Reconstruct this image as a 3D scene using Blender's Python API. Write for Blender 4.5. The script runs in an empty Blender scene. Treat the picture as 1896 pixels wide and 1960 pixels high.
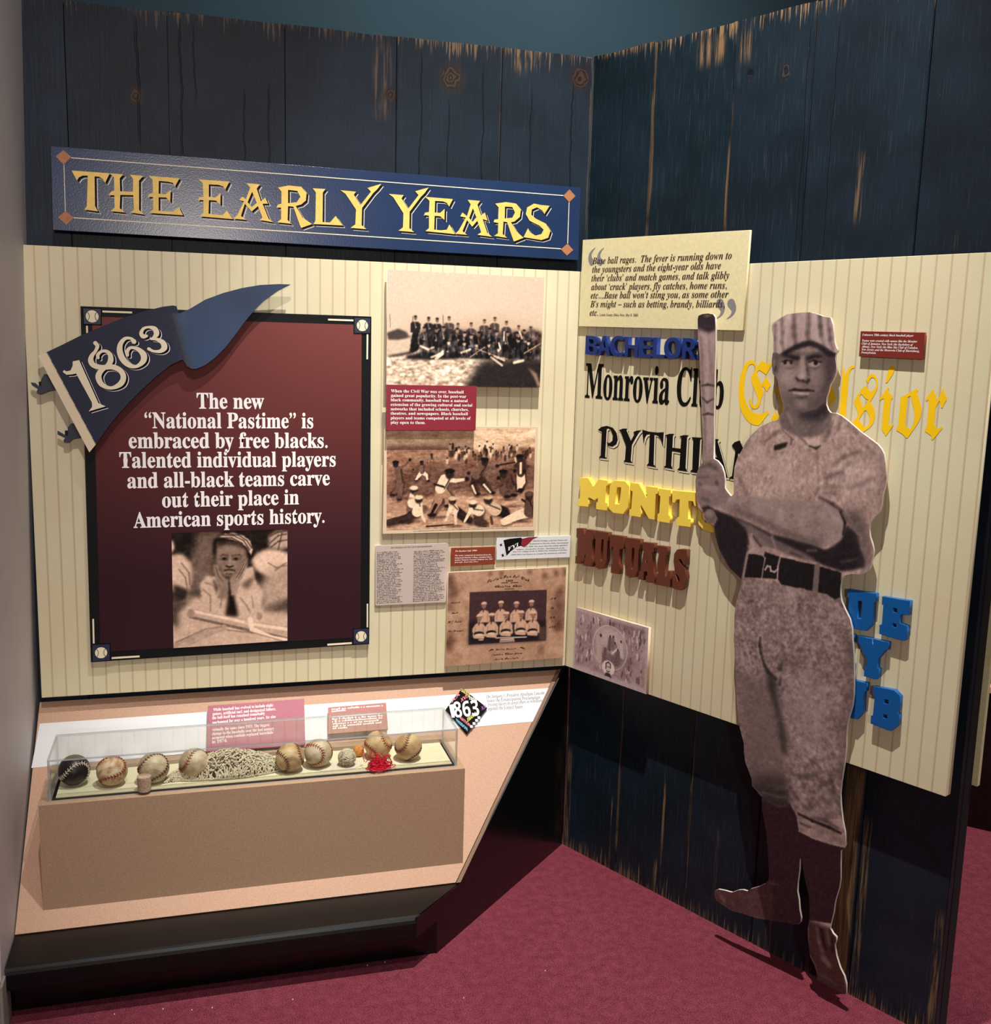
import bpy, bmesh, math, random
import numpy as np
from mathutils import Vector, Matrix
random.seed(7); rng = np.random.default_rng(7)
SC = bpy.context.scene; COL = SC.collection

# ------------------------------------------------------------------ camera, world, lights, exposure
cam = bpy.data.cameras.new('camera'); camo = bpy.data.objects.new('camera', cam); COL.objects.link(camo)
cam.sensor_fit = 'VERTICAL'; cam.sensor_height = 36.0; cam.lens = 36.418; cam.clip_start = .05; cam.clip_end = 60
camo.matrix_world = Matrix(((.962094, .017834, -.272135, -1.11455), (-.271400, .160611, -.948971, -2.98766),
                            (.026784, .986857, .159363, 1.60858), (0, 0, 0, 1)))
SC.camera = camo
SC.view_settings.view_transform = 'Standard'; SC.view_settings.look = 'None'
SC.view_settings.exposure = 0.0; SC.view_settings.gamma = 1.0; SC.view_settings.use_curve_mapping = False
wd = bpy.data.worlds.new('gallery_air'); SC.world = wd; wd.use_nodes = True
wd.node_tree.nodes['Background'].inputs[0].default_value = (.34, .36, .38, 1)
wd.node_tree.nodes['Background'].inputs[1].default_value = .17

def aim(o, to):
    o.rotation_euler = (Vector(to) - o.location).to_track_quat('-Z', 'Y').to_euler()
def spot(name, loc, to, watt, deg, blend, r, color):
    l = bpy.data.lights.new(name, 'SPOT'); l.energy = watt; l.spot_size = math.radians(deg); l.spot_blend = blend
    l.shadow_soft_size = r; l.color = color
    o = bpy.data.objects.new(name, l); COL.objects.link(o); o.location = loc; aim(o, to); return o
def area(name, loc, to, watt, sx, sy, color):
    l = bpy.data.lights.new(name, 'AREA'); l.shape = 'RECTANGLE'; l.size = sx; l.size_y = sy; l.energy = watt; l.color = color
    o = bpy.data.objects.new(name, l); COL.objects.link(o); o.location = loc; aim(o, to); return o
spot('track_spotlight', (-.44, -1.33, 4.45), (-.02, -.35, .85), 840, 50, .8, .016, (1, .965, .885))
spot('track_spotlight', (-1.05, -2.6, 4.3), (-1.2, -.1, 1.2), 235, 42, .9, .03, (1, .91, .86))
area('display_lamp', (-1.10, -6.2, 2.22), (-1.2, 0, 1.6), 64, .30, .22, (1, .88, .78))
area('soft_fill', (1.5, -4.5, 4.6), (.1, 0, 1.0), 16, 2.5, 2.5, (.95, .95, 1))  # unseen large area lamp, added as soft fill to lift the shadows
spot('track_spotlight', (2.3, -1.5, 4.4), (1.75, -.75, 0), 700, 42, .8, .03, (1, .95, .88))
spot('wall_washer', (.5, .30, 3.9), (.15, 2.0, 2.6), 120, 120, 1, .1, (.92, .97, 1))

# ------------------------------------------------------------------ frames (a wall, a deck) as local coordinate systems
PHI = 2.021352
dR = Vector((-math.cos(PHI), -math.sin(PHI), 0)); nR = Vector((dR.y, -dR.x, 0))
if nR.x > 0: nR = -nR
UP = Vector((0, 0, 1))
DBk = Vector((0, -.015, .60)); D0 = Vector((0, -.43, .153)); DY = (DBk - Vector((0, -.433, .152))).normalized()
class Frame:
    def __init__(s, o, X, Y, Z): s.o, s.X, s.Y, s.Z = Vector(o), Vector(X), Vector(Y), Vector(Z)
    def pt(s, u, v, w=0): return s.o + s.X*u + s.Y*v + s.Z*w
    def mat(s, u, v, w):
        p = s.pt(u, v, w)
        return Matrix(((s.X.x, s.Y.x, s.Z.x, p.x), (s.X.y, s.Y.y, s.Z.y, p.y), (s.X.z, s.Y.z, s.Z.z, p.z), (0, 0, 0, 1)))
LW = Frame((0, 0, 0), (1, 0, 0), UP, (0, -1, 0))
RW = Frame((0, 0, 0), dR, UP, nR)
DK = Frame(D0, (1, 0, 0), DY, Vector((1, 0, 0)).cross(DY))
FL = Frame((0, 0, 0), (1, 0, 0), (0, 1, 0), (0, 0, 1))

# ------------------------------------------------------------------ materials
def lin(c):
    return tuple((x/12.92 if x <= .04045 else ((x+.055)/1.055)**2.4) for x in (v/255 for v in c)) + (1,)
class NT:
    def __init__(s, name):
        s.m = bpy.data.materials.new(name); s.m.use_nodes = True; s.t = s.m.node_tree; s.b = s.t.nodes['Principled BSDF']
        s.out = s.t.nodes['Material Output']
    def n(s, typ, **kw):
        x = s.t.nodes.new(typ)
        for k, v in kw.items(): setattr(x, k, v)
        return x
    def l(s, a, b): s.t.links.new(a, b)
    def setin(s, x, i, v):
        if hasattr(v, 'is_output') or isinstance(v, bpy.types.NodeSocket): s.l(v, x.inputs[i])
        else: x.inputs[i].default_value = v
    def math(s, op, a, b=0.0, c=0.0, clamp=False):
        x = s.n('ShaderNodeMath', operation=op, use_clamp=clamp)
        for i, v in enumerate((a, b, c)): s.setin(x, i, v)
        return x.outputs[0]
    def mix(s, f, a, b):
        x = s.n('ShaderNodeMix', data_type='RGBA'); s.setin(x, 0, f); s.setin(x, 6, a); s.setin(x, 7, b); return x.outputs[2]
    def xyz(s):
        tc = s.n('ShaderNodeTexCoord'); sp = s.n('ShaderNodeSeparateXYZ'); s.l(tc.outputs['Object'], sp.inputs[0])
        return tc.outputs['Object'], sp.outputs
    def comb(s, a, b, c=0.0):
        x = s.n('ShaderNodeCombineXYZ')
        for i, v in enumerate((a, b, c)): s.setin(x, i, v)
        return x.outputs[0]
    def noise(s, vec, scale, detail=3, rough=.5, dist=0.0):
        x = s.n('ShaderNodeTexNoise'); s.l(vec, x.inputs['Vector']); x.inputs['Scale'].default_value = scale
        x.inputs['Detail'].default_value = detail; x.inputs['Roughness'].default_value = rough; x.inputs['Distortion'].default_value = dist
        return x.outputs[0]
    def scale(s, vec, sx, sy, sz=1, off=(0, 0, 0)):
        x = s.n('ShaderNodeMapping'); s.l(vec, x.inputs[0]); x.inputs[3].default_value = (sx, sy, sz); x.inputs[1].default_value = off
        return x.outputs[0]
    def ss(s, v, a, b):
        x = s.n('ShaderNodeMapRange', interpolation_type='SMOOTHSTEP'); s.setin(x, 0, v); x.inputs[1].default_value = a; x.inputs[2].default_value = b
        return x.outputs[0]
    def bump(s, h, st, d=.002):
        x = s.n('ShaderNodeBump'); s.setin(x, 'Height', h); x.inputs['Strength'].default_value = st; x.inputs['Distance'].default_value = d
        s.l(x.outputs[0], s.b.inputs['Normal'])
def mat(name, rgb, rough=.5, spec=.5, var=0, vscale=40, bump=0, bscale=300, coat=0, metal=0):
    t = NT(name); b = t.b; b.inputs['Base Color'].default_value = lin(rgb); b.inputs['Roughness'].default_value = rough
    b.inputs['Specular IOR Level'].default_value = spec; b.inputs['Coat Weight'].default_value = coat; b.inputs['Metallic'].default_value = metal
    o, _ = t.xyz()
    if var:
        f = t.noise(o, vscale, 4, .6); c = lin(rgb)
        t.l(t.mix(t.ss(f, .35, .65), tuple(x*(1-var) for x in c[:3])+(1,), tuple(min(1, x*(1+var)) for x in c[:3])+(1,)), b.inputs['Base Color'])
    if bump: t.bump(t.noise(o, bscale, 2), bump, .001)
    return t.m
M = {}
M['navy'] = mat('sign_navy_paint', (30, 50, 86), .25, .5, .06, 8, .15, 250)
M['navy_dark'] = mat('pennant_navy', (38, 42, 60), .5)
M['navy_sq'] = mat('corner_square_navy', (32, 42, 68), .5)
M['gold'] = mat('gold_paint', (236, 198, 104), .45, .5, .06, 60)
M['copper'] = mat('copper_paint', (168, 112, 76), .5, .4, .08, 90)
M['black'] = mat('black_paint', (7, 8, 12), .55, .25)
M['ink'] = mat('black_ink', (10, 8, 8), .8, .15)
M['brown_ink'] = mat('brown_ink', (58, 32, 28), .8, .15)
M['verse_ink'] = mat('faded_verse_ink', (104, 92, 88), .7)
M['grey_ink'] = mat('grey_ink', (132, 126, 128), .6)
M['white_ink'] = mat('white_ink', (250, 246, 246), .6)
M['cream_ink'] = mat('cream_ink', (236, 224, 196), .6)
M['white'] = mat('white_card', (222, 222, 226), .5)
M['edge_white'] = mat('cut_board_edge', (225, 215, 205), .6)
M['cream'] = mat('cream_card', (224, 212, 168), .55, .4, .04, 120)
M['maroon'] = mat('maroon_card', (136, 34, 50), .45)
M['magenta'] = mat('faded_magenta_card', (158, 72, 96), .5, .4, .04, 60)
M['rust'] = mat('rust_card', (134, 56, 30), .45)
M['rust2'] = mat('brick_red_card', (122, 40, 30), .45)
M['rose'] = mat('rose_brown_card', (158, 84, 72), .5)
M['blue'] = mat('royal_blue_paint', (20, 46, 112), .35)
M['skyblue'] = mat('bright_blue_paint', (4, 86, 156), .4)
M['yellow'] = mat('lemon_yellow_paint', (250, 218, 84), .4)
M['ylw_ink'] = mat('yolk_yellow_ink', (250, 200, 0), .5)
M['brown'] = mat('brown_paint', (98, 46, 30), .4)
M['mdf'] = mat('sandy_board', (192, 154, 130), .6, .3, .10, 350, .2, 600)
M['mdf_dark'] = mat('sandy_board_box', (172, 142, 116), .6, .3, .10, 300, .2, 600)
M['strip'] = mat('deck_edge_strip', (122, 88, 66), .5)
M['gloss_black'] = mat('satin_black_laminate', (9, 9, 10), .22, .5, 0, 40, .04, 60)
M['curb'] = mat('curb_black_laminate', (13, 12, 13), .36, .35, .1, 30)
M['pad'] = mat('cream_pad', (222, 216, 180), .6, .3, .03, 60)
M['grey_wall'] = mat('warm_grey_paint', (204, 200, 204), .55, .3, .05, 3, .1, 300)
M['base_grey'] = mat('grey_base', (150, 144, 134), .5)
M['teal'] = mat('teal_wall_paint', (62, 84, 94), .8, .2, .04, 2)
M['dark'] = mat('dark_backing', (8, 9, 12), .8)
M['plank_end'] = mat('plank_side', (22, 26, 34), .6)
M['poem'] = mat('poem_print', (196, 180, 172), .45)
M['print_cream'] = mat('print_margin', (222, 198, 170), .5)
M['rope'] = mat('cotton_yarn', (206, 194, 166), .8, .2, .18, 500, .4, 900)
M['core_dark'] = mat('string_core', (120, 106, 84), .9)
M['thread'] = mat('red_thread', (226, 16, 58), .5)
M['cork'] = mat('cork', (178, 154, 134), .8, .2, .25, 260, .5, 500)
M['pill'] = mat('rubber_cork_core', (196, 132, 66), .7, .3, .3, 220, .5, 400)
M['stitch_red'] = mat('faded_red_stitch', (140, 44, 32), .6)
M['stitch_brown'] = mat('brown_stitch', (92, 44, 34), .6)
M['stitch_white'] = mat('cream_stitch', (222, 208, 180), .6)
M['leather_black'] = mat('black_leather', (26, 22, 24), .4, .5, .1, 40, .2, 500)
def leather(name, c1, c2, sc):
    t = NT(name); o, _ = t.xyz(); f = t.noise(o, sc, 5, .62, 0)
    t.l(t.mix(t.ss(f, .38, .64), lin(c1), lin(c2)), t.b.inputs['Base Color']); t.b.inputs['Roughness'].default_value = .5
    t.bump(t.noise(o, 500, 2), .25, .001); return t.m
M['ball_a'] = leather('aged_leather_ochre', (204, 178, 132), (172, 134, 88), 22)
M['ball_b'] = leather('aged_leather_grey', (204, 188, 156), (170, 148, 116), 24)
M['ball_c'] = leather('aged_leather_spotted', (218, 196, 158), (178, 134, 94), 60)
def print_mat():
    t = NT('flat_print'); a = t.n('ShaderNodeAttribute', attribute_name='Col'); t.l(a.outputs[0], t.b.inputs['Base Color'])
    t.b.inputs['Roughness'].default_value = .6; t.b.inputs['Specular IOR Level'].default_value = .2; return t.m
M['print'] = print_mat()
def acrylic(name, haze, tint):
    t = NT(name); tr = t.n('ShaderNodeBsdfTransparent'); tr.inputs[0].default_value = tint
    gl = t.n('ShaderNodeBsdfGlossy'); gl.inputs['Roughness'].default_value = .03; gl.inputs[0].default_value = (1, 1, 1, 1)
    fr = t.n('ShaderNodeLayerWeight'); fr.inputs[0].default_value = .5
    mx = t.n('ShaderNodeMixShader'); t.l(t.math('ADD', t.math('MULTIPLY', t.math('POWER', fr.outputs['Facing'], 4.0), .55), .035), mx.inputs[0]); t.l(tr.outputs[0], mx.inputs[1]); t.l(gl.outputs[0], mx.inputs[2])
    t.l(mx.outputs[0], t.out.inputs[0]); return t.m
M['acrylic'] = acrylic('clear_acrylic', 0.0, (.97, .98, .98, 1))
def edge_acrylic():
    t = NT('polished_acrylic_edge'); tr = t.n('ShaderNodeBsdfTransparent'); tr.inputs[0].default_value = (.70, .73, .74, 1)
    df = t.n('ShaderNodeBsdfDiffuse'); df.inputs[0].default_value = (.62, .64, .66, 1)
    mx = t.n('ShaderNodeMixShader'); mx.inputs[0].default_value = .45; t.l(tr.outputs[0], mx.inputs[1]); t.l(df.outputs[0], mx.inputs[2]); t.l(mx.outputs[0], t.out.inputs[0]); return t.m
M['acrylic_edge'] = edge_acrylic()
def stripes_mat(name, x0, pitch):
    t = NT(name); o, s = t.xyz(); x = s[0]
    ph = t.math('FRACT', t.math('DIVIDE', t.math('ADD', x, 10*pitch - x0 + pitch/2), pitch))
    d = t.math('ABSOLUTE', t.math('SUBTRACT', ph, .5)); line = t.math('SUBTRACT', 1.0, t.ss(d, .045, .085))
    side = t.math('MULTIPLY', t.ss(ph, .30, .48), t.math('LESS_THAN', ph, .5))
    grain = t.noise(o, 700, 2); mott = t.noise(o, 5, 3)
    base = t.mix(t.ss(mott, .3, .7), lin((220, 213, 180)), lin((218, 206, 172)))
    base = t.mix(t.math('MULTIPLY', side, .25), base, lin((204, 204, 170)))
    c = t.mix(t.math('MULTIPLY', line, .62), base, lin((188, 158, 134)))
    c = t.mix(t.math('MULTIPLY', t.ss(grain, .35, .75), .10), c, lin((160, 146, 110)))
    t.l(c, t.b.inputs['Base Color']); t.b.inputs['Roughness'].default_value = .55; t.b.inputs['Specular IOR Level'].default_value = .35
    t.bump(grain, .08, .001); return t.m
def carpet_mat():
    t = NT('burgundy_carpet_pile'); o, s = t.xyz(); a = t.noise(o, 330, 4, .8); b = t.noise(o, 38, 3, .6); c = t.noise(o, 3, 2)
    f = t.math('ADD', t.math('MULTIPLY', a, .84), t.math('MULTIPLY', b, .16))
    col = t.mix(t.ss(f, .36, .64), lin((72, 20, 36)), lin((168, 82, 98)))
    col = t.mix(t.math('MULTIPLY', t.ss(c, .3, .7), .25), col, lin((122, 44, 58)))
    t.l(col, t.b.inputs['Base Color']); t.b.inputs['Roughness'].default_value = .95; t.b.inputs['Specular IOR Level'].default_value = .1
    t.bump(f, .9, .004); return t.m
M['carpet'] = carpet_mat()
def plank_mat(name, seed, w, base, wear_l=0, wear_r=0, top=.5, bot=0, streak=.3, knots=(), cracks=(), bands=()):
    """painted weathered board; local x across (0..w), y up in metres"""
    t = NT(name); o, s = t.xyz(); x, y = s[0], s[1]
    ov = t.n('ShaderNodeVectorMath', operation='ADD'); t.l(o, ov.inputs[0]); ov.inputs[1].default_value = (seed*3.7, seed*1.9, seed); ov = ov.outputs[0]
    grain = t.noise(t.scale(ov, 1, .035), 160, 4, .65); wide = t.noise(t.scale(ov, 1, .06), 26, 3, .6); blot = t.noise(ov, 5, 3, .6)
    fine = t.noise(t.scale(ov, 1, .02), 420, 3, .6)
    b = tuple(lin(base)[:3])
    col = t.mix(t.ss(blot, .3, .7), tuple(v*.78 for v in b)+(1,), tuple(v*1.25 for v in b)+(1,))
    col = t.mix(t.math('MULTIPLY', t.ss(fine, .56, .74), streak), col, lin((66, 76, 84)))
    wobx = t.math('ADD', x, t.math('MULTIPLY', t.math('SUBTRACT', wide, .5), .014))
    masks = []
    if top:
        e = t.math('ADD', y, t.math('ADD', t.math('MULTIPLY', t.math('SUBTRACT', grain, .5), .30), t.math('MULTIPLY', t.math('SUBTRACT', blot, .5), .12)))
        masks.append(t.math('MULTIPLY', t.ss(e, 2.428, 2.462), top))
    if bot:
        e = t.math('SUBTRACT', y, t.math('MULTIPLY', t.math('SUBTRACT', grain, .5), .34))
        masks.append(t.math('MULTIPLY', t.math('SUBTRACT', 1.0, t.ss(e, -.035, .02)), bot*.8))
    if wear_l:
        e = t.math('ADD', x, t.math('MULTIPLY', t.math('SUBTRACT', wide, .5), .03)); masks.append(t.math('MULTIPLY', t.math('SUBTRACT', 1.0, t.ss(e, .000, .0045)), t.math('MULTIPLY', t.ss(blot, .36, .5), wear_l*.85)))
    if wear_r:
        e = t.math('SUBTRACT', w, t.math('ADD', x, t.math('MULTIPLY', t.math('SUBTRACT', wide, .5), .03))); masks.append(t.math('MULTIPLY', t.math('SUBTRACT', 1.0, t.ss(e, .000, .0045)), t.math('MULTIPLY', t.ss(blot, .36, .5), wear_r*.85)))
    for (bx, bw, y0, y1, amt) in bands:       # bare vertical patches
        d = t.math('ABSOLUTE', t.math('SUBTRACT', wobx, bx)); m1 = t.math('SUBTRACT', 1.0, t.ss(d, bw*.6, bw))
        m2 = t.math('MULTIPLY', t.ss(y, y0, y0+.05), t.math('SUBTRACT', 1.0, t.ss(y, y1-.05, y1)))
        masks.append(t.math('MULTIPLY', t.math('MULTIPLY', m1, m2), t.math('MULTIPLY', t.ss(grain, .42, .60) if amt < 1 else t.ss(grain, .22, .40), amt*.85)))
    if masks:
        m = masks[0]
        for k in masks[1:]: m = t.math('MAXIMUM', m, k)
        wood = t.mix(t.ss(grain, .35, .65), lin((84, 62, 42)), lin((138, 108, 76)))
        col = t.mix(m, col, wood)
    dark = None
    for (cx, y0, y1, wd_) in cracks:
        cx2 = t.math('ADD', x, t.math('MULTIPLY', t.math('SUBTRACT', t.noise(t.scale(ov, .2, 1), 9, 4, .6), .5), .022))
        d = t.math('ABSOLUTE', t.math('SUBTRACT', cx2, cx))
        k = t.math('MULTIPLY', t.math('SUBTRACT', 1.0, t.ss(d, wd_*.4, wd_)), t.math('MULTIPLY', t.ss(y, y0, y0+.06), t.math('SUBTRACT', 1.0, t.ss(y, y1-.06, y1))))
        dark = k if dark is None else t.math('MAXIMUM', dark, k)
    if dark is not None: col = t.mix(t.math('MULTIPLY', dark, .8), col, (.003, .004, .006, 1))
    for (kx, ky, kr, kc) in knots:
        v = t.n('ShaderNodeVectorMath', operation='DISTANCE'); t.l(t.comb(t.math('ADD', x, t.math('MULTIPLY', t.math('SUBTRACT', blot, .5), .02)), t.math('MULTIPLY', y, .85)), v.inputs[0]); v.inputs[1].default_value = (kx, ky*.85, 0)
        d = v.outputs['Value']; halo = t.math('SUBTRACT', 1.0, t.ss(d, kr*.9, kr*1.5)); core = t.math('SUBTRACT', 1.0, t.ss(d, kr*.75, kr*.8))
        rings = t.math('SINE', t.math('ADD', t.math('MULTIPLY', d, 620), t.math('MULTIPLY', t.noise(ov, 45, 3), 16)))
        kc_ = t.mix(t.ss(rings, -.6, .8), tuple(v_*.18 for v_ in lin(kc)[:3])+(1,), tuple(v_*.6 for v_ in lin(kc)[:3])+(1,))
        col = t.mix(t.math('MULTIPLY', halo, t.math('MULTIPLY', t.ss(grain, .35, .65), .8)), col, tuple(v_*.30 for v_ in lin(kc)[:3])+(1,))
        col = t.mix(core, col, kc_)
    vo = t.n('ShaderNodeTexVoronoi'); t.l(ov, vo.inputs['Vector']); vo.inputs['Scale'].default_value = 11
    sp = t.n('ShaderNodeSeparateXYZ'); t.l(vo.outputs['Color'], sp.inputs[0])
    chip = t.math('MULTIPLY', t.math('SUBTRACT', 1.0, t.ss(vo.outputs['Distance'], .012, .020)), t.math('GREATER_THAN', sp.outputs[0], .62))
    col = t.mix(t.math('MULTIPLY', chip, min(1, streak*1.6)), col, lin((170, 176, 178)))
    t.l(col, t.b.inputs['Base Color']); t.b.inputs['Roughness'].default_value = .45; t.b.inputs['Specular IOR Level'].default_value = .22
    h = t.math('ADD', t.math('MULTIPLY', grain, .7), t.math('MULTIPLY', wide, .5))
    if dark is not None: h = t.math('SUBTRACT', h, dark)
    t.bump(h, .55, .002); return t.m

# ------------------------------------------------------------------ object helpers
def tag(o, label=None, cat=None, group=None, kind=None):
    if label: o['label'] = label
    if cat: o['category'] = cat
    if group: o['group'] = group
    if kind: o['kind'] = kind
    return o
def root(name, label, cat, M4=None, group=None, kind=None):
    o = bpy.data.objects.new(name, None); COL.objects.link(o); o.empty_display_size = .05
    if M4 is not None: o.matrix_world = M4
    o['_o'] = 0; del o['_o']
    return tag(o, label, cat, group, kind)
def add(name, me, m=None, parent=None, label=None):
    o = bpy.data.objects.new(name, me); COL.objects.link(o)
    if parent: o.parent = parent
    if m is not None:
        me.materials.clear(); me.materials.append(M[m] if isinstance(m, str) else m)
    if label: o['label'] = label
    return o
def mesh(name, v, f, smooth=False):
    me = bpy.data.meshes.new(name); me.from_pydata([tuple(p) for p in v], [], f); me.update()
    if smooth: me.polygons.foreach_set('use_smooth', [True]*len(me.polygons))
    return me
def box_bm(bm, x0, x1, y0, y1, z0, z1):
    vs = [bm.verts.new(p) for p in ((x0,y0,z0),(x1,y0,z0),(x1,y1,z0),(x0,y1,z0),(x0,y0,z1),(x1,y0,z1),(x1,y1,z1),(x0,y1,z1))]
    for q in ((3,2,1,0),(4,5,6,7),(0,1,5,4),(1,2,6,5),(2,3,7,6),(3,0,4,7)): bm.faces.new([vs[i] for i in q])
def box(name, dims, m, parent=None, bev=0, label=None):
    bm = bmesh.new(); box_bm(bm, *dims)
    if bev: bmesh.ops.bevel(bm, geom=bm.edges[:], offset=bev, segments=2, affect='EDGES')
    me = bpy.data.meshes.new(name); bm.to_mesh(me); bm.free()
    return add(name, me, m, parent, label)
def shape_mesh(name, loops, z0, z1, bev=0, org=(0, 0)):
    """closed loops (first outer, others holes) as a plate between z0 and z1"""
    c = bpy.data.curves.new('tmp', 'CURVE'); c.dimensions = '2D'; c.fill_mode = 'BOTH'
    c.extrude = max(0, (z1-z0)/2 - bev); c.bevel_depth = bev; c.bevel_resolution = 1; c.offset = -bev
    for lp in loops:
        s = c.splines.new('POLY'); s.points.add(len(lp)-1)
        for i, p in enumerate(lp): s.points[i].co = (p[0]-org[0], p[1]-org[1], 0, 1)
        s.use_cyclic_u = True
    o = bpy.data.objects.new('tmp', c); me = bpy.data.meshes.new_from_object(o)
    bpy.data.objects.remove(o); bpy.data.curves.remove(c)
    me.name = name; me.transform(Matrix.Translation((0, 0, (z0+z1)/2))); me.update(); return me
def plate(name, fr_root, loops, z0, z1, m, bev=0, org=(0, 0), label=None):
    if isinstance(loops[0], tuple): loops = [loops]
    return add(name, shape_mesh(name, loops, z0, z1, bev, org), m, fr_root, label)
def flat_mesh(name, loops_list, z, org=(0, 0)):
    """many separate simple polygons, flat, as one mesh"""
    v, f = [], []
    for lp in loops_list:
        k = len(v); v += [(p[0]-org[0], p[1]-org[1], z) for p in lp]; f.append(list(range(k, k+len(lp))))
    me = mesh(name, v, f); return me
def join(name, mats_meshes):
    """[(mesh, material key)] -> one mesh with several materials"""
    bm = bmesh.new(); out = bpy.data.meshes.new(name); keys = []
    for me, k in mats_meshes:
        if k not in keys: keys.append(k)
        n0 = len(bm.faces); bm.from_mesh(me); bm.faces.ensure_lookup_table()
        for fc in bm.faces[n0:]: fc.material_index = keys.index(k)
    bm.to_mesh(out); bm.free()
    for k in keys: out.materials.append(M[k])
    return out
def addj(name, mats_meshes, parent, label=None):
    o = bpy.data.objects.new(name, join(name, mats_meshes)); COL.objects.link(o); o.parent = parent
    if label: o['label'] = label
    return o
def shift(loops, dx, dy): return [[(p[0]+dx, p[1]+dy) for p in lp] for lp in loops]
def ribbon(pts, sub=6):
    """calligraphic stroke through (x, y, radius) points -> polygon"""
    P = [pts[0]] + list(pts) + [pts[-1]]; q = []
    for i in range(1, len(P)-2):
        for k in range(sub):
            t = k/sub; a, b, c, d = P[i-1], P[i], P[i+1], P[i+2]
            q.append(tuple(.5*((2*b[j]) + (-a[j]+c[j])*t + (2*a[j]-5*b[j]+4*c[j]-d[j])*t*t + (-a[j]+3*b[j]-3*c[j]+d[j])*t**3) for j in range(3)))
    q.append(tuple(pts[-1])); L_, R_ = [], []
    for i, p in enumerate(q):
        a, b = q[max(0, i-1)], q[min(len(q)-1, i+1)]; dx, dy = b[0]-a[0], b[1]-a[1]; n = math.hypot(dx, dy) or 1
        L_.append((p[0]-dy/n*p[2], p[1]+dx/n*p[2])); R_.append((p[0]+dy/n*p[2], p[1]-dx/n*p[2]))
    v = []; f = []
    for a, b in zip(L_, R_): v += [a, b]
    for i in range(len(q)-1): f.append((2*i, 2*i+1, 2*i+3, 2*i+2))
    for p in (q[0], q[-1]):
        k = len(v); v += [(p[0]+p[2]*math.cos(a*math.pi/6), p[1]+p[2]*math.sin(a*math.pi/6)) for a in range(12)]; f.append(list(range(k, k+12)))
    return v, f
def strokes(name, lst, z, org=(0, 0), dx=0, dy=0):
    v, f = [], []
    for s in lst:
        a, b = ribbon(s); k = len(v); n = len(a)
        for g in b:                      # every quad a hair above the last, so crossing strokes never lie in one plane
            k = len(v); pp = [a[i] for i in g]; ar = sum(pp[i][0]*pp[(i+1) % len(pp)][1]-pp[(i+1) % len(pp)][0]*pp[i][1] for i in range(len(pp)))
            if ar < 0: pp.reverse()
            v += [(p[0]-org[0]+dx, p[1]-org[1]+dy, z + len(f)*2.5e-6) for p in pp]; f.append(list(range(k, k+len(pp))))
    return mesh(name, v, f)

# ------------------------------------------------------------------ text
def alpha(s, up, lo, dg=None, special={}):
    out = ''
    for ch in s:
        if ch in special: out += special[ch]
        elif 'A' <= ch <= 'Z': out += chr(up + ord(ch)-65)
        elif 'a' <= ch <= 'z': out += chr(lo + ord(ch)-97)
        elif dg and '0' <= ch <= '9': out += chr(dg + ord(ch)-48)
        else: out += ch
    return out
def TB(s): return alpha(s, 0x1D400, 0x1D41A, 0x1D7CE)
def TI(s): return alpha(s, 0x1D468, 0x1D482, 0x1D7CE)
def TL(s): return alpha(s, 0x1D434, 0x1D44E, None, {'h': '\u210E'})
def TF(s): return alpha(s, 0x1D56C, 0x1D586)
def TS(s): return alpha(s, 0x1D5D4, 0x1D5EE, 0x1D7EC)
def TC(s): return alpha(s, 0x1D4D0, 0x1D4EA, 0x1D7CE)
FONT0 = None
def text_me(s, res=3, extrude=0, bev=0, off=0):
    c = bpy.data.curves.new('tmp', 'FONT'); c.body = s; c.resolution_u = res; c.extrude = extrude; c.bevel_depth = bev; c.bevel_resolution = 1; c.offset = off
    o = bpy.data.objects.new('tmp', c); me = bpy.data.meshes.new_from_object(o)
    bpy.data.objects.remove(o); bpy.data.curves.remove(c); return me
CAPS = {}
def cap_of(fn):
    if fn not in CAPS:
        me = text_me(fn('H' if fn is not TF else 'I'), 2); a = np.empty(len(me.vertices)*3); me.vertices.foreach_get('co', a)
        CAPS[fn] = a.reshape(-1, 3)[:, 1].max(); bpy.data.meshes.remove(me)
    return CAPS[fn]
def text_on(s, fn, p0, p1, cap, z, org=(0, 0), upv=(0, 1), res=3, ext=0, bev=0, off=0, fitx=True):
    """lettering with its baseline from p0 to p1 and capitals `cap` tall, in the plane of the board"""
    me = text_me(fn(s), res, ext, bev, off); n = len(me.vertices); a = np.empty(n*3); me.vertices.foreach_get('co', a); a = a.reshape(-1, 3)
    x0, x1 = a[:, 0].min(), a[:, 0].max(); sx = 1/(x1-x0); sy = cap/cap_of(fn)
    d = (p1[0]-p0[0], p1[1]-p0[1]); X = (a[:, 0]-x0)*sx; Y = a[:, 1]*sy
    b = np.stack([p0[0]+X*d[0]+Y*upv[0]-org[0], p0[1]+X*d[1]+Y*upv[1]-org[1], z + a[:, 2]], 1)
    me.vertices.foreach_set('co', b.ravel()); me.update(); return me
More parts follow.
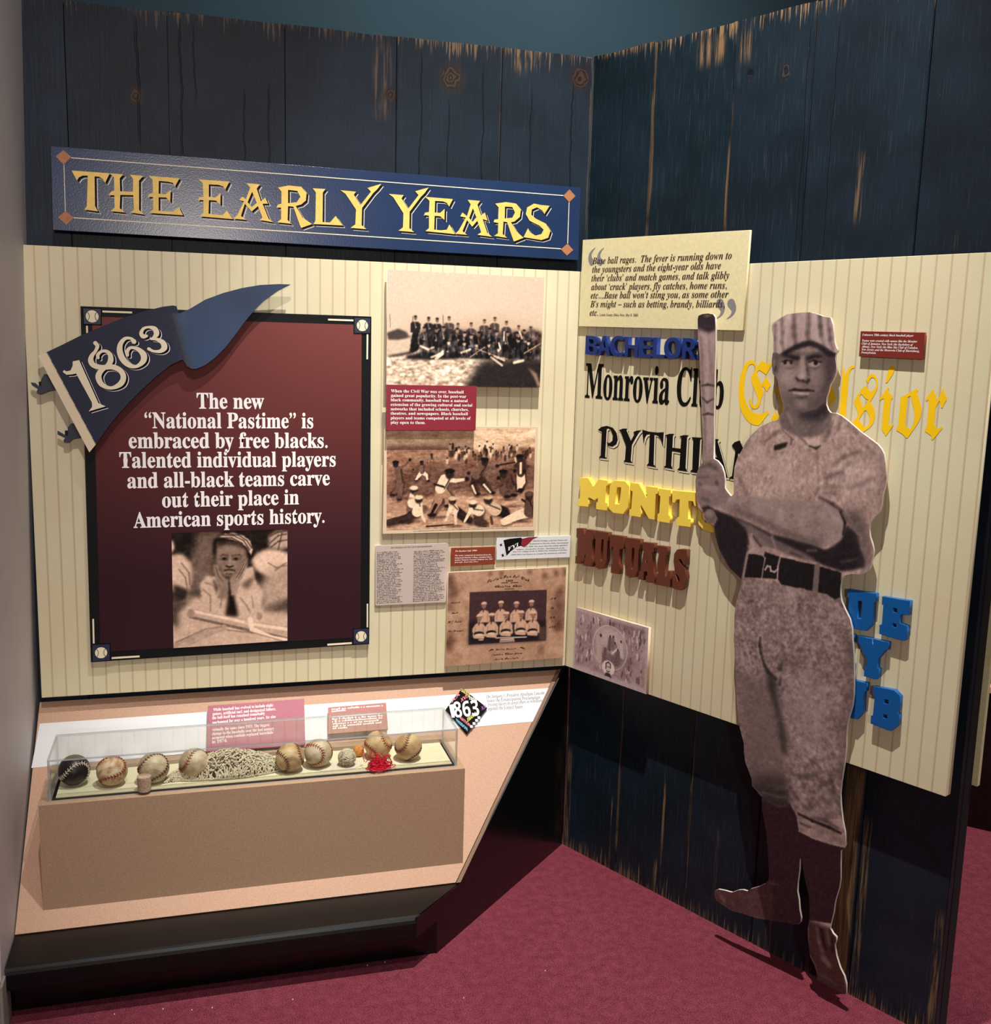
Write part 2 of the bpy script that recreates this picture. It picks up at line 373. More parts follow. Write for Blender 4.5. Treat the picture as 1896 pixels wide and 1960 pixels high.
def split_letters(me, m, parent):
    """one object per character: islands that overlap across are kept together (the dot and the stem of an i)"""
    bm = bmesh.new(); bm.from_mesh(me); bm.verts.ensure_lookup_table(); seen = set(); isl = []
    for v0 in bm.verts:
        if v0.index in seen: continue
        st, g = [v0], []
        seen.add(v0.index)
        while st:
            q = st.pop(); g.append(q.index)
            for e_ in q.link_edges:
                o_ = e_.other_vert(q)
                if o_.index not in seen: seen.add(o_.index); st.append(o_)
        xs_ = [bm.verts[i].co.x for i in g]; isl.append([min(xs_), max(xs_), set(g)])
    isl.sort(key=lambda a: a[0]); grp = []
    for a in isl:
        if grp and a[0] < grp[-1][1]-.35*min(a[1]-a[0], grp[-1][1]-grp[-1][0]): grp[-1][1] = max(grp[-1][1], a[1]); grp[-1][2] |= a[2]
        else: grp.append(a)
    for g in grp:
        b2 = bmesh.new(); mp = {i: b2.verts.new(bm.verts[i].co) for i in sorted(g[2])}
        for fc in bm.faces:
            if fc.verts[0].index in g[2]: b2.faces.new([mp[v.index] for v in fc.verts])
        m2 = bpy.data.meshes.new('letter'); b2.to_mesh(m2); b2.free(); add('letter', m2, m, parent)
    bm.free()
def text_block(name, parent, rows, m, z, org=(0, 0), fat=0):
    """rows: (text, fn, p0, p1, cap)"""
    return addj(name, [(text_on(r[0], r[1], r[2], r[3], r[4], z, org, res=2 if r[4] < .02 else 4, off=fat), m) for r in rows], parent)
def lines(text_rows, fn, A, B, C, cap, widths=None):
    """evenly spaced rows: A = baseline start of first row, B = full-width end of the first row, C = baseline start of last row"""
    n = len(text_rows); out = []; mx = max(len(t) for t in text_rows)
    for i, t in enumerate(text_rows):
        k = i/max(1, n-1); w = widths[i] if widths else len(t)/mx
        if not t: continue
        p0 = (A[0]+(C[0]-A[0])*k, A[1]+(C[1]-A[1])*k); d = (B[0]-A[0], B[1]-A[1])
        out.append((t, fn, p0, (p0[0]+d[0]*w, p0[1]+d[1]*w), cap))
    return out
def word_bars(rows, cap, seed=1):
    """rows of tiny illegible print as broken dashes"""
    r = random.Random(seed); ps = []
    for p0, p1 in rows:
        d = math.hypot(p1[0]-p0[0], p1[1]-p0[1]); ux, uy = (p1[0]-p0[0])/d, (p1[1]-p0[1])/d; x = 0
        while x < d:
            w = min(r.uniform(.4, 1.0)*cap, d-x); h = cap*r.choice((.55, .6, .6, .9))
            a = (p0[0]+ux*x, p0[1]+uy*x); b = (a[0]+ux*w, a[1]+uy*w)
            ps.append([a, b, (b[0], b[1]+h), (a[0], a[1]+h)]); x += w + cap*(.16 if r.random() < .78 else .75)
    return ps

# ------------------------------------------------------------------ print painter: tones of a flat printed picture
def inside(poly, X, Y):
    c = np.zeros(X.shape, bool); n = len(poly); j = n-1
    for i in range(n):
        xi, yi = poly[i][0], poly[i][1]; xj, yj = poly[j][0], poly[j][1]
        if yi != yj:
            c ^= ((yi > Y) != (yj > Y)) & (X < (xj-xi)*(Y-yi)/(yj-yi)+xi)
        j = i
    return c
def gblur(a, s):
    if s < .3: return a
    r = int(3*s)+1; k = np.exp(-.5*(np.arange(-r, r+1)/s)**2); k /= k.sum()
    for ax in (0, 1):
        pad = [(0, 0)]*a.ndim; pad[ax] = (r, r); b = np.pad(a, pad, 'edge'); n = a.shape[ax]; o = np.zeros_like(a)
        for i, w in enumerate(k): o += w*(b[i:i+n] if ax == 0 else b[:, i:i+n])
        a = o
    return a
BS = .8
class Pic:
    """quad: four corners (tl, tr, br, bl) in board coordinates; tones kept on a grid in metres"""
    def __init__(s, quad, step, base):
        s.q = quad; xs = [p[0] for p in quad]; ys = [p[1] for p in quad]; s.x0, s.y0 = min(xs), min(ys); s.st = step
        s.nx = int((max(xs)-s.x0)/step)+2; s.ny = int((max(ys)-s.y0)/step)+2
        gx = s.x0+np.arange(s.nx)*step; gy = s.y0+np.arange(s.ny)*step; s.X, s.Y = np.meshgrid(gx, gy)
        s.a = np.zeros((s.ny, s.nx, 3)); s.a[:] = base
    def _win(s, xa, ya, xb, yb, m):
        i0 = max(0, int((xa-m-s.x0)/s.st)-1); i1 = min(s.nx, int((xb+m-s.x0)/s.st)+2); j0 = max(0, int((ya-m-s.y0)/s.st)-1); j1 = min(s.ny, int((yb+m-s.y0)/s.st)+2)
        return (slice(j0, max(j0+1, j1)), slice(i0, max(i0+1, i1)))
    def _put(s, w, m, c, al):
        m = (m*al)[..., None]; s.a[w] = s.a[w]*(1-m)+np.array(c, float)*m
    def poly(s, p, c, bl=.6, al=1):
        xs = [q[0] for q in p]; ys = [q[1] for q in p]; w = s._win(min(xs), min(ys), max(xs), max(ys), bl*3*s.st+2*s.st)
        s._put(w, gblur(inside(p, s.X[w], s.Y[w]).astype(float), bl*BS), c, al)
    def ell(s, cx, cy, rx, ry, c, soft=.15, al=1, ang=0):
        R = max(rx, ry)*(1+soft*2); w = s._win(cx-R, cy-R, cx+R, cy+R, 0); dx, dy = s.X[w]-cx, s.Y[w]-cy; ca, sa = math.cos(ang), math.sin(ang)
        d = np.sqrt(((dx*ca+dy*sa)/rx)**2+((-dx*sa+dy*ca)/ry)**2); s._put(w, np.clip((1+soft-d)/(2*soft+1e-6), 0, 1), c, al)
    def line(s, p, wd_, c, al=1, bl=.5):
        """polyline with width; points may carry their own half width"""
        for a, b in zip(p[:-1], p[1:]):
            ra = a[2] if len(a) > 2 else wd_; rb = b[2] if len(b) > 2 else wd_; m = max(ra, rb)+2*s.st
            w = s._win(min(a[0], b[0]), min(a[1], b[1]), max(a[0], b[0]), max(a[1], b[1]), m)
            dx, dy = b[0]-a[0], b[1]-a[1]; L2 = dx*dx+dy*dy+1e-12; t = np.clip(((s.X[w]-a[0])*dx+(s.Y[w]-a[1])*dy)/L2, 0, 1)
            d = np.hypot(s.X[w]-a[0]-t*dx, s.Y[w]-a[1]-t*dy); r = ra+(rb-ra)*t; s._put(w, np.clip((r-d)/(bl*2*s.st)+.5, 0, 1), c, al)
    def noise(s, amp, size, oct=3, mask=None, stretch=(1, 1), seed=0, tint=(1, 1, 1)):
        r = np.random.default_rng(seed); n = np.zeros((s.ny, s.nx)); tot = 0
        for o in range(oct):
            sg = size/s.st/(2**o); nn = r.standard_normal((s.ny, s.nx))
            if sg > .3:
                sx, sy = max(.31, sg*stretch[0]), max(.31, sg*stretch[1]); k = nn
                for ax, sv in ((1, sx), (0, sy)):
                    rr = int(2.5*sv)+1; kk = np.exp(-.5*(np.arange(-rr, rr+1)/sv)**2); pad = [(0, 0), (0, 0)]; pad[ax] = (rr, rr); bb = np.pad(k, pad, 'reflect' if k.shape[ax] > rr else 'edge'); m_ = k.shape[ax]; oo = np.zeros_like(k)
                    for i_, w_ in enumerate(kk): oo += w_*(bb[i_:i_+m_] if ax == 0 else bb[:, i_:i_+m_])
                    k = oo
                nn = k/(k.std()+1e-9)
            n += nn*(.6**o); tot += .6**o
        n /= tot
        if mask is not None: n = n*mask
        s.a += n[..., None]*amp*np.array(tint)
        return n
    def mask(s, p, bl=1): return gblur(inside(p, s.X, s.Y).astype(float), bl)
    def build(s, name, parent, z, org=(0, 0), outline=None, label=None):
        a = np.clip(s.a, 0, 255).astype(np.float64)/255
        if outline is None:
            tl, tr, br, bl = s.q; u = np.linspace(0, 1, s.nx); v = np.linspace(0, 1, s.ny); U, V = np.meshgrid(u, v)
            PX = (bl[0]*(1-U)+br[0]*U)*(1-V)+(tl[0]*(1-U)+tr[0]*U)*V; PY = (bl[1]*(1-U)+br[1]*U)*(1-V)+(tl[1]*(1-U)+tr[1]*U)*V
            fi = np.clip((PX-s.x0)/s.st, 0, s.nx-1.001); fj = np.clip((PY-s.y0)/s.st, 0, s.ny-1.001); i = fi.astype(int); j = fj.astype(int); fx = (fi-i)[..., None]; fy = (fj-j)[..., None]
            C = (a[j, i]*(1-fx)+a[j, i+1]*fx)*(1-fy)+(a[j+1, i]*(1-fx)+a[j+1, i+1]*fx)*fy
            keep = np.ones((s.ny-1, s.nx-1), bool); co = np.stack([PX-org[0], PY-org[1], np.full(PX.shape, z)], -1)
        else:
            C = a; cx = (s.X[:-1, :-1]+s.X[1:, 1:])/2; cy = (s.Y[:-1, :-1]+s.Y[1:, 1:])/2; vin = inside(outline, s.X, s.Y); keep = vin[:-1, :-1] | vin[1:, :-1] | vin[:-1, 1:] | vin[1:, 1:]
            used = np.zeros_like(vin)
            for dj in (0, 1):
                for di in (0, 1): used[dj:dj+keep.shape[0], di:di+keep.shape[1]] |= keep
            XX, YY = s.X.copy(), s.Y.copy(); m_ = used & ~vin; px, py = XX[m_], YY[m_]; best = np.full(px.shape, 9.); qx, qy = px.copy(), py.copy(); n_ = len(outline)
            for i in range(n_):          # slide the rim vertices onto the cut line
                ax, ay = outline[i][:2]; dx, dy = outline[(i+1) % n_][0]-ax, outline[(i+1) % n_][1]-ay; L2 = dx*dx+dy*dy+1e-15
                tt = np.clip(((px-ax)*dx+(py-ay)*dy)/L2, 0, 1); ex, ey = ax+tt*dx, ay+tt*dy; d2 = (px-ex)**2+(py-ey)**2; w_ = d2 < best; best[w_] = d2[w_]; qx[w_] = ex[w_]; qy[w_] = ey[w_]
            XX[m_] = qx; YY[m_] = qy
            co = np.stack([XX-org[0], YY-org[1], np.full(s.X.shape, z)], -1)
        idx = np.arange(s.nx*s.ny).reshape(s.ny, s.nx); q = np.stack([idx[:-1, :-1], idx[:-1, 1:], idx[1:, 1:], idx[1:, :-1]], -1)[keep]
        used = np.zeros(s.nx*s.ny, bool); used[q.ravel()] = True; remap = np.cumsum(used)-1; co = co.reshape(-1, 3)[used]; C = C.reshape(-1, 3)[used]; q = remap[q]
        me = bpy.data.meshes.new(name); me.vertices.add(len(co)); me.vertices.foreach_set('co', co.ravel())
        me.loops.add(q.size); me.loops.foreach_set('vertex_index', q.ravel()); me.polygons.add(len(q)); me.polygons.foreach_set('loop_start', np.arange(len(q))*4)
        me.update(calc_edges=True); ca = me.color_attributes.new('Col', 'BYTE_COLOR', 'POINT')
        ca.data.foreach_set('color_srgb', np.concatenate([C, np.ones((len(C), 1))], 1).astype(np.float32).ravel()); me.update()
        return add(name, me, 'print', parent, label)

# ================================================================== STRUCTURE
fl = mesh('floor', [(-6, -9, 0), (7, -9, 0), (7, 6, 0), (-6, 6, 0)], [(0, 1, 2, 3)]); tag(add('floor', fl, 'carpet'), 'burgundy speckled carpet over the whole gallery floor', kind='structure')
wb = root('wall_back', 'plain teal gallery wall seen above the dark planks', None, kind='structure'); box('wall_panel', (-6, 7, 2.0, 2.1, 0, 5.2), 'teal', wb)
# warm grey side wall: leans a hair, runs forward past the case
wl = root('wall_side', 'warm grey painted side wall at the left edge', None, kind='structure')
v = []
for z, x in ((0, -1.580), (5.0, -1.471)):
    v += [(x, .12, z), (x, -.60, z), (x-.25, -.60, z), (x-.25, .12, z)]
add('wall_panel', mesh('wall_panel', v, [(3, 2, 1, 0), (4, 5, 6, 7), (0, 1, 5, 4), (1, 2, 6, 5), (2, 3, 7, 6), (3, 0, 4, 7)]), 'grey_wall', wl)
bb = tag(box('baseboard_left', (-1.86, -1.572, -.625, -.52, 0, .14), 'base_grey', None, .006), 'grey block base at the foot of the grey side wall', kind='structure')

# plank walls
def plank_wall(name, label, fr, edges, H, specs, side_mat):
    r = root(name, label, None, fr.mat(0, 0, 0), kind='structure')
    x0, x1 = edges[0], edges[-1]
    box('backing_board', (x0, x1, .005, H-.006, -.06, -.022), 'dark', r)
    for i in range(len(edges)-1):
        a, b = edges[i]+.0011, edges[i+1]-.0011; sp = specs[i]; w = b-a
        bm = bmesh.new(); box_bm(bm, 0, w, 0, H - random.uniform(0, .003), -.022, sp.pop('proud', 0)); bmesh.ops.bevel(bm, geom=[e for e in bm.edges if abs(e.verts[0].co.y-e.verts[1].co.y) > 1 and e.verts[0].co.z > -.01], offset=.0018, segments=2, affect='EDGES')
        # nibble the top edge so it reads as sawn, worn timber
        bmesh.ops.bisect_plane(bm, geom=bm.verts[:]+bm.edges[:]+bm.faces[:], plane_co=(w*.37, 0, 0), plane_no=(1, 0, 0)); bmesh.ops.bisect_plane(bm, geom=bm.verts[:]+bm.edges[:]+bm.faces[:], plane_co=(w*.71, 0, 0), plane_no=(1, 0, 0))
        for vv in bm.verts:
            if vv.co.y > H-.01: vv.co.y += random.uniform(-.003, .002)
        me = bpy.data.meshes.new('plank'); bm.to_mesh(me); bm.free()
        o = add('plank', me, plank_mat('%s_paint_%d' % (name, i), i+1 + (20 if fr is RW else 0), w, **sp), r); o.location = (a, 0, 0)
    return r
NB = (20, 30, 44)
plank_wall('wall_left', 'dark navy painted plank wall behind the left striped panel', LW, [-1.56, -1.430, -1.180, -.880, -.576, -.274, 0], 2.44, [
    dict(base=(24, 36, 52), top=.12, streak=.1),
    dict(base=NB, top=.35, streak=.12, knots=[(.165, 2.225, .018, (92, 66, 54))], cracks=[(.172, 2.08, 2.44, .0035)]),
    dict(base=NB, top=.55, streak=.16, cracks=[(.030, 2.05, 2.44, .003), (.065, 2.2, 2.43, .002), (.19, 2.02, 2.28, .0022), (.255, 2.02, 2.3, .0022)], wear_l=.3),
    dict(base=(22, 31, 45), top=.45, streak=.08, knots=[(.285, 2.285, .018, (70, 48, 46))], bands=[(.262, .03, 2.2, 2.44, .35)]),
    dict(base=(20, 31, 43), top=.65, streak=.16, knots=[(.153, 2.345, .034, (84, 66, 56))], cracks=[(.07, 2.0, 2.42, .0022), (.15, 2.0, 2.30, .002), (.25, 2.0, 2.4, .0025)], wear_r=.7),
    dict(base=(22, 33, 45), top=.75, streak=.2, knots=[(.235, 2.38, .030, (80, 58, 52))], cracks=[(.09, 2.0, 2.36, .002), (.215, 2.0, 2.40, .003)], wear_r=.5, bands=[(.05, .03, 2.36, 2.44, .9)])], 'plank_end')
wr = plank_wall('wall_right', 'weathered dark navy plank wall behind the player cutout', RW, [.0, .234, .500, .731, 1.024, 1.25], 2.44, [
    dict(base=(17, 31, 41), top=1, bot=.8, streak=.45, wear_l=.8, wear_r=.5, cracks=[(.12, 1.9, 2.38, .002)], bands=[(.012, .02, .0, .35, .8), (.13, .004, .25, .45, .5), (.205, .004, 0, .25, .8)]),
    dict(base=(17, 31, 41), top=1, bot=1, streak=.6, wear_l=.6, wear_r=.8, bands=[(.19, .055, 2.33, 2.44, .9), (.172, .005, 0, .45, .9), (.15, .012, 0, .12, .9)]),
    dict(base=(20, 32, 43), top=.9, bot=.7, streak=.6, wear_l=1, wear_r=.15, knots=[(.05, 2.305, .011, (44, 50, 60)), (.155, 2.29, .019, (62, 66, 74))], cracks=[(.215, 1.83, 2.42, .0018)], bands=[(.03, .02, 2.32, 2.44, .8), (.10, .006, .05, .3, .3)]),
    dict(base=(22, 33, 44), top=.8, bot=.5, streak=.4, cracks=[(.06, 1.83, 2.4, .0018)], wear_r=0, bands=[(.145, .012, 1.90, 2.09, .6), (.262, .028, .0, .62, 1), (.05, .01, 0, .5, .6)]),
    dict(base=(23, 31, 42), top=.4, bot=1, streak=.25, wear_l=0, bands=[(.21, .012, .0, .34, .8), (.09, .01, 1.83, 1.90, .6), (.012, .012, .0, .5, .7)])], 'plank_end')

# ================================================================== STRIPED PANELS
def frame_thing(name, label, cat, fr, u, v, w, **k): return root(name, label, cat, fr.mat(u, v, w), **k)
P_OFF, P_BOT, P_TOP, PITCH = .0526, .6249, 1.8275, .034476
t = frame_thing('striped_panel', 'cream pinstriped display panel on the wall behind the display case', 'panel', LW, -1.545, P_BOT, 0)
M['stripe_l'] = stripes_mat('cream_pinstripe_left', -1.5159+1.545, PITCH); M['stripe_r'] = stripes_mat('cream_pinstripe_right', .0715-.033, PITCH)
box('face_board', (0, 1.545-.0335, 0, P_TOP-P_BOT, P_OFF-.012, P_OFF), 'stripe_l', t, .0012)
for x in (.2, .75, 1.3): box('standoff', (x, x+.06, .1, P_TOP-P_BOT-.1, 0, P_OFF-.012), 'dark', t)
t = frame_thing('striped_panel', 'cream pinstriped display panel behind the player cutout, beside the corner', 'panel', RW, .033, P_BOT, 0)
rp = [(0, 0), (1.247-.033-.006, 0), (1.247-.033, .006), (1.247-.033, P_TOP-P_BOT), (0, P_TOP-P_BOT)]
plate('face_board', t, rp, P_OFF-.012, P_OFF, 'stripe_r', .0008)
for x in (.15, .6, 1.05): box('standoff', (x, x+.06, .1, P_TOP-P_BOT-.1, 0, P_OFF-.012), 'dark', t)

# ================================================================== TITLE SIGN
q = [(-1.4660,2.0738),(-.0435,2.0646),(-.0413,1.8595),(-1.4690,1.8677)]
org = q[3]; t = frame_thing('title_sign', 'long navy sign reading THE EARLY YEARS in gold letters', 'sign', LW, org[0], org[1], 0)
plate('sign_board', t, q, .043, .055, 'navy', .0008, org)
for x in (.25, 1.1): box('standoff', (x, x+.08, .06, .14, 0, .043), 'dark', t)
dia = [[(-1.4364,2.0655),(-1.4187,2.0500),(-1.4370,2.0298),(-1.4551,2.0484)], [(-1.4364,1.9166),(-1.4178,1.9005),(-1.4365,1.8818),(-1.4553,1.8995)], [(-.0774,2.0570),(-.0589,2.0394),(-.0773,2.0212),(-.0967,2.0383)], [(-.0777,1.9047),(-.0595,1.8875),(-.0782,1.8705),(-.0977,1.8873)]]
for d in dia: plate('diamond', t, d, .055, .0562, 'copper', 0, org)
rules = [[(-1.4189,2.0490),(-.0961,2.0401),(-.0960,2.0378),(-1.4190,2.0470)], [(-1.4180,1.9016),(-.0973,1.8905),(-.0972,1.8881),(-1.4180,1.8995)], [(-1.4372,2.0308),(-1.4357,2.0309),(-1.4365,1.9151),(-1.4380,1.9150)], [(-.0785,2.0215),(-.0765,2.0216),(-.0763,1.9053),(-.0784,1.9052)]]
add('pinstripe_border', flat_mesh('pinstripe_border', rules, .0556, org), 'cream_ink', t)
TITLE = [
 [[(-1.4188,2.0168),(-1.3277,2.0162),(-1.3396,1.9918),(-1.3449,2.0010),(-1.3540,2.0061),(-1.3644,2.0065),(-1.3657,1.9327),(-1.3587,1.9197),(-1.3920,1.9223),(-1.3854,1.9315),(-1.3806,2.0069),(-1.3928,2.0061),(-1.4014,2.0017),(-1.4069,1.9930)]],
 [[(-1.3277,2.0162),(-1.2948,2.0158),(-1.3037,2.0056),(-1.3036,1.9731),(-1.2727,1.9743),(-1.2710,2.0059),(-1.2790,2.0161),(-1.2459,2.0153),(-1.2568,2.0030),(-1.2587,1.9295),(-1.2468,1.9185),(-1.2809,1.9216),(-1.2713,1.9288),(-1.2718,1.9655),(-1.3038,1.9642),(-1.3059,1.9305),(-1.2930,1.9209),(-1.3280,1.9223),(-1.3183,1.9317),(-1.3181,1.9625),(-1.3275,1.9619),(-1.3331,1.9623),(-1.3254,1.9709),(-1.3178,1.9741),(-1.3176,2.0066)]],
 [[(-1.2329,2.0162),(-1.1564,2.0155),(-1.1685,1.9934),(-1.1729,2.0028),(-1.1843,2.0048),(-1.2081,2.0055),(-1.2092,1.9733),(-1.1928,1.9724),(-1.1790,1.9849),(-1.1809,1.9544),(-1.1910,1.9647),(-1.2094,1.9643),(-1.2102,1.9304),(-1.1937,1.9295),(-1.1745,1.9298),(-1.1595,1.9425),(-1.1494,1.9223),(-1.2334,1.9232),(-1.2236,1.9324),(-1.2236,1.9635),(-1.2312,1.9641),(-1.2370,1.9618),(-1.2329,1.9706),(-1.2233,1.9735),(-1.2233,2.0072)]],
 [[(-1.1087,2.0160),(-1.0303,2.0154),(-1.0412,1.9938),(-1.0463,2.0021),(-1.0580,2.0053),(-1.0828,2.0048),(-1.0833,1.9734),(-1.0664,1.9725),(-1.0532,1.9852),(-1.0541,1.9547),(-1.0654,1.9647),(-1.0834,1.9648),(-1.0848,1.9300),(-1.0671,1.9290),(-1.0493,1.9281),(-1.0373,1.9407),(-1.0224,1.9197),(-1.1077,1.9219),(-1.0978,1.9312),(-1.0972,1.9635),(-1.1077,1.9640),(-1.1117,1.9618),(-1.1076,1.9707),(-1.0970,1.9726),(-1.0980,2.0066)]],
 [[(-.9866,2.0143),(-.9518,2.0135),(-.9599,2.0022),(-.9489,1.9699),(-.9380,1.9806),(-.9308,1.9650),(-.9450,1.9642),(-.9291,1.9251),(-.9170,1.9177),(-.9534,1.9217),(-.9453,1.9281),(-.9571,1.9574),(-.9734,1.9425),(-.9912,1.9613),(-1.0016,1.9289),(-.9877,1.9197),(-1.0216,1.9210),(-1.0115,1.9303),(-.9931,1.9672),(-1.0051,1.9704),(-.9970,1.9796),(-.9883,1.9726),(-.9767,2.0039)], [(-.9720,1.9935),(-.9839,1.9658),(-.9732,1.9537),(-.9599,1.9652)]],
 [[(-.9042,2.0086),(-.8757,2.0157),(-.8429,2.0146),(-.8286,1.9995),(-.8307,1.9792),(-.8431,1.9684),(-.8575,1.9635),(-.8391,1.9343),(-.8143,1.9186),(-.8433,1.9069),(-.8494,1.9215),(-.8636,1.9611),(-.8780,1.9622),(-.8794,1.9259),(-.8700,1.9163),(-.9068,1.9183),(-.8966,1.9269),(-.8964,1.9571),(-.9086,1.9564),(-.9045,1.9646),(-.8955,1.9672),(-.8953,1.9992)], [(-.8778,2.0043),(-.8532,2.0031),(-.8451,1.9884),(-.8546,1.9737),(-.8779,1.9695)]],
 [[(-.8121,2.0126),(-.7777,2.0129),(-.7850,2.0035),(-.7857,1.9252),(-.7656,1.9256),(-.7503,1.9438),(-.7311,1.9196),(-.8106,1.9191),(-.8050,1.9281),(-.8037,2.0023)]],
 [[(-.7375,2.0124),(-.6949,2.0112),(-.7010,2.0030),(-.6825,1.9766),(-.6540,2.0138),(-.6635,2.0231),(-.6254,2.0366),(-.6356,2.0229),(-.6478,2.0103),(-.6783,1.9689),(-.6793,1.9233),(-.6656,1.9133),(-.7095,1.9145),(-.6965,1.9243),(-.6947,1.9640),(-.7233,2.0035)]],
 [[(-.6045,2.0111),(-.5629,2.0105),(-.5690,2.0014),(-.5499,1.9746),(-.5210,2.0132),(-.5308,2.0229),(-.4931,2.0353),(-.5042,2.0194),(-.5146,2.0088),(-.5456,1.9669),(-.5458,1.9227),(-.5321,1.9126),(-.5763,1.9142),(-.5639,1.9237),(-.5631,1.9618),(-.5920,2.0031)]],
 [[(-.5019,2.0096),(-.4232,2.0085),(-.4335,1.9876),(-.4401,1.9973),(-.4508,2.0007),(-.4742,2.0005),(-.4745,1.9691),(-.4588,1.9688),(-.4462,1.9808),(-.4464,1.9505),(-.4586,1.9599),(-.4748,1.9602),(-.4750,1.9225),(-.4557,1.9216),(-.4386,1.9245),(-.4316,1.9391),(-.4147,1.9136),(-.5004,1.9171),(-.4900,1.9258),(-.4905,1.9593),(-.5020,1.9606),(-.5062,1.9583),(-.5013,1.9675),(-.4907,1.9693),(-.4899,1.9995)]],
 [[(-.3801,2.0091),(-.3441,2.0085),(-.3516,1.9979),(-.3400,1.9688),(-.3293,1.9776),(-.3209,1.9556),(-.3354,1.9597),(-.3213,1.9227),(-.3065,1.9120),(-.3496,1.9151),(-.3388,1.9226),(-.3506,1.9539),(-.3654,1.9367),(-.3810,1.9542),(-.3933,1.9229),(-.3801,1.9134),(-.4147,1.9144),(-.4041,1.9244),(-.3846,1.9601),(-.4007,1.9633),(-.3944,1.9738),(-.3812,1.9644),(-.3712,1.9975)], [(-.3644,1.9877),(-.3746,1.9599),(-.3648,1.9498),(-.3538,1.9627)]],
 [[(-.2994,2.0039),(-.2687,2.0099),(-.2377,2.0077),(-.2229,1.9921),(-.2254,1.9714),(-.2406,1.9581),(-.2516,1.9554),(-.2330,1.9296),(-.2124,1.9141),(-.2411,1.9022),(-.2482,1.9184),(-.2627,1.9548),(-.2738,1.9562),(-.2750,1.9211),(-.2614,1.9115),(-.3004,1.9148),(-.2892,1.9224),(-.2891,1.9512),(-.3032,1.9525),(-.3003,1.9600),(-.2894,1.9615),(-.2894,1.9943)], [(-.2706,1.9975),(-.2484,1.9976),(-.2404,1.9828),(-.2475,1.9680),(-.2705,1.9646)]],
 [[(-.1368,2.0076),(-.1518,1.9839),(-.1589,1.9939),(-.1749,2.0012),(-.1904,1.9941),(-.1912,1.9795),(-.1783,1.9699),(-.1463,1.9572),(-.1319,1.9371),(-.1381,1.9180),(-.1582,1.9107),(-.1809,1.9128),(-.2124,1.9161),(-.1998,1.9409),(-.1927,1.9297),(-.1767,1.9222),(-.1588,1.9273),(-.1525,1.9402),(-.1641,1.9500),(-.1960,1.9627),(-.2078,1.9806),(-.2040,1.9994),(-.1842,2.0109),(-.1617,2.0082)]]]
for L_ in TITLE:
    o = plate('letter', t, L_, .0559, .0567, 'gold', 0, org)
    addj('letter_outline', [(shape_mesh('o', shift(L_, .0072, -.0062), .0551, .0553, 0, org), 'cream_ink'), (shape_mesh('o', shift(L_, .0056, -.0050), .0553, .0555, 0, org), 'navy'), (shape_mesh('o', shift(L_, .0040, -.0034), .0555, .0557, 0, org), 'ink')], o)

# ================================================================== BIG FRAMED TEXT PANEL
F_OFF = .066
q = [(-1.4087,1.6783),(-.6514,1.6768),(-.6506,.7318),(-1.4150,.7221)]
org = q[3]; t = frame_thing('framed_text_panel', 'large black-framed maroon panel about free blacks embracing the national pastime', 'panel', LW, org[0], org[1], 0)
plate('frame', t, q, P_OFF, F_OFF, 'black', .001, org)
mq = [(-1.3813,1.6526),(-.6788,1.6529),(-.6767,.7547),(-1.3897,.7501)]
def mx(a, b, k): return tuple(a[i]*(1-k)+b[i]*k for i in range(3))
pic = Pic(mq, .006, (0, 0, 0)); k = np.clip((mq[0][1]-pic.Y)/(mq[0][1]-mq[3][1]), 0, 1)[..., None]
c0, c1, c2 = np.array([120, 62, 60]), np.array([92, 42, 42]), np.array([48, 20, 30]); pic.a = np.where(k < .38, c0+(c1-c0)*k/.38, c1+(c2-c1)*np.clip((k-.38)/.40, 0, 1))
pic.build('maroon_field', t, F_OFF+.0008, org, label='maroon field fading from rust red at the top to dark plum below')
for sq, cx in (([[(-1.4040,1.6751),(-1.3570,1.6751),(-1.3578,1.6313),(-1.4039,1.6312)]], 0), ([[(-.7015,1.6743),(-.6527,1.6745),(-.6529,1.6288),(-.7014,1.6286)]], 0), ([[(-.6990,.7820),(-.6509,.7819),(-.6511,.7331),(-.6991,.7328)]], 0), ([[(-1.4117,.7738),(-1.3629,.7738),(-1.3638,.7234),(-1.4126,.7227)]], 0)):
    s4 = sq[0]; o = plate('corner_square', t, s4, F_OFF, F_OFF+.0020, 'ink', 0, org)
    c = (sum(p[0] for p in s4)/4, sum(p[1] for p in s4)/4); inn = [(c[0]+(p[0]-c[0])*.9, c[1]+(p[1]-c[1])*.9) for p in s4]
    circ = lambda r, n=28, sx=1: [(c[0]+r*sx*math.cos(i*2*math.pi/n), c[1]+r*math.sin(i*2*math.pi/n)) for i in range(n)]
    dm = [(c[0], c[1]+.0205), (c[0]+.0205, c[1]), (c[0], c[1]-.0205), (c[0]-.0205, c[1])]; dm2 = [(c[0]+(p[0]-c[0])*.93, c[1]+(p[1]-c[1])*.93) for p in dm]
    arcs = []
    for sgn in (-1, 1): arcs.append([(c[0]+sgn*(.0215-.0145*math.cos(a)), c[1]+.0135*math.sin(a)*1.1, .0007) for a in [i*.22-.88 for i in range(9)]])
    addj('baseball_emblem', [(shape_mesh('a', [inn], F_OFF+.002, F_OFF+.0022, 0, org), 'navy_sq'), (flat_mesh('b', [dm], F_OFF+.0024, org), 'brown_ink'), (flat_mesh('b', [dm2], F_OFF+.0026, org), 'navy_sq'),
        (flat_mesh('c', [circ(.0157)], F_OFF+.0028, org), 'cream_ink'), (strokes('d', arcs, F_OFF+.0031, org), 'brown_ink')], o)
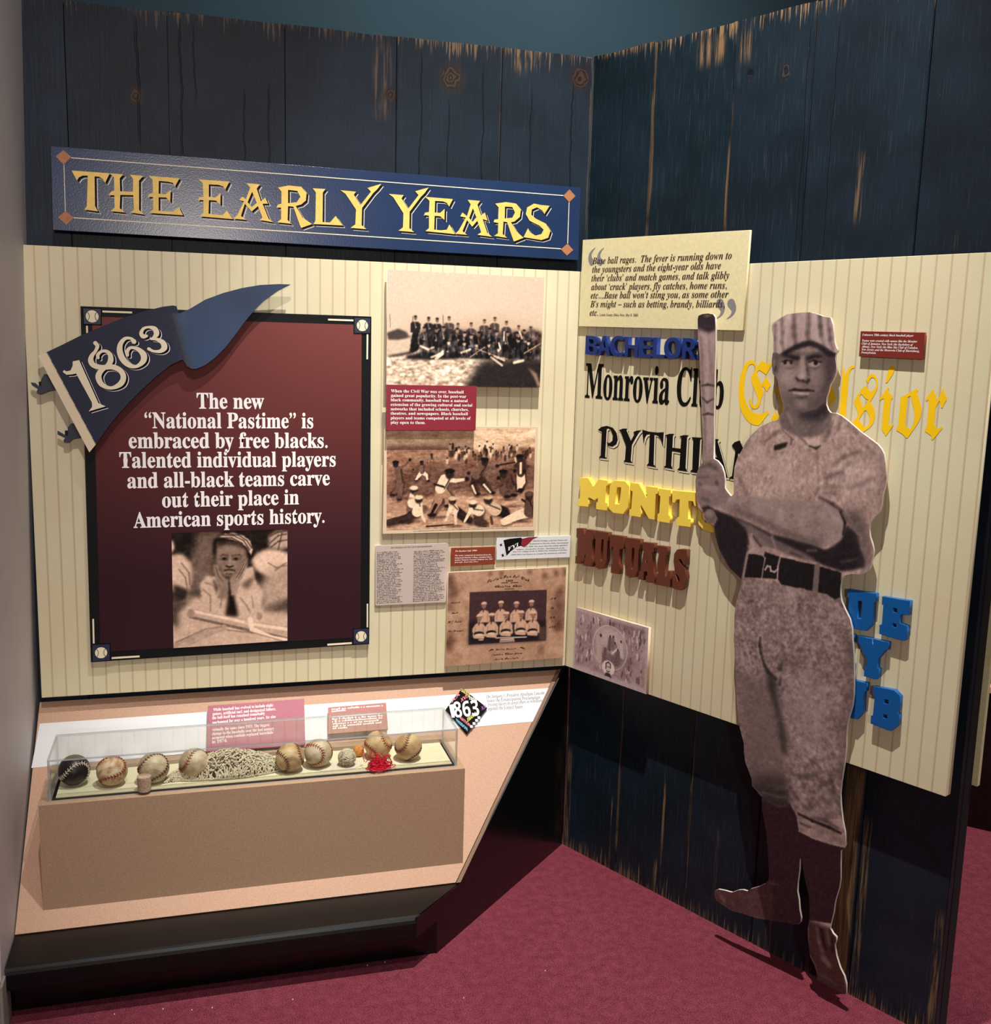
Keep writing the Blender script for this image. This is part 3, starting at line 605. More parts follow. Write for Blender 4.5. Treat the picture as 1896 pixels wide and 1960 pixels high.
bars = [[(-1.3553,1.6690),(-1.2824,1.6688),(-1.2825,1.6639),(-1.3555,1.6642)], [(-1.3967,1.6285),(-1.3923,1.6286),(-1.3922,1.5934),(-1.3967,1.5932)], [(-.7718,1.6670),(-.7022,1.6670),(-.7021,1.6621),(-.7718,1.6622)], [(-.6646,1.6275),(-.6602,1.6276),(-.6606,1.5586),(-.6650,1.5585)], [(-.6590,.8542),(-.6549,.8540),(-.6547,.7835),(-.6590,.7837)], [(-.7728,.7397),(-.7022,.7406),(-.7021,.7355),(-.7728,.7344)], [(-1.3610,.7336),(-1.2886,.7342),(-1.2887,.7294),(-1.3612,.7286)], [(-1.4072,.8440),(-1.4030,.8438),(-1.4036,.7751),(-1.4079,.7753)]]
for b in bars: plate('rule_bar', t, b, F_OFF, F_OFF+.0016, 'cream_ink', 0, org)
rows = [('The new', [(-1.1239,1.4170),(-.9461,1.4181)], .0415), ('“National Pastime” is', [(-1.2588,1.3635),(-.8125,1.3652)], .0415), ('embraced by free blacks.', [(-1.3005,1.3098),(-.7727,1.3104)], .0415),
        ('Talented individual players', [(-1.3251,1.2570),(-.7499,1.2575)], .0415), ('and all-black teams carve', [(-1.3071,1.2019),(-.7664,1.2045)], .0415), ('out their place in', [(-1.2194,1.1481),(-.8526,1.1509)], .0415), ('American sports history.', [(-1.2945,1.0932),(-.7811,1.0968)], .0415)]
text_block('lettering', t, [(s, TB, p[0], p[1], c) for s, p, c in rows], 'white_ink', F_OFF+.0014, org, .010)
# bold fattening: the photo's face is heavier
# --- child photograph inside the frame
q = [(-1.1965,1.0764),(-.8851,1.0809),(-.8868,.7559),(-1.1984,.7511)]
SEP = lambda v: (min(255, v*1.02+4), v*.90, v*.81)
pic = Pic(q, .0019, SEP(70)); 
def S_(pts): return pts
pic.poly([(-1.1986,1.0811),(-.8782,1.0854),(-.8831,1.0215),(-.9388,.9182),(-1.2020,.9282)], SEP(40), 3)
pic.poly([(-1.1247,1.0793),(-1.0630,1.0802),(-1.0816,1.0271),(-1.0876,.9239),(-1.1808,.8993),(-1.1526,.9919)], SEP(118), 6, .9)
pic.poly([(-1.2000,1.0165),(-1.1696,1.0180),(-1.1461,.9916),(-1.1435,.9635),(-1.1543,.9076),(-1.1591,.8843),(-1.2022,.9189)], SEP(196), 3)
pic.poly([(-1.2000,1.0189),(-1.1888,1.0347),(-1.1948,1.0580),(-1.1992,1.0535)], SEP(225), 2)
pic.poly([(-1.1953,.9327),(-1.1541,.9170),(-1.1590,.8937),(-1.1815,.8664),(-1.1964,.8858)], SEP(60), 3)
pic.poly([(-.9859,.9937),(-.9698,1.0145),(-.9425,1.0269),(-.9106,1.0222),(-.8832,1.0119),(-.8836,.9161),(-.9295,.9370),(-.9748,.9672)], SEP(205), 3)
pic.poly([(-.9339,.9658),(-.8833,.9833),(-.8838,.8775),(-.9532,.8418),(-.9662,.9192)], SEP(165), 6)
for i in range(7): pic.line([(-.9309,1.0607),(-.9058,1.0672),(-.8829,1.0595)][0:3], .0012, SEP(60+i*20), .5)
pic.poly([(-.9357,1.0277),(-.9377,1.0608),(-.9148,1.0768),(-.8828,1.0761),(-.8831,1.0262),(-.9106,1.0232)], SEP(170), 3)
for a in ([(-.9333,1.0418),(-.9104,1.0625),(-.8875,1.0667)], [(-.9311,1.0299),(-.9105,1.0460),(-.8853,1.0501)], [(-.9331,1.0607),(-.9126,1.0720),(-.8874,1.0762)], [(-.9106,1.0232),(-.9059,1.0458),(-.9003,1.0694)]): pic.line(a, .002, SEP(80), .8)
for a in ([(-.9202,.9630),(-.9017,.9743),(-.8856,.9762)], [(-.9383,.9850),(-.9155,.9700),(-.8879,.9834)], [(-1.1792,.9741),(-1.1622,.9502),(-1.1585,.9172)], [(-1.1723,.9925),(-1.1532,.9639),(-1.1516,.9310)]): pic.line(a, .002, SEP(110), .7)
pic.poly([(-1.1993,.8530),(-1.1457,.8979),(-.9530,.8611),(-.8839,.8532),(-.8845,.7508),(-1.2016,.7465)], SEP(186), 4)
pic.poly([(-.9623,.8519),(-.8838,.8775),(-.8840,.8387),(-.9486,.8465)], SEP(90), 5)
pic.poly([(-1.1985,.8859),(-1.1591,.8843),(-1.1458,.8931),(-1.1818,.8522),(-1.1827,.8049),(-1.2000,.8200)], SEP(90), 4)
# shirt and sleeves
pic.poly([(-1.1252,.9300),(-1.1093,.9530),(-1.0828,.9520),(-1.0652,.9325),(-1.0019,.9729),(-.9792,.9769),(-.9751,.9387),(-.9527,.8996),(-.9623,.8423),(-1.0216,.8306),(-1.0394,.8553),(-1.0485,.8462),(-1.0889,.8432),(-1.1197,.8684)], SEP(188), 2)
pic.poly([(-1.0516,.9462),(-1.0337,.9455),(-1.0323,.8837),(-1.0216,.8330),(-1.0577,.8370),(-1.0502,.8844)], SEP(30), 3)
pic.poly([(-1.0895,.9475),(-1.0743,.9234),(-1.0814,.8952),(-1.0876,.9239)], SEP(60), 2, .8); pic.poly([(-1.0160,.9259),(-.9932,.9393),(-.9750,.9482),(-.9935,.9107)], SEP(70), 3, .7)
for a in ([(-1.1166,.9156),(-1.0970,.8959),(-1.0977,.8532)], [(-1.0658,.8946),(-1.0708,.8615)], [(-.9847,.8913),(-.9805,.8575)], [(-1.0164,.8878),(-.9986,.8631),(-.9897,.8435)], [(-1.1097,.9341),(-1.0832,.9237)]): pic.line(a, .0022, SEP(130), .7, 1)
# hair, face, cap
pic.poly([(-1.0856,1.0552),(-1.0633,1.0639),(-.9831,1.0431),(-.9812,1.0053),(-.9972,.9869),(-1.0821,.9943),(-1.0882,1.0273)], SEP(24), 2)
pic.poly([(-1.0769,1.0456),(-1.0457,1.0495),(-1.0145,1.0440),(-.9990,1.0247),(-.9949,.9963),(-1.0019,.9729),(-1.0201,.9593),(-1.0382,.9481),(-1.0605,.9512),(-1.0736,.9705),(-1.0829,.9990)], SEP(128), 2.5)
pic.poly([(-1.0768,1.0503),(-1.0145,1.0487),(-1.0012,1.0295),(-1.0370,1.0375),(-1.0726,1.0352)], SEP(52), 3)
pic.poly([(-1.0722,1.0618),(-1.0565,1.0708),(-1.0320,1.0734),(-1.0053,1.0649),(-.9875,1.0480),(-.9810,1.0242),(-.9857,1.0078),(-.9945,1.0293),(-1.0145,1.0463),(-1.0412,1.0564)], SEP(206), 1)
for a in ([(-1.0632,1.0677),(-1.0321,1.0655),(-1.0055,1.0508),(-.9887,1.0244)], [(-1.0499,1.0715),(-1.0187,1.0666),(-.9965,1.0505),(-.9841,1.0290)], [(-1.0700,1.0604),(-1.0367,1.0595),(-1.0100,1.0439),(-.9924,1.0151)]): pic.line(a, .0018, SEP(66), .9)
pic.ell(*[(-1.0438,1.0307)][0], .022, .012, SEP(150), .6, .5)
for a in ([(-1.0263,.9996),(-1.0575,1.0006)][0:2],): 
    for p_ in a: pic.ell(p_[0], p_[1], .0105, .0042, SEP(58), .7, .8); pic.ell(p_[0]-.001, p_[1], .0040, .0030, SEP(22), .5)
pic.line([(-1.0374,1.0080),(-1.0172,1.0111),(-1.0127,1.0063)], .0016, SEP(60), .7, 1.5); pic.line([(-1.0686,1.0080),(-1.0618,1.0124),(-1.0485,1.0097)], .0016, SEP(60), .7, 1.5)
pic.poly([(-1.0464,1.0026),(-1.0397,1.0024),(-1.0355,.9811),(-1.0445,.9790),(-1.0511,.9816)], SEP(150), 1.5, .8); pic.line([(-1.0534,.9802),(-1.0445,.9762),(-1.0351,.9796)], .002, SEP(34), .9)
pic.line([(-1.0580,.9672),(-1.0446,.9696),(-1.0312,.9663)], .0024, SEP(60)); pic.line([(-1.0549,.9638),(-1.0447,.9611),(-1.0344,.9635)], .0016, SEP(140), .7); pic.line([(-1.0537,.9576),(-1.0380,.9570)], .002, SEP(70), .7)
# hands and wrists
pic.poly([(-1.0867,.9851),(-1.0769,.9848),(-1.0627,.9513),(-1.0495,.9414),(-1.0498,.9129),(-1.0658,.8946),(-1.0787,.9235),(-1.0870,.9616)], SEP(138), 1.5)
pic.poly([(-1.0450,.9412),(-1.0200,.9640),(-1.0062,.9872),(-.9948,.9987),(-.9964,.9774),(-1.0112,.9447),(-1.0205,.9213),(-1.0253,.9001),(-1.0411,.8936)], SEP(150), 1.5)
for a in ([(-1.0040,.9871),(-1.0178,.9592),(-1.0270,.9453)], [(-.9981,.9869),(-1.0111,.9590),(-1.0202,.9450)], [(-1.0823,.9802),(-1.0739,.9517),(-1.0629,.9371)]): pic.line(a, .0012, SEP(70), .7)
pic.poly([(-1.0746,.9044),(-1.0496,.9272),(-1.0479,.8939),(-1.0660,.8803),(-1.0793,.8904)], SEP(120), 2, .7); 
# bats
pic.line([(-1.1488,.8484,.0142),(-1.0668,.8255,.0134),(-.9765,.7994,.0164),(-.8843,.7778,.0205)], .01, SEP(176)); pic.line([(-1.1465,.8554,.0038),(-1.0667,.8327,.0038),(-.9764,.8082,.0043),(-.8843,.7890,.0049)], .002, SEP(222), .8); pic.line([(-1.1512,.8376,.0038),(-1.0670,.8135,.0038),(-.9766,.7873,.0048),(-.8844,.7606,.0049)], .002, SEP(104), .8)
pic.ell(*[(-1.1501,.8484)][0], .010, .012, SEP(150), .2)
pic.line([(-.9670,.8304,.0116),(-.9946,.8172,.0106)], .006, SEP(190)); pic.ell(*[(-.9647,.8317)][0], .008, .012, SEP(150), .2)
pic.line([(-1.0626,.8037,.0086),(-1.1122,.7871,.0105),(-1.1837,.7574,.0143)], .008, SEP(166)); pic.line([(-.9899,.8242,.0067),(-.9857,.7951,.0068),(-.9308,.7680,.0058),(-.8844,.7557,.0059)], .004, SEP(216))
pic.line([(-1.0537,.7961),(-.9766,.7825),(-.8891,.7511)], .002, SEP(110), .6); pic.line([(-1.1923,.7674),(-1.1119,.8014),(-1.0671,.8063)], .002, SEP(120), .6)
pic.noise(5, .006, 3, seed=3); pic.noise(4, .002, 1, seed=4); pic.a = 120+(pic.a-120)*1.3
pic.build('child_photograph', t, F_OFF+.0030, org, label='sepia photograph of a child in a cap resting chin on hands above crossed bats')

# ================================================================== PENNANT
q = [(-1.5117,1.5490),(-1.4909,1.5589),(-1.4546,1.5778),(-1.4101,1.6021),(-1.3554,1.6281),(-1.3054,1.6504),(-1.2551,1.6689),(-1.2045,1.6836),(-1.1791,1.6876),(-1.1703,1.6861)] + [(-1.1652,1.6672),(-1.1375,1.6798),(-1.0970,1.7057),(-1.0503,1.7248),(-1.0033,1.7392),(-.9560,1.7491),(-.9083,1.7536),(-.8741,1.7540),(-.9084,1.7351),(-.9469,1.7065),(-.9757,1.6768),(-.9981,1.6490),(-1.0237,1.6131),(-1.0461,1.5837),(-1.0747,1.5542),(-1.1000,1.5344),(-1.1219,1.5244),(-1.1343,1.5232),(-1.1465,1.5303),(-1.1570,1.5476),(-1.1601,1.5466)] + [(-1.1876,1.5331),(-1.2240,1.5032),(-1.2604,1.4682),(-1.2993,1.4279),(-1.3382,1.3824),(-1.3644,1.3451),(-1.3814,1.3206),(-1.3970,1.3011)]
org = q[-1]; t = frame_thing('pennant', 'navy pennant with a curled tail, cream edge band and the year 1863', 'pennant', LW, org[0], org[1], 0)
PO = .093
plate('pennant_board', t, q, PO-.010, PO, 'navy_dark', .0006, org)
for uz in [(-1.2879,1.5423),(-1.3993,1.4592)]: box('standoff', (uz[0]-org[0]-.02, uz[0]-org[0]+.02, uz[1]-org[1]-.02, uz[1]-org[1]+.02, .0675, PO-.010), 'dark', t)
xs = [p[0] for p in q]; ys = [p[1] for p in q]
pic = Pic([(min(xs), max(ys)), (max(xs), max(ys)), (max(xs), min(ys)), (min(xs), min(ys))], .0020, (46, 50, 68))
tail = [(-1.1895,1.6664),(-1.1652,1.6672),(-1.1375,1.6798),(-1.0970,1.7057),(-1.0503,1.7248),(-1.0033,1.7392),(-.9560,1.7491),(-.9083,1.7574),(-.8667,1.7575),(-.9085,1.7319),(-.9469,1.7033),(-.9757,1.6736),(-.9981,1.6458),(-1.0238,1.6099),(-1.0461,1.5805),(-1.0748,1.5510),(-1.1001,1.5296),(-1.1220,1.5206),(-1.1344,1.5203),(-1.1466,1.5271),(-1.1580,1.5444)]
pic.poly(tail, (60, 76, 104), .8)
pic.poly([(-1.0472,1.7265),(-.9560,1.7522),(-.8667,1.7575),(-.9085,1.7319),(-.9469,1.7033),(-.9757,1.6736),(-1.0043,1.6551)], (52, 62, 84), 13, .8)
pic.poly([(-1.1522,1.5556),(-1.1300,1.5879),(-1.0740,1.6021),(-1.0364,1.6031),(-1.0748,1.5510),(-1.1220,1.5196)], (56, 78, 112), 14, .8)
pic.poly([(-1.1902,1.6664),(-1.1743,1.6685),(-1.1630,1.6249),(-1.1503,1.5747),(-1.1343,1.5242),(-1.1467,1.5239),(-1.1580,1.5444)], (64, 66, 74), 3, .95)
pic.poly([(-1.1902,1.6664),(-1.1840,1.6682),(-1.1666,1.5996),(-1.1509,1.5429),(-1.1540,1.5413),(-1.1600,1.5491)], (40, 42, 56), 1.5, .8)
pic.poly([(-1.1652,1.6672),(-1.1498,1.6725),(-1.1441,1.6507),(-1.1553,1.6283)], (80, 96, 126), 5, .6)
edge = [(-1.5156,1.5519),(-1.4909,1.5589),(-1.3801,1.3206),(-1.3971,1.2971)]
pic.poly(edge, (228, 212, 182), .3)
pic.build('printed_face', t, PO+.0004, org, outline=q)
one = [(-1.4540,1.5095),(-1.4509,1.5147),(-1.4449,1.5110),(-1.4351,1.5138),(-1.4298,1.5255),(-1.4289,1.5372),(-1.4134,1.5406),(-1.3704,1.4303),(-1.3525,1.4221),(-1.3951,1.4085),(-1.3860,1.4204),(-1.3864,1.4323),(-1.4220,1.5062),(-1.4330,1.5034),(-1.4452,1.5024)]
eight = [[(-1.3728,1.5851,.0052),(-1.3681,1.5774,.0047),(-1.3734,1.5643,.0039),(-1.3824,1.5525,.0052),(-1.3853,1.5394,.0068),(-1.3783,1.5279,.0068),(-1.3588,1.5230,.0063),(-1.3339,1.5249,.0068),(-1.3143,1.5161,.0068),(-1.3068,1.4991,.0068),(-1.3153,1.4806,.0068),(-1.3381,1.4702,.0042),(-1.3602,1.4786,.0063),(-1.3682,1.4981,.0073),(-1.3615,1.5139,.0063),(-1.3463,1.5272,.0052),(-1.3372,1.5405,.0068),(-1.3379,1.5561,.0057),(-1.3476,1.5650,.0042),(-1.3599,1.5634,.0036),(-1.3681,1.5541,.0042),(-1.3673,1.5476,.0036)]]
six = [[(-1.2784,1.5914,.0063),(-1.2857,1.5991,.0036),(-1.2994,1.5987,.0042),(-1.3110,1.5854,.0057),(-1.3140,1.5671,.0073),(-1.3077,1.5463,.0078),(-1.2926,1.5309,.0068),(-1.2739,1.5274,.0042),(-1.2572,1.5409,.0068),(-1.2555,1.5580,.0079),(-1.2689,1.5721,.0052),(-1.2864,1.5756,.0037),(-1.2954,1.5662,.0047),(-1.2952,1.5558,.0037)]]
three = [[(-1.2467,1.6067,.0037),(-1.2555,1.6056,.0057),(-1.2598,1.6141,.0047),(-1.2537,1.6255,.0036),(-1.2406,1.6296,.0031),(-1.2261,1.6256,.0063),(-1.2218,1.6134,.0068),(-1.2292,1.6032,.0037),(-1.2363,1.5991,.0021)] , [(-1.2363,1.5986,.0021),(-1.2217,1.5987,.0042),(-1.2067,1.5907,.0068),(-1.2032,1.5777,.0074),(-1.2135,1.5682,.0047),(-1.2300,1.5678,.0032),(-1.2420,1.5735,.0042)]]
for nm, kind, sh in (('digit', 0, one), ('digit', 1, eight), ('digit', 1, six), ('digit', 1, three)):
    parts = []
    for dx, dy, k, z in ((.0066, -.0050, 'white_ink', .0009), (.0050, -.0038, 'navy_dark', .0012), (.0040, -.0030, 'ink', .0015), (0, 0, 'cream_ink', .0019)):
        me = strokes('s', sh, PO+z, org, dx, dy) if kind else shape_mesh('s', shift([sh], dx, dy), PO+z, PO+z+.0001, 0, org)
        parts.append((me, k))
    addj(nm, parts, t)
for bow in ([(-1.5338,1.4804),(-1.5230,1.4793),(-1.5150,1.4703),(-1.5088,1.4730),(-1.5095,1.4873),(-1.5004,1.5030),(-1.4944,1.5018),(-1.4899,1.4928),(-1.4843,1.4799),(-1.4752,1.4631),(-1.4924,1.4589),(-1.5097,1.4509),(-1.5193,1.4521),(-1.5203,1.4585),(-1.5176,1.4638),(-1.5305,1.4727)], [(-1.4744,1.3562),(-1.4648,1.3501),(-1.4516,1.3414),(-1.4488,1.3489),(-1.4495,1.3647),(-1.4405,1.3754),(-1.4343,1.3754),(-1.4250,1.3595),(-1.4183,1.3383),(-1.4357,1.3356),(-1.4485,1.3249),(-1.4595,1.3255),(-1.4610,1.3316),(-1.4567,1.3369),(-1.4747,1.3467)]):
    plate('tie_cord', t, bow, P_OFF+.018, P_OFF+.026, 'navy_dark', .0006, org)
    c = (sum(p[0] for p in bow)/len(bow), sum(p[1] for p in bow)/len(bow)); box('cord_spacer', (c[0]-.008-org[0], c[0]+.008-org[0], c[1]-.008-org[1], c[1]+.008-org[1], P_OFF, P_OFF+.018), 'dark', t)

# ================================================================== LEFT WALL PICTURES
def board_on(fr, name, label, cat, q, z0, z1, m, off0=None, back=True, **k):
    o_ = q[3]; r = frame_thing(name, label, cat, fr, o_[0], o_[1], 0, **k); plate('board', r, q, z0, z1, m, .0004, o_)
    if back and z0 > P_OFF+.002:
        cx, cy = sum(p[0] for p in q)/4-o_[0], sum(p[1] for p in q)/4-o_[1]; w = abs(q[1][0]-q[0][0])*.25; h = abs(q[0][1]-q[3][1])*.25
        box('standoff', (cx-w, cx+w, cy-h, cy+h, P_OFF, z0), 'dark', r)
    return r, o_
# --- soldiers photograph
q = [(-.6106,1.8059),(-.1528,1.8031),(-.1561,1.4884),(-.6104,1.4894)]
t, org = board_on(LW, 'group_photograph', 'sepia photograph of uniformed men gathered on grass, top of the right column', 'photograph', q, .068, .080, 'edge_white')
pic = Pic(q, .0019, (218, 194, 172)); hz = [(-.6118,1.6209),(-.1557,1.6494)]
pic.poly([(-.6148,1.6178),(-.6137,1.8072),(-.1479,1.8064),(-.1559,1.6557)], (218, 194, 172), 1)
pic.poly([(-.5592,1.6620),(-.4198,1.6725),(-.2904,1.6953),(-.1562,1.6620),(-.1550,1.6304),(-.5587,1.6193)], (206, 170, 142), 9, .6)
pic.poly([(-.6149,1.6208),(-.1557,1.6494),(-.1498,1.4837),(-.6135,1.4832)], (214, 190, 166), 2)
gm = pic.mask([(-.6144,1.5752),(-.3529,1.5782),(-.1528,1.5669),(-.1498,1.4837),(-.6135,1.4832)], 4)
n = pic.noise(42, .0032, 2, gm, (1.3, .8), 11)
pic.poly([(-.6103,1.6331),(-.5778,1.6462),(-.5558,1.6377),(-.5430,1.6228),(-.5743,1.6153),(-.6055,1.6144)], (44, 34, 34), 1.5, .85); pic.line([(-.6025,1.6848),(-.6009,1.6486)], .0008, (120, 96, 84)); 
pic.poly([(-.3361,1.5629),(-.1531,1.5765),(-.1498,1.4837),(-.3898,1.4834),(-.3644,1.5152)], (26, 20, 22), 6, .95)
pic.poly([(-.5549,1.5704),(-.5076,1.5839),(-.4180,1.5860),(-.3201,1.5790),(-.2868,1.5671),(-.3852,1.5681),(-.4498,1.5635),(-.5136,1.5606),(-.5516,1.5613)], (26, 20, 22), 2)
pic.poly([(-.6081,1.5692),(-.5487,1.5829),(-.5203,1.5866),(-.5455,1.5753),(-.6019,1.5657)], (50, 38, 36), 1.5, .9)
r_ = random.Random(5)
C2 = lambda x, y: (0, 0)
def P720(pts): return pts
band = [(-.5211,1.6387),(-.4386,1.6473),(-.3545,1.6436),(-.2560,1.6465),(-.1557,1.6494),(-.1528,1.5669),(-.3200,1.5758),(-.4179,1.5798),(-.5171,1.5805)]
pic.poly(band, (40, 31, 32), 4, .9)
def man(pic, x, y, s, coat=(26, 20, 24), face=(120, 90, 74), h=2.6, al=1):
    pic.poly([(x-s*1.1, y-s*h), (x-s*1.15, y-s*1.3), (x-s*.6, y-s*.9), (x+s*.6, y-s*.9), (x+s*1.15, y-s*1.3), (x+s*1.1, y-s*h)], coat, .8, al)
    pic.ell(x, y-s*.1, s*.36, s*.48, face, .3, al); pic.ell(x, y+s*.30, s*.38, s*.22, (24, 18, 20), .3, al)
    pic.line([(x-s*.15, y-s*1.0), (x+s*.1, y-s*2.2)], s*.1, (210, 180, 156), .6*al); pic.ell(x+s*r_.uniform(-.6, .6), y-s*2.1, s*.2, s*.16, (196, 160, 136), .3, .8*al)
st_ = [(-.5296,1.6775),(-.4917,1.6748),(-.4672,1.6734),(-.4328,1.6782),(-.4067,1.6606),(-.3679,1.6633),(-.3291,1.6738),(-.2982,1.6810),(-.2633,1.6712),(-.2265,1.6599),(-.1897,1.6578)]
for i, p in enumerate(st_): man(pic, p[0], p[1], .0125, h=3.4, al=(1 if i < 3 else .75))
for p in [(-.5039,1.6469),(-.4689,1.6449),(-.4482,1.6501),(-.4080,1.6467),(-.3868,1.6365),(-.3672,1.6308),(-.3445,1.6377),(-.3121,1.6495),(-.2922,1.6423),(-.2591,1.6417),(-.2292,1.6394),(-.2094,1.6478)]: man(pic, p[0], p[1], .0135, face=r_.choice(((150, 118, 98), (190, 158, 136), (112, 84, 70))), h=3.6)
for p in [(-.4330,1.6120),(-.3862,1.6101),(-.3503,1.6064),(-.3143,1.6073),(-.2843,1.5955),(-.1950,1.6167),(-.2253,1.6222)]: man(pic, p[0], p[1], .0125, face=(206, 176, 152), h=3)
pic.poly([(-.5370,1.6444),(-.5211,1.6387),(-.5188,1.5897),(-.5329,1.5802),(-.5456,1.5814),(-.5398,1.6199)], (22, 17, 22), 1)
for a, w_, c_ in (([(-.5142,1.5991),(-.4918,1.5904),(-.4760,1.5970)], .003, (206, 180, 158)), ([(-.4819,1.5690),(-.4628,1.5756),(-.4502,1.5852)], .003, (214, 190, 168)), ([(-.3690,1.5716),(-.3272,1.6007)], .0012, (210, 180, 150)), ([(-.3533,1.5969),(-.2937,1.5764),(-.2569,1.5678)], .0012, (200, 170, 140)), ([(-.3068,1.5730),(-.2730,1.5501)], .003, (226, 200, 176)), ([(-.2970,1.5763),(-.2668,1.5644)], .0025, (226, 200, 176)), ([(-.2367,1.5587),(-.2101,1.5657)], .004, (236, 214, 190)), ([(-.2205,1.5781),(-.1546,1.6177)], .0018, (200, 168, 130)), ([(-.4505,1.6868),(-.4492,1.6501)], .0008, (60, 48, 46)), ([(-.5375,1.6809),(-.5372,1.6627)], .0008, (60, 48, 46)), ([(-.3953,1.5834),(-.3695,1.5934)], .003, (220, 196, 172)), ([(-.2692,1.6461),(-.2701,1.6210)], .002, (230, 206, 186)), ([(-.4501,1.5790),(-.4690,1.5647)], .004, (218, 196, 172)), ([(-.2848,1.6143),(-.2793,1.5956)], .002, (226, 200, 180)), ([(-.2228,1.6474),(-.2155,1.6287)], .003, (226, 200, 180))): pic.line(a, w_, c_)
pic.poly([(-.2517,1.6152),(-.2117,1.6162),(-.2069,1.5721),(-.2536,1.5679)], (14, 11, 14), 1.5); pic.poly([(-.1931,1.6609),(-.1555,1.6431),(-.1544,1.6114),(-.1883,1.6169)], (70, 48, 42), 3, .8)
bm_ = pic.mask([(-.5463,1.6350),(-.1590,1.6461),(-.1562,1.5668),(-.3199,1.5695),(-.5454,1.5707)], 3)
pic.noise(40, .0040, 2, bm_, (.8, 1.3), seed=12)
pic.poly([(-.1960,1.5469),(-.1684,1.5283),(-.1535,1.4933),(-.1601,1.4867),(-.1748,1.5186)], (200, 160, 130), 2, .8)
pic.noise(3, .0015, 1, seed=13)
pic.build('print', t, .0804, org)
# --- maroon caption
q = [(-.6123,1.4900),(-.3504,1.4899),(-.3512,1.3627),(-.6116,1.3618)]
t, org = board_on(LW, 'caption_card', 'maroon caption card in white type below the sepia group photograph', 'caption', q, .086, .094, 'maroon')
R8 = ['When the Civil War was over, baseball', 'gained great popularity. In the post-war', 'black community, baseball was a natural', 'extension of the growing cultural and social', 'networks that included schools, churches,', 'theatres, and newspapers. Black baseball', 'players and teams competed at all levels of', 'play open to them.']
ends = [(-.5995,1.4689),(-.3891,1.4683),(-.5994,1.4563),(-.3813,1.4559),(-.5999,1.4440),(-.3768,1.4436),(-.5998,1.4310),(-.3628,1.4312),(-.5996,1.4186),(-.3736,1.4187),(-.5995,1.4062),(-.3753,1.4064),(-.5994,1.3932),(-.3668,1.3935),(-.5992,1.3808),(-.4993,1.3804)]
text_block('lettering', t, [(s, TB, ends[2*i], ends[2*i+1], .0082) for i, s in enumerate(R8)], 'white_ink', .0944, org)
# --- engraving of a ball game
q = [(-.6113,1.3725),(-.1529,1.3728),(-.1530,1.0603),(-.6150,1.0606)]
t, org = board_on(LW, 'engraving_print', 'sepia engraving of a lively outdoor ball game below the maroon caption', 'print', q, .060, .070, 'print_cream')
iq = [(-.6059,1.3654),(-.1623,1.3672),(-.1598,1.0739),(-.6039,1.0713)]
pic = Pic(iq, .0017, (216, 184, 156))
pic.poly([(-.6101,1.3103),(-.4753,1.3134),(-.3435,1.3036),(-.1592,1.3099),(-.1526,1.0670),(-.6077,1.0675)], (160, 124, 104), 3)
pic.poly([(-.5391,1.2562),(-.4088,1.2619),(-.1595,1.2671),(-.1567,1.1876),(-.2727,1.1692),(-.4727,1.1654),(-.6055,1.1673),(-.6059,1.2057)], (112, 84, 74), 10, .9)
pic.poly([(-.6084,1.1417),(-.4070,1.1743),(-.1558,1.1609),(-.1526,1.0670),(-.6077,1.0675)], (192, 156, 132), 8, .9)
pic.noise(12, .008, 3, None, (2.4, .7), 21); pic.noise(10, .0020, 2, None, (2.2, .7), 22)
tm = pic.mask([(-.2498,1.3133),(-.1610,1.3099),(-.1606,1.3001),(-.2461,1.3018)], 2); pic.poly([(-.2481,1.3126),(-.2261,1.3149),(-.1986,1.3083),(-.1609,1.3083),(-.1606,1.2984),(-.2460,1.3009)], (120, 92, 80), 2, .8)
pic.poly([(-.6038,1.3151),(-.5464,1.3166),(-.4558,1.3140),(-.4362,1.3127),(-.3503,1.3107),(-.3502,1.3036),(-.6036,1.3009)], (130, 100, 88), 3, .6)
for a in ([(-.3414,1.3520),(-.2944,1.3440),(-.2440,1.3474)], [(-.3372,1.3165),(-.3106,1.3230),(-.2769,1.3165)]): pic.line(a, .003, (236, 210, 184), .7, 2)
r_ = random.Random(8)
for i in range(70):
    u = r_.random(); pt = [(-.4291,1.2877),(-.1669,1.2836)]; x = pt[0][0]+(pt[1][0]-pt[0][0])*u; y = pt[0][1]+r_.gauss(0, .012)+.004
    pic.ell(x, y, .004, .009, r_.choice(((60, 46, 42), (90, 70, 62), (226, 198, 172))), .3, .8); pic.ell(x, y+.009, .0028, .003, (52, 40, 38), .3, .8)
DK_, LT_, MD_ = (46, 35, 36), (232, 206, 180), (120, 94, 82)
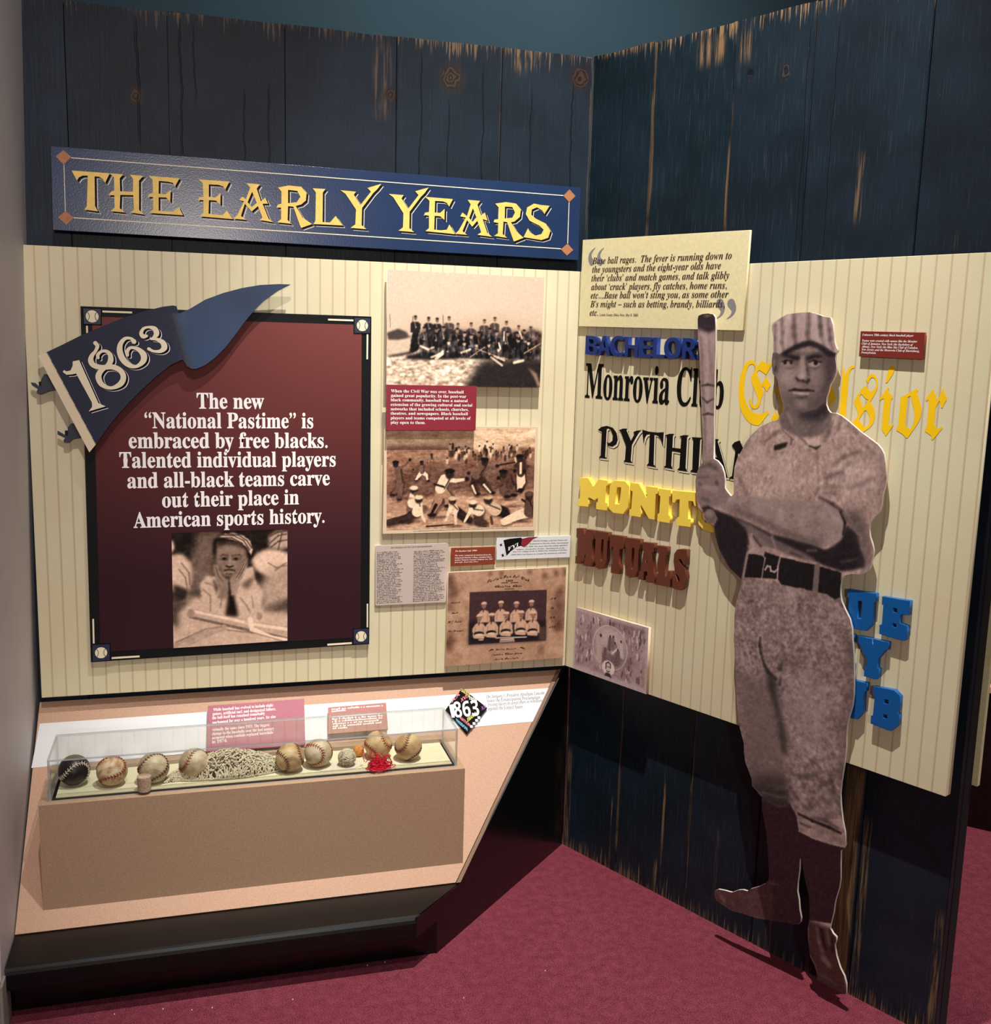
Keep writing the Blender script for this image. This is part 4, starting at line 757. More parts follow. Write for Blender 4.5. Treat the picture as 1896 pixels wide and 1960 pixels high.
def person(pic, pts, c_body, c_leg, c_head=(60, 44, 40), w=.008, arms=()):
    """pts: head, neck, hip, knee, foot, knee, foot"""
    hd, nk, hp, k1, f1, k2, f2 = pts; w0 = w; w = w*1.22
    for a_, b_ in ((nk, hp), (hp, k1), (k1, f1), (hp, k2), (k2, f2)): pic.line([(a_[0]+w*.2, a_[1]-w*.1, w*1.15), (b_[0]+w*.2, b_[1]-w*.1, w*.75)], w, (60, 46, 42), .5, 1.5)
    pic.line([(k1[0], k1[1], w*.62), (f1[0], f1[1], w*.38)], w, c_leg); pic.line([(hp[0], hp[1], w*.95), (k1[0], k1[1], w*.72)], w, c_leg)
    pic.line([(k2[0], k2[1], w*.62), (f2[0], f2[1], w*.38)], w, c_leg); pic.line([(hp[0], hp[1], w*.95), (k2[0], k2[1], w*.72)], w, c_leg)
    pic.line([(nk[0], nk[1], w*1.0), (hp[0], hp[1], w*.95)], w, c_body)
    for a in arms: pic.line([(p[0], p[1], w*(.5-.14*i)) for i, p in enumerate(a)], w, c_body if len(a) > 2 else DK_); pic.ell(a[-1][0], a[-1][1], w*.42, w*.42, DK_, .3)
    pic.ell(hd[0], hd[1], w*.8, w*.95, c_head, .2); pic.ell(hd[0], hd[1]+w*.6, w*.95, w*.42, (30, 24, 26), .2)
    for f in (f1, f2): pic.ell(f[0]+w*.3, f[1], w*.8, w*.34, DK_, .2)
    pic.line([(nk[0]+w*.9, nk[1]), (hp[0]+w*.8, hp[1])], w*.16, DK_, .7)
person(pic, [(-.5793,1.2628),(-.5727,1.2468),(-.5659,1.2084),(-.5737,1.1893),(-.5895,1.1735),(-.5655,1.1796),(-.5701,1.1604)], MD_, MD_, w=.0085, arms=[[(-.5728,1.2484),(-.5520,1.2594),(-.5378,1.2753)]])
person(pic, [(-.5031,1.2656),(-.5036,1.2560),(-.5017,1.2399),(-.5129,1.2272),(-.5208,1.2144),(-.4885,1.2302),(-.4850,1.2140)], MD_, LT_, w=.0055, arms=[[(-.5036,1.2560),(-.5165,1.2512),(-.5277,1.2465)]])
pic.line([(-.4894,1.2799,.0038),(-.4584,1.2814,.0038)], .003, (150, 122, 106)); pic.line([(-.4749,1.2910,.0032),(-.4731,1.2782,.0026)], .003, DK_, .8)
for a in ([(-.4861,1.2783),(-.4868,1.2623)], [(-.4779,1.2782),(-.4770,1.2606)], [(-.4682,1.2782),(-.4679,1.2606)], [(-.4617,1.2798),(-.4592,1.2862)]): pic.line(a, .001, (110, 86, 76))
person(pic, [(-.4198,1.2328),(-.4343,1.2168),(-.4469,1.1910),(-.4528,1.1521),(-.4751,1.1134),(-.4234,1.1647),(-.4262,1.1387)], LT_, (168, 134, 112), w=.013, arms=[[(-.4343,1.2184),(-.4012,1.2132),(-.3681,1.2178)]])
pic.line([(-.4652,1.2042),(-.4372,1.1958)], .003, DK_); pic.line([(-.4592,1.1425,.0052),(-.4751,1.1102,.0033)], .004, DK_)
person(pic, [(-.3142,1.2679),(-.3223,1.2549),(-.3400,1.2289),(-.3477,1.2029),(-.3386,1.1734),(-.3176,1.2059),(-.2932,1.1761)], MD_, (66, 50, 48), w=.0105, arms=[[(-.3239,1.2549),(-.2986,1.2498),(-.2769,1.2562)], [(-.3273,1.2549),(-.3453,1.2420),(-.3635,1.2356)]])
pic.line([(-.2769,1.2579),(-.2229,1.2668)], .0022, DK_); pic.line([(-.3510,1.1981,.0033),(-.3404,1.1750,.0026)], .003, LT_); pic.line([(-.3158,1.2009,.0033),(-.2950,1.1777,.0026)], .003, LT_)
person(pic, [(-.2575,1.2316),(-.2454,1.2216),(-.2344,1.1984),(-.2562,1.1855),(-.2471,1.1639),(-.2273,1.1884),(-.2267,1.1686)], (92, 70, 62), (110, 86, 74), w=.0115, arms=[[(-.2471,1.2216),(-.2603,1.2102),(-.2715,1.2202)]])
person(pic, [(-.2079,1.2772),(-.2023,1.2640),(-.2031,1.2344),(-.2057,1.2080),(-.2082,1.1799),(-.1971,1.2079),(-.2049,1.1849)], (80, 60, 54), LT_, w=.0105, arms=[[(-.1971,1.2607),(-.1814,1.2540),(-.1913,1.2409)], [(-.2109,1.2641),(-.2201,1.2543),(-.2221,1.2411)]])
pic.line([(-.2040,1.2640),(-.2038,1.2344)], .0035, LT_); pic.line([(-.2222,1.2444),(-.2170,1.1883)], .0009, DK_)
# seated and sprawling onlookers in front
def sprawl(a, head, cb, cl, w=.013):
    pic.line([(p[0]+.003, p[1]-.003, w*(1.3-.2*i)) for i, p in enumerate(a)], w, (60, 46, 42), .5, 1.5)
    pic.line([(p[0], p[1], w*(1.15-.2*i)) for i, p in enumerate(a)], w, cl); pic.line([(a[0][0], a[0][1], w*1.2), (head[0], head[1]-w, w*.9)], w, cb)
    pic.ell(head[0], head[1], w*.85, w*.95, (66, 50, 46), .2); pic.ell(head[0], head[1]+w*.5, w*.95, w*.5, cb, .2)
    pic.line([(head[0]+w*.2, head[1]-w), (a[0][0]+w*.9, a[0][1])], w*.14, DK_, .7)
sprawl([(-.5279,1.1501),(-.5342,1.1308),(-.4951,1.1333)], [(-.5252,1.1871)][0], LT_, MD_); pic.line([(-.5218,1.1758,.0052),(-.4959,1.1851,.0039),(-.4848,1.2011,.0029)], .004, MD_)
sprawl([(-.5145,1.1239),(-.5435,1.1050),(-.5983,1.0932)], [(-.5102,1.1595)][0], LT_, (74, 58, 54)); pic.line([(-.5049,1.1335,.0052),(-.4980,1.1074,.0039),(-.4912,1.0942,.0029)], .004, LT_)
sprawl([(-.4061,1.1285),(-.3722,1.1049),(-.3552,1.0947)], [(-.4099,1.1547)][0], (214, 184, 158), (58, 45, 44)); pic.line([(-.4161,1.1320,.0059),(-.4286,1.0962,.0030)], .004, LT_); pic.line([(-.4009,1.1219,.0059),(-.3985,1.0857,.0030)], .004, LT_)
sprawl([(-.3290,1.1239),(-.3316,1.0942),(-.3111,1.0838)], [(-.3480,1.1423)][0], LT_, (84, 66, 60), .014); pic.line([(-.3526,1.1276,.0059),(-.3719,1.0917,.0033)], .004, LT_)
sprawl([(-.2783,1.1263),(-.2543,1.1192),(-.2436,1.1057)], [(-.3012,1.1564)][0], (208, 178, 152), (50, 39, 40), .016); pic.line([(-.2913,1.1033,.0040),(-.2873,1.0833,.0040)], .004, (90, 70, 62))
sprawl([(-.1717,1.1178),(-.2059,1.1084),(-.2500,1.0892)], [(-.1750,1.1645)][0], (104, 82, 72), LT_, .015); pic.line([(-.1865,1.1481,.0033),(-.1971,1.1549,.0027)], .003, DK_)
pic.line([(-.4860,1.0794,.0023),(-.4051,1.0842,.0016)], .002, DK_); pic.ell(*[(-.5402,1.0952)][0], .03, .006, DK_, .5, .4)
for p in [(-.5540,1.1633),(-.4520,1.1065),(-.3133,1.1697),(-.2383,1.1555),(-.2274,1.1354),(-.3381,1.0844),(-.4050,1.0793),(-.1915,1.0880)]: pic.ell(p[0], p[1], .022, .004, (80, 60, 54), .6, .6)
n = pic.noise(6, .0016, 1, seed=23); pic.a = 128+(pic.a-128)*1.22-6
pic.build('print', t, .0704, org)
add('margin_lettering', flat_mesh('m', word_bars([[(-.5251,1.0656),(-.2391,1.0690)]], .0022, 4), .0703, org), 'brown_ink', t)
# --- poem board
q = [(-.6290,1.0254),(-.4225,1.0266),(-.4162,1.0220),(-.4204,.8513),(-.4241,.8473),(-.6308,.8459),(-.6335,.8495),(-.6336,1.0211)]
o_ = q[5]; t = frame_thing('poem_board', 'pale grey board of two columns of small verse, lower right of the big frame', 'board', LW, o_[0], o_[1], 0); org = o_
plate('board', t, q, P_OFF, .061, 'poem', .0004, org)
text_block('title', t, [('HOW THE RESOLUTES WON THE JUNIOR CHAMPIONSHIP', TB) + tuple([(-.5885,1.0152),(-.4666,1.0166)]) + (.0036,)], 'ink', .0613, org)
rw = []; r_ = random.Random(3)
a4 = [(-.6295,1.0027),(-.5524,1.0041),(-.6292,.8520),(-.5403,.8540)]; b4 = [(-.5208,1.0029),(-.4272,1.0042),(-.5214,.8528),(-.4380,.8548)]
for c4 in (a4, b4):
    for i in range(30):
        k = i/29; p0 = (c4[0][0]*(1-k)+c4[2][0]*k, c4[0][1]*(1-k)+c4[2][1]*k); w = (c4[1][0]-c4[0][0])*r_.uniform(.72, 1.02); s_ = (c4[1][1]-c4[0][1])/(c4[1][0]-c4[0][0]); rw.append((p0, (p0[0]+w, p0[1]+w*s_)))
ps = word_bars(rw, .0040, 5); ps2 = [p for i, p in enumerate(ps)]
add('verse', flat_mesh('verse', ps2, .0613, org), 'verse_ink', t)
# --- resolute caption + FYI card
q = [(-.4090,1.0119),(-.2737,1.0122),(-.2736,.9587),(-.4085,.9573)]
t, org = board_on(LW, 'caption_card', 'small rust-brown caption card with white italics above the old team portrait', 'caption', q, .058, .066, 'rust')
e = [(-.3974,1.0006),(-.3310,1.0008),(-.3978,.9877),(-.2870,.9871),(-.3983,.9805),(-.2844,.9802),(-.3989,.9737),(-.2821,.9739),(-.3988,.9672),(-.3732,.9671),(-.3708,.9674),(-.3267,.9677)]
text_block('lettering', t, [('The Resolute Club, 1868', TI, e[0], e[1], .0043), ('The team, composed of students from the', TI, e[2], e[3], .0039), ('integrated Oberlin College, included black', TI, e[4], e[5], .0039), ('student Simpson Younger (bottom row, 2nd', TI, e[6], e[7], .0039), ('from left).', TI, e[8], e[9], .0039), ('Oberlin College Archives', TI, e[10], e[11], .003)], 'white_ink', .0664, org)
q = [(-.2688,1.0395),(-.0358,1.0400),(-.0356,.9725),(-.2693,.9716)]
t, org = board_on(LW, 'fact_card', 'small white fact card with a tiny FYI pennant and black type', 'card', q, .055, .062, 'white')
e = [(-.1554,1.0249),(-.0454,1.0248),(-.1663,1.0165),(-.0421,1.0163),(-.1774,1.0081),(-.0447,1.0087),(-.2075,1.0003),(-.0536,1.0008),(-.2179,.9933),(-.0449,.9939),(-.2237,.9844),(-.0464,.9855)]
text_block('lettering', t, [(s, TB, e[2*i], e[2*i+1], .0035) for i, s in enumerate(['Oberlin College, a private liberal arts', 'institution in Oberlin, Ohio, was founded', 'in 1833. Two years later the college admitted', 'students “irrespective of color,” becoming one of the', 'first U.S. colleges to do so. Before the American Civil War', '(1861-65) it was known as a center for antislavery activities.'])], 'ink', .0624, org)
pn = [(-.2509,1.0308),(-.2298,1.0351),(-.1944,1.0377),(-.1890,1.0341),(-.1695,1.0381),(-.1391,1.0391),(-.1550,1.0325),(-.1723,1.0156),(-.1828,1.0083),(-.1936,1.0127),(-.2078,1.0089),(-.2251,.9963),(-.2399,.9804)]
rd = [(-.1915,1.0334),(-.1695,1.0377),(-.1391,1.0391),(-.1550,1.0325),(-.1723,1.0156),(-.1828,1.0083),(-.1930,1.0162)]; dg = [[(-.2611,1.0180),(-.2514,1.0219),(-.2541,1.0178),(-.2511,1.0143),(-.2603,1.0131),(-.2568,1.0158)], [(-.2549,.9867),(-.2455,.9906),(-.2479,.9865),(-.2445,.9823),(-.2530,.9798),(-.2510,.9839)]]
addj('fyi_pennant', [(flat_mesh('a', [pn]+dg, .0623, org), 'ink'), (shape_mesh('b', [rd], .0624, .0626, 0, org), 'maroon'), (text_on('FYI', TB, *[(-.2340,.9982),(-.2008,1.0129)], .0105, .0628, org, res=2), 'white_ink'),
    (strokes('c', [[(-.2495,1.0301,.0010),(-.2389,.9828,.0010)]], .0628, org), 'white_ink')], t)
# --- resolute team portrait
q = [(-.4182,.9398),(-.0494,.9447),(-.0480,.6578),(-.4211,.6520)]
t, org = board_on(LW, 'team_portrait', 'tan mounted portrait of a nine-man team with stained edges, in the corner', 'photograph', q, .060, .072, 'print_cream')
pic = Pic(q, .0018, (180, 140, 114)); pic.noise(9, .03, 3, seed=31); pic.noise(4, .003, 2, seed=32)
for p in [(-.4110,.9252,.0069),(-.4124,.9115,.0103),(-.4087,.8942,.0137),(-.4065,.8735,.0117),(-.4109,.8357,.0090),(-.4072,.7382,.0105),(-.4121,.7245,.0091),(-.4100,.7069,.0077),(-.0532,.9300,.0078),(-.0655,.8703,.0092),(-.0720,.8493,.0128),(-.0691,.8207,.0150),(-.0738,.7995,.0129),(-.0690,.7706,.0143),(-.0666,.7562,.0093),(-.1182,.9182,.0070),(-.1209,.6890,.0072),(-.2896,.9312,.0048),(-.2545,.9317,.0049),(-.1656,.9338,.0056),(-.0823,.9275,.0071)]: pic.ell(p[0], p[1], p[2]*1.2, p[2]*1.4, (92, 58, 48), .9, .62)
m_ = pic.mask(q, 1); n = pic.noise(10, .007, 3, np.clip((pic.X > q[1][0]-.09)*1.0+(pic.X < q[3][0]+.07)*1.0, 0, 1), seed=33)
iq = [(-.3519,.8782),(-.1095,.8763),(-.1072,.7152),(-.3509,.7152)]
pic.poly(iq, (66, 42, 46), .4); pic.poly([(-.3519,.7878),(-.1096,.7797),(-.1072,.7152),(-.3509,.7152)], (30, 20, 26), 3)
pic.poly([(-.1307,.7594),(-.1082,.7618),(-.1072,.7152),(-.1292,.7164)], (100, 70, 62), 2, .7)
SH = (206, 164, 138)
def player(cx, cy, s, face, hat=True, seat=False):
    pic.poly([(cx-s*1.5, cy-s*4.2), (cx-s*1.55, cy-s*2.3), (cx-s*.9, cy-s*1.35), (cx, cy-s*1.0), (cx+s*.9, cy-s*1.35), (cx+s*1.55, cy-s*2.3), (cx+s*1.6, cy-s*4.2)], SH, .8)
    pic.line([(cx-s*.9, cy-s*2.2), (cx-s*1.0, cy-s*3.8)], s*.06, (130, 94, 80), .8); pic.line([(cx+s*.9, cy-s*2.2), (cx+s*1.0, cy-s*3.8)], s*.06, (130, 94, 80), .8)
    pic.ell(cx, cy, s*.52, s*.75, face, .15); pic.line([(cx-s*.55, cy+s*.12), (cx+s*.55, cy+s*.12)], s*.09, (46, 30, 30), .6); pic.line([(cx-s*.2, cy-s*.42), (cx+s*.2, cy-s*.42)], s*.07, (60, 38, 34), .7)
    pic.line([(cx, cy-s*.9), (cx-s*.15, cy-s*1.5)], s*.14, (60, 38, 36), .9)
    if hat: pic.ell(cx, cy+s*.55, s*.68, s*.42, (222, 184, 160), .12); pic.line([(cx-s*.75, cy+s*.3), (cx+s*.75, cy+s*.3)], s*.1, (150, 112, 96))
for p in [(-.3064,.8346),(-.2535,.8358),(-.2045,.8319),(-.1568,.8344)]: player(p[0], p[1], .0125, (158, 112, 92))
for i, p in enumerate([(-.3195,.7967),(-.2808,.7984),(-.2354,.8005),(-.1882,.8019),(-.1502,.7977)]):
    player(p[0], p[1], .0135, (92, 60, 52) if i == 1 else (160, 114, 94))
    pic.ell(p[0]-.001, p[1]-.0135*3.6, .016, .0075, (30, 20, 24), .15); pic.ell(p[0], p[1]-.0135*3.9, .014, .0045, (226, 192, 168), .2); pic.line([(p[0]-.013, p[1]-.0135*4.3), (p[0]+.012, p[1]-.0135*4.5)], .0045, SH)
pic.line([(-.2665,.7326),(-.1696,.7300)], .0016, (232, 206, 186)); pic.poly([(-.2522,.7283),(-.2092,.7285),(-.2053,.7176),(-.2554,.7178)], (226, 196, 176), .5)
for a in ([(-.2538,.7237),(-.2062,.7240)], [(-.2548,.7202),(-.2061,.7198)]): pic.line(a, .0008, (60, 40, 42))
pic.line([(-.3195,.7290),(-.3072,.7283)], .0015, (226, 196, 176)); pic.noise(3, .0016, 1, seed=34)
pic.build('print', t, .0724, org)
arc = []
A_ = [(-.2977,.9031),(-.2768,.9106),(-.2523,.9167),(-.2328,.9188),(-.2079,.9172),(-.1864,.9136),(-.1682,.9052)]
wds = [('Resolute', [(-.2994,.9038),(-.2522,.9160)]), ('Base', [(-.2494,.9166),(-.2240,.9184)]), ('Ball', [(-.2186,.9172),(-.1972,.9154)]), ('Club', [(-.1928,.9121),(-.1663,.9031)])]
rows = [(w, TC, p[0], p[1], .0092) for w, p in wds]
rows += [('1868', TC) + tuple([(-.2406,.9051),(-.2182,.9057)]) + (.0055,), ('Oberlin Ohio', TC) + tuple([(-.2744,.8890),(-.1892,.8885)]) + (.0065,),
         ('Cuttin Burrell', TC) + tuple([(-.2654,.6935),(-.2009,.6935)]) + (.005,), ('Junior Champion', TC) + tuple([(-.2810,.6777),(-.1816,.6781)]) + (.0062,), ('North Resolute', TC) + tuple([(-.2717,.6629),(-.1927,.6633)]) + (.0055,),
         ('H J Todd', TC) + tuple([(-.4178,.7858),(-.3742,.7868)]) + (.0065,), ('Sim Younger', TC) + tuple([(-.4162,.7579),(-.3687,.7593)]) + (.0052,), ('Peck', TC) + tuple([(-.4070,.8130),(-.3862,.8145)]) + (.005,), ('Tenneth', TC) + tuple([(-.4094,.8453),(-.3800,.8468)]) + (.0045,),
         ('T C', TC) + tuple([(-.0966,.8439),(-.0773,.8445)]) + (.006,), ('Lu', TC) + tuple([(-.0963,.8147),(-.0835,.8156)]) + (.006,), ('L C', TC) + tuple([(-.0970,.7845),(-.0787,.7854)]) + (.006,), ('A P B', TC) + tuple([(-.0995,.7542),(-.0758,.7559)]) + (.006,)]
text_block('lettering', t, rows, 'brown_ink', .0727, org, .012)['kind'] = 'stuff'
add('pen_flourish', strokes('f', [[(-.2536,.9028,.0009),(-.2341,.9028,.0009)], [(-.2235,.9024,.0009),(-.2021,.9023,.0009)], [(-.2431,.8833,.0009),(-.2133,.8831,.0009)], [(-.2868,.6929,.0007),(-.2798,.6968,.0018),(-.2726,.6957,.0007)], [(-.1884,.6981,.0007),(-.1812,.6970,.0018),(-.1738,.6930,.0007)]], .0727, org), 'brown_ink', t)['kind'] = 'stuff'

# ================================================================== RIGHT WALL BOARDS
q = [(.0464,1.9163),(.6235,1.9089),(.6212,1.6631),(.6183,1.6606),(.0435,1.6688)]
o_ = q[-1]; org = o_; t = frame_thing('quotation_board', 'cream quotation board in dark italics between big grey quote marks', 'board', RW, o_[0], o_[1], 0)
plate('board', t, q, .0545, .062, 'cream', .0006, org)
R7 = ['Base ball rages.  The fever is running down to', 'the youngsters and the eight-year olds have', 'their ‘clubs’ and match games, and talk glibly', 'about ‘crack’ players, fly catches, home runs,', 'etc....Base ball won’t sting you, as some other', 'B’s might – such as betting, brandy, billiards,', 'etc.']
e = [(.0889,1.8463),(.5734,1.8409),(.0890,1.8221),(.5421,1.8172),(.0876,1.7976),(.5693,1.7918),(.0878,1.7730),(.5639,1.7669),(.0875,1.7489),(.5707,1.7442),(.0869,1.7242),(.5605,1.7194),(.0863,1.7000),(.1194,1.6993),(.1246,1.6990),(.2707,1.6975)]
text_block('lettering', t, [(s, TI, e[2*i], e[2*i+1], .0180) for i, s in enumerate(R7)] + [('Lorain County (Ohio) News, May 8, 1866', TI, e[14], e[15], .0065)], 'brown_ink', .0627, org)
add('quote_mark', strokes('q', [[(.0967,1.8913,.0009),(.0848,1.8821,.0032),(.0786,1.8715,.0055),(.0796,1.8599,.0078),(.0858,1.8516,.0098)], [(.1305,1.8896,.0009),(.1192,1.8805,.0031),(.1131,1.8699,.0054),(.1142,1.8585,.0077),(.1202,1.8503,.0097)]], .0623, org), 'grey_ink', t)
add('quote_mark', strokes('q', [[(.5450,1.7301,.0119),(.5526,1.7192,.0093),(.5543,1.7088,.0057),(.5487,1.6985,.0029),(.5370,1.6907,.0008)], [(.5800,1.7292,.0118),(.5874,1.7184,.0092),(.5885,1.7081,.0056),(.5823,1.6984,.0028),(.5709,1.6907,.0008)]], .0623, org), 'grey_ink', t)
q = [(.9453,1.6621),(1.0989,1.6605),(1.1000,1.6017),(.9459,1.6045)]
t, org = board_on(RW, 'caption_card', 'dark red caption card with white italics right of the player’s cap', 'caption', q, P_OFF+.002, .062, 'rust2', back=False)
e = [(.9509,1.6517),(1.0737,1.6510),(.9510,1.6385),(1.0834,1.6383),(.9509,1.6317),(1.0743,1.6310),(.9508,1.6248),(1.0864,1.6244),(.9511,1.6183),(1.0903,1.6173),(.9510,1.6115),(.9887,1.6111)]
text_block('lettering', t, [(s, TI, e[2*i], e[2*i+1], .0047) for i, s in enumerate(['Unknown 19th century black baseball player', 'Teams were created with names like the Monitor', 'Club of Jamaica, New York; the Bachelors of', 'Albany, New York; the Blue Sky Club of Camden,', 'New Jersey; and the Monrovia Club of Harrisburg,', 'Pennsylvania.'])], 'white_ink', .0624, org)
# painted names
def name_thing(name, label, cat, pt0): return frame_thing(name, label, cat, RW, pt0[0], pt0[1], P_OFF)
e = [(.0711,1.4622),(.5681,1.4606)]; t = name_thing('club_name', 'black lettering reading Monrovia Club on the right striped panel', 'lettering', e[0])
split_letters(text_on('Monrovia Club', TB, e[0], e[1], .098, .0006, e[0], res=5, off=.012), 'ink', t)
e = [(.6130,1.4285),(1.1569,1.4305)]; t = name_thing('club_name', 'yellow blackletter Excelsior painted behind the player’s head', 'lettering', e[0])
split_letters(text_on('Excelsior', TF, e[0], e[1], .158, .0006, e[0], res=5), 'ylw_ink', t)
PY = [
 [[(.1304,1.3698),(.1437,1.3796),(.1649,1.3841),(.1884,1.3801),(.2038,1.3655),(.2095,1.3474),(.2046,1.3340),(.1897,1.3255),(.1741,1.3269),(.1670,1.3365),(.1776,1.3345),(.1887,1.3427),(.1897,1.3586),(.1819,1.3724),(.1712,1.3773),(.1647,1.3748),(.1632,1.2939),(.1706,1.2882),(.1379,1.2879),(.1454,1.2951),(.1457,1.3652)]],
 [[(.2117,1.3748),(.2265,1.3808),(.2422,1.3823),(.2411,1.3757),(.2592,1.3488),(.2703,1.3667),(.2672,1.3749),(.2806,1.3796),(.2969,1.3820),(.2882,1.3752),(.2814,1.3662),(.2636,1.3378),(.2620,1.2922),(.2684,1.2857),(.2350,1.2860),(.2402,1.2929),(.2415,1.3330),(.2195,1.3711)]],
 [[(.2993,1.3836),(.3224,1.3799),(.3545,1.3797),(.3765,1.3828),(.3762,1.3451),(.3682,1.3610),(.3569,1.3710),(.3443,1.3733),(.3463,1.2895),(.3567,1.2828),(.3207,1.2841),(.3281,1.2918),(.3271,1.3736),(.3158,1.3704),(.3099,1.3616),(.3065,1.3459)]],
 [[(.3823,1.3745),(.3966,1.3798),(.4131,1.3811),(.4090,1.3753),(.4095,1.3427),(.4376,1.3425),(.4382,1.3724),(.4312,1.3758),(.4462,1.3803),(.4629,1.3812),(.4576,1.3753),(.4581,1.2916),(.4655,1.2824),(.4298,1.2831),(.4371,1.2902),(.4377,1.3317),(.4091,1.3331),(.4087,1.2932),(.4152,1.2843),(.3813,1.2854),(.3893,1.2912),(.3885,1.3709)]],
 [[(.4725,1.3771),(.5078,1.3782),(.5017,1.3724),(.5017,1.2895),(.5082,1.2822),(.4732,1.2832),(.4811,1.2900),(.4787,1.3704)]],
 [[(.5241,1.3775),(.5619,1.3789),(.5582,1.3733),(.5983,1.2803),(.5698,1.2811),(.5775,1.2846),(.5651,1.3227),(.5378,1.3226),(.5341,1.2851),(.5427,1.2780),(.5117,1.2786),(.5195,1.2848)], [(.5463,1.3604),(.5405,1.3308),(.5604,1.3302)]],
 [[(.6037,1.3656),(.6114,1.3753),(.6272,1.3813),(.6728,1.3106),(.6691,1.3766),(.6613,1.3810),(.6941,1.3800),(.6873,1.3731),(.6904,1.2767),(.6752,1.2801),(.6257,1.3495),(.6203,1.2867),(.6264,1.2791),(.5999,1.2797),(.6103,1.2869),(.6161,1.3538)]]]
o0 = PY[0][0][17]; t = name_thing('club_name', 'black ornate lettering PYTHIANS with a thin outline, above the yellow letters', 'lettering', o0)
for L_ in PY:
    addj('letter', [(shape_mesh('o', L_, .0012, .0016, 0, o0), 'ink'), (shape_mesh('o', shift(L_, .0046, -.0046), .0008, .0010, 0, o0), 'cream_ink'), (shape_mesh('o', shift(L_, .0064, -.0062), .0004, .0006, 0, o0), 'ink')], t)
e = [(.7170,1.2773),(.7748,1.2792)]; addj('letter', [(text_on('S', TB, e[0], e[1], .155, .0012, o0), 'ink')], t)
# raised words
LZ = .0155
e0 = [(.0792,1.5874)][0]
t = name_thing('raised_word', 'royal blue raised word BACHELORS directly under the quotation board', 'raised lettering', e0)
for ch, pp in (('B', [(.0791,1.5882),(.1279,1.5860),(.0761,1.6419)]), ('A', [(.1279,1.5860),(.1774,1.5859),(.1247,1.6413)]), ('C', [(.1762,1.5858),(.2272,1.5849),(.1729,1.6424)]), ('H', [(.2317,1.5845),(.2805,1.5839),(.2282,1.6403)]), ('E', [(.2830,1.5842),(.3281,1.5835),(.2794,1.6404)]), ('L', [(.3340,1.5848),(.3742,1.5840),(.3304,1.6399)]), ('O', [(.3735,1.5845),(.4307,1.5837),(.3698,1.6402)]), ('R', [(.4354,1.5841),(.4833,1.5838),(.4315,1.6396)]), ('S', [(.4848,1.5844),(.5236,1.5834),(.4810,1.6387)])):
    me = text_on(ch, TS, pp[0], pp[1], pp[2][1]-pp[0][1], LZ/2, e0, res=6, ext=LZ/2-.0010, bev=.0010, off=-.001)
    add('letter', me, 'blue', t)
def letters3d(name, label, mkey, sets, depth=LZ, cat='raised lettering'):
    e0 = sets[0][0][0]; t = name_thing(name, label, cat, e0)
    for L_ in sets: add('letter', shape_mesh('letter', L_, .0002, depth, .0004, e0), mkey, t)
    return t, e0
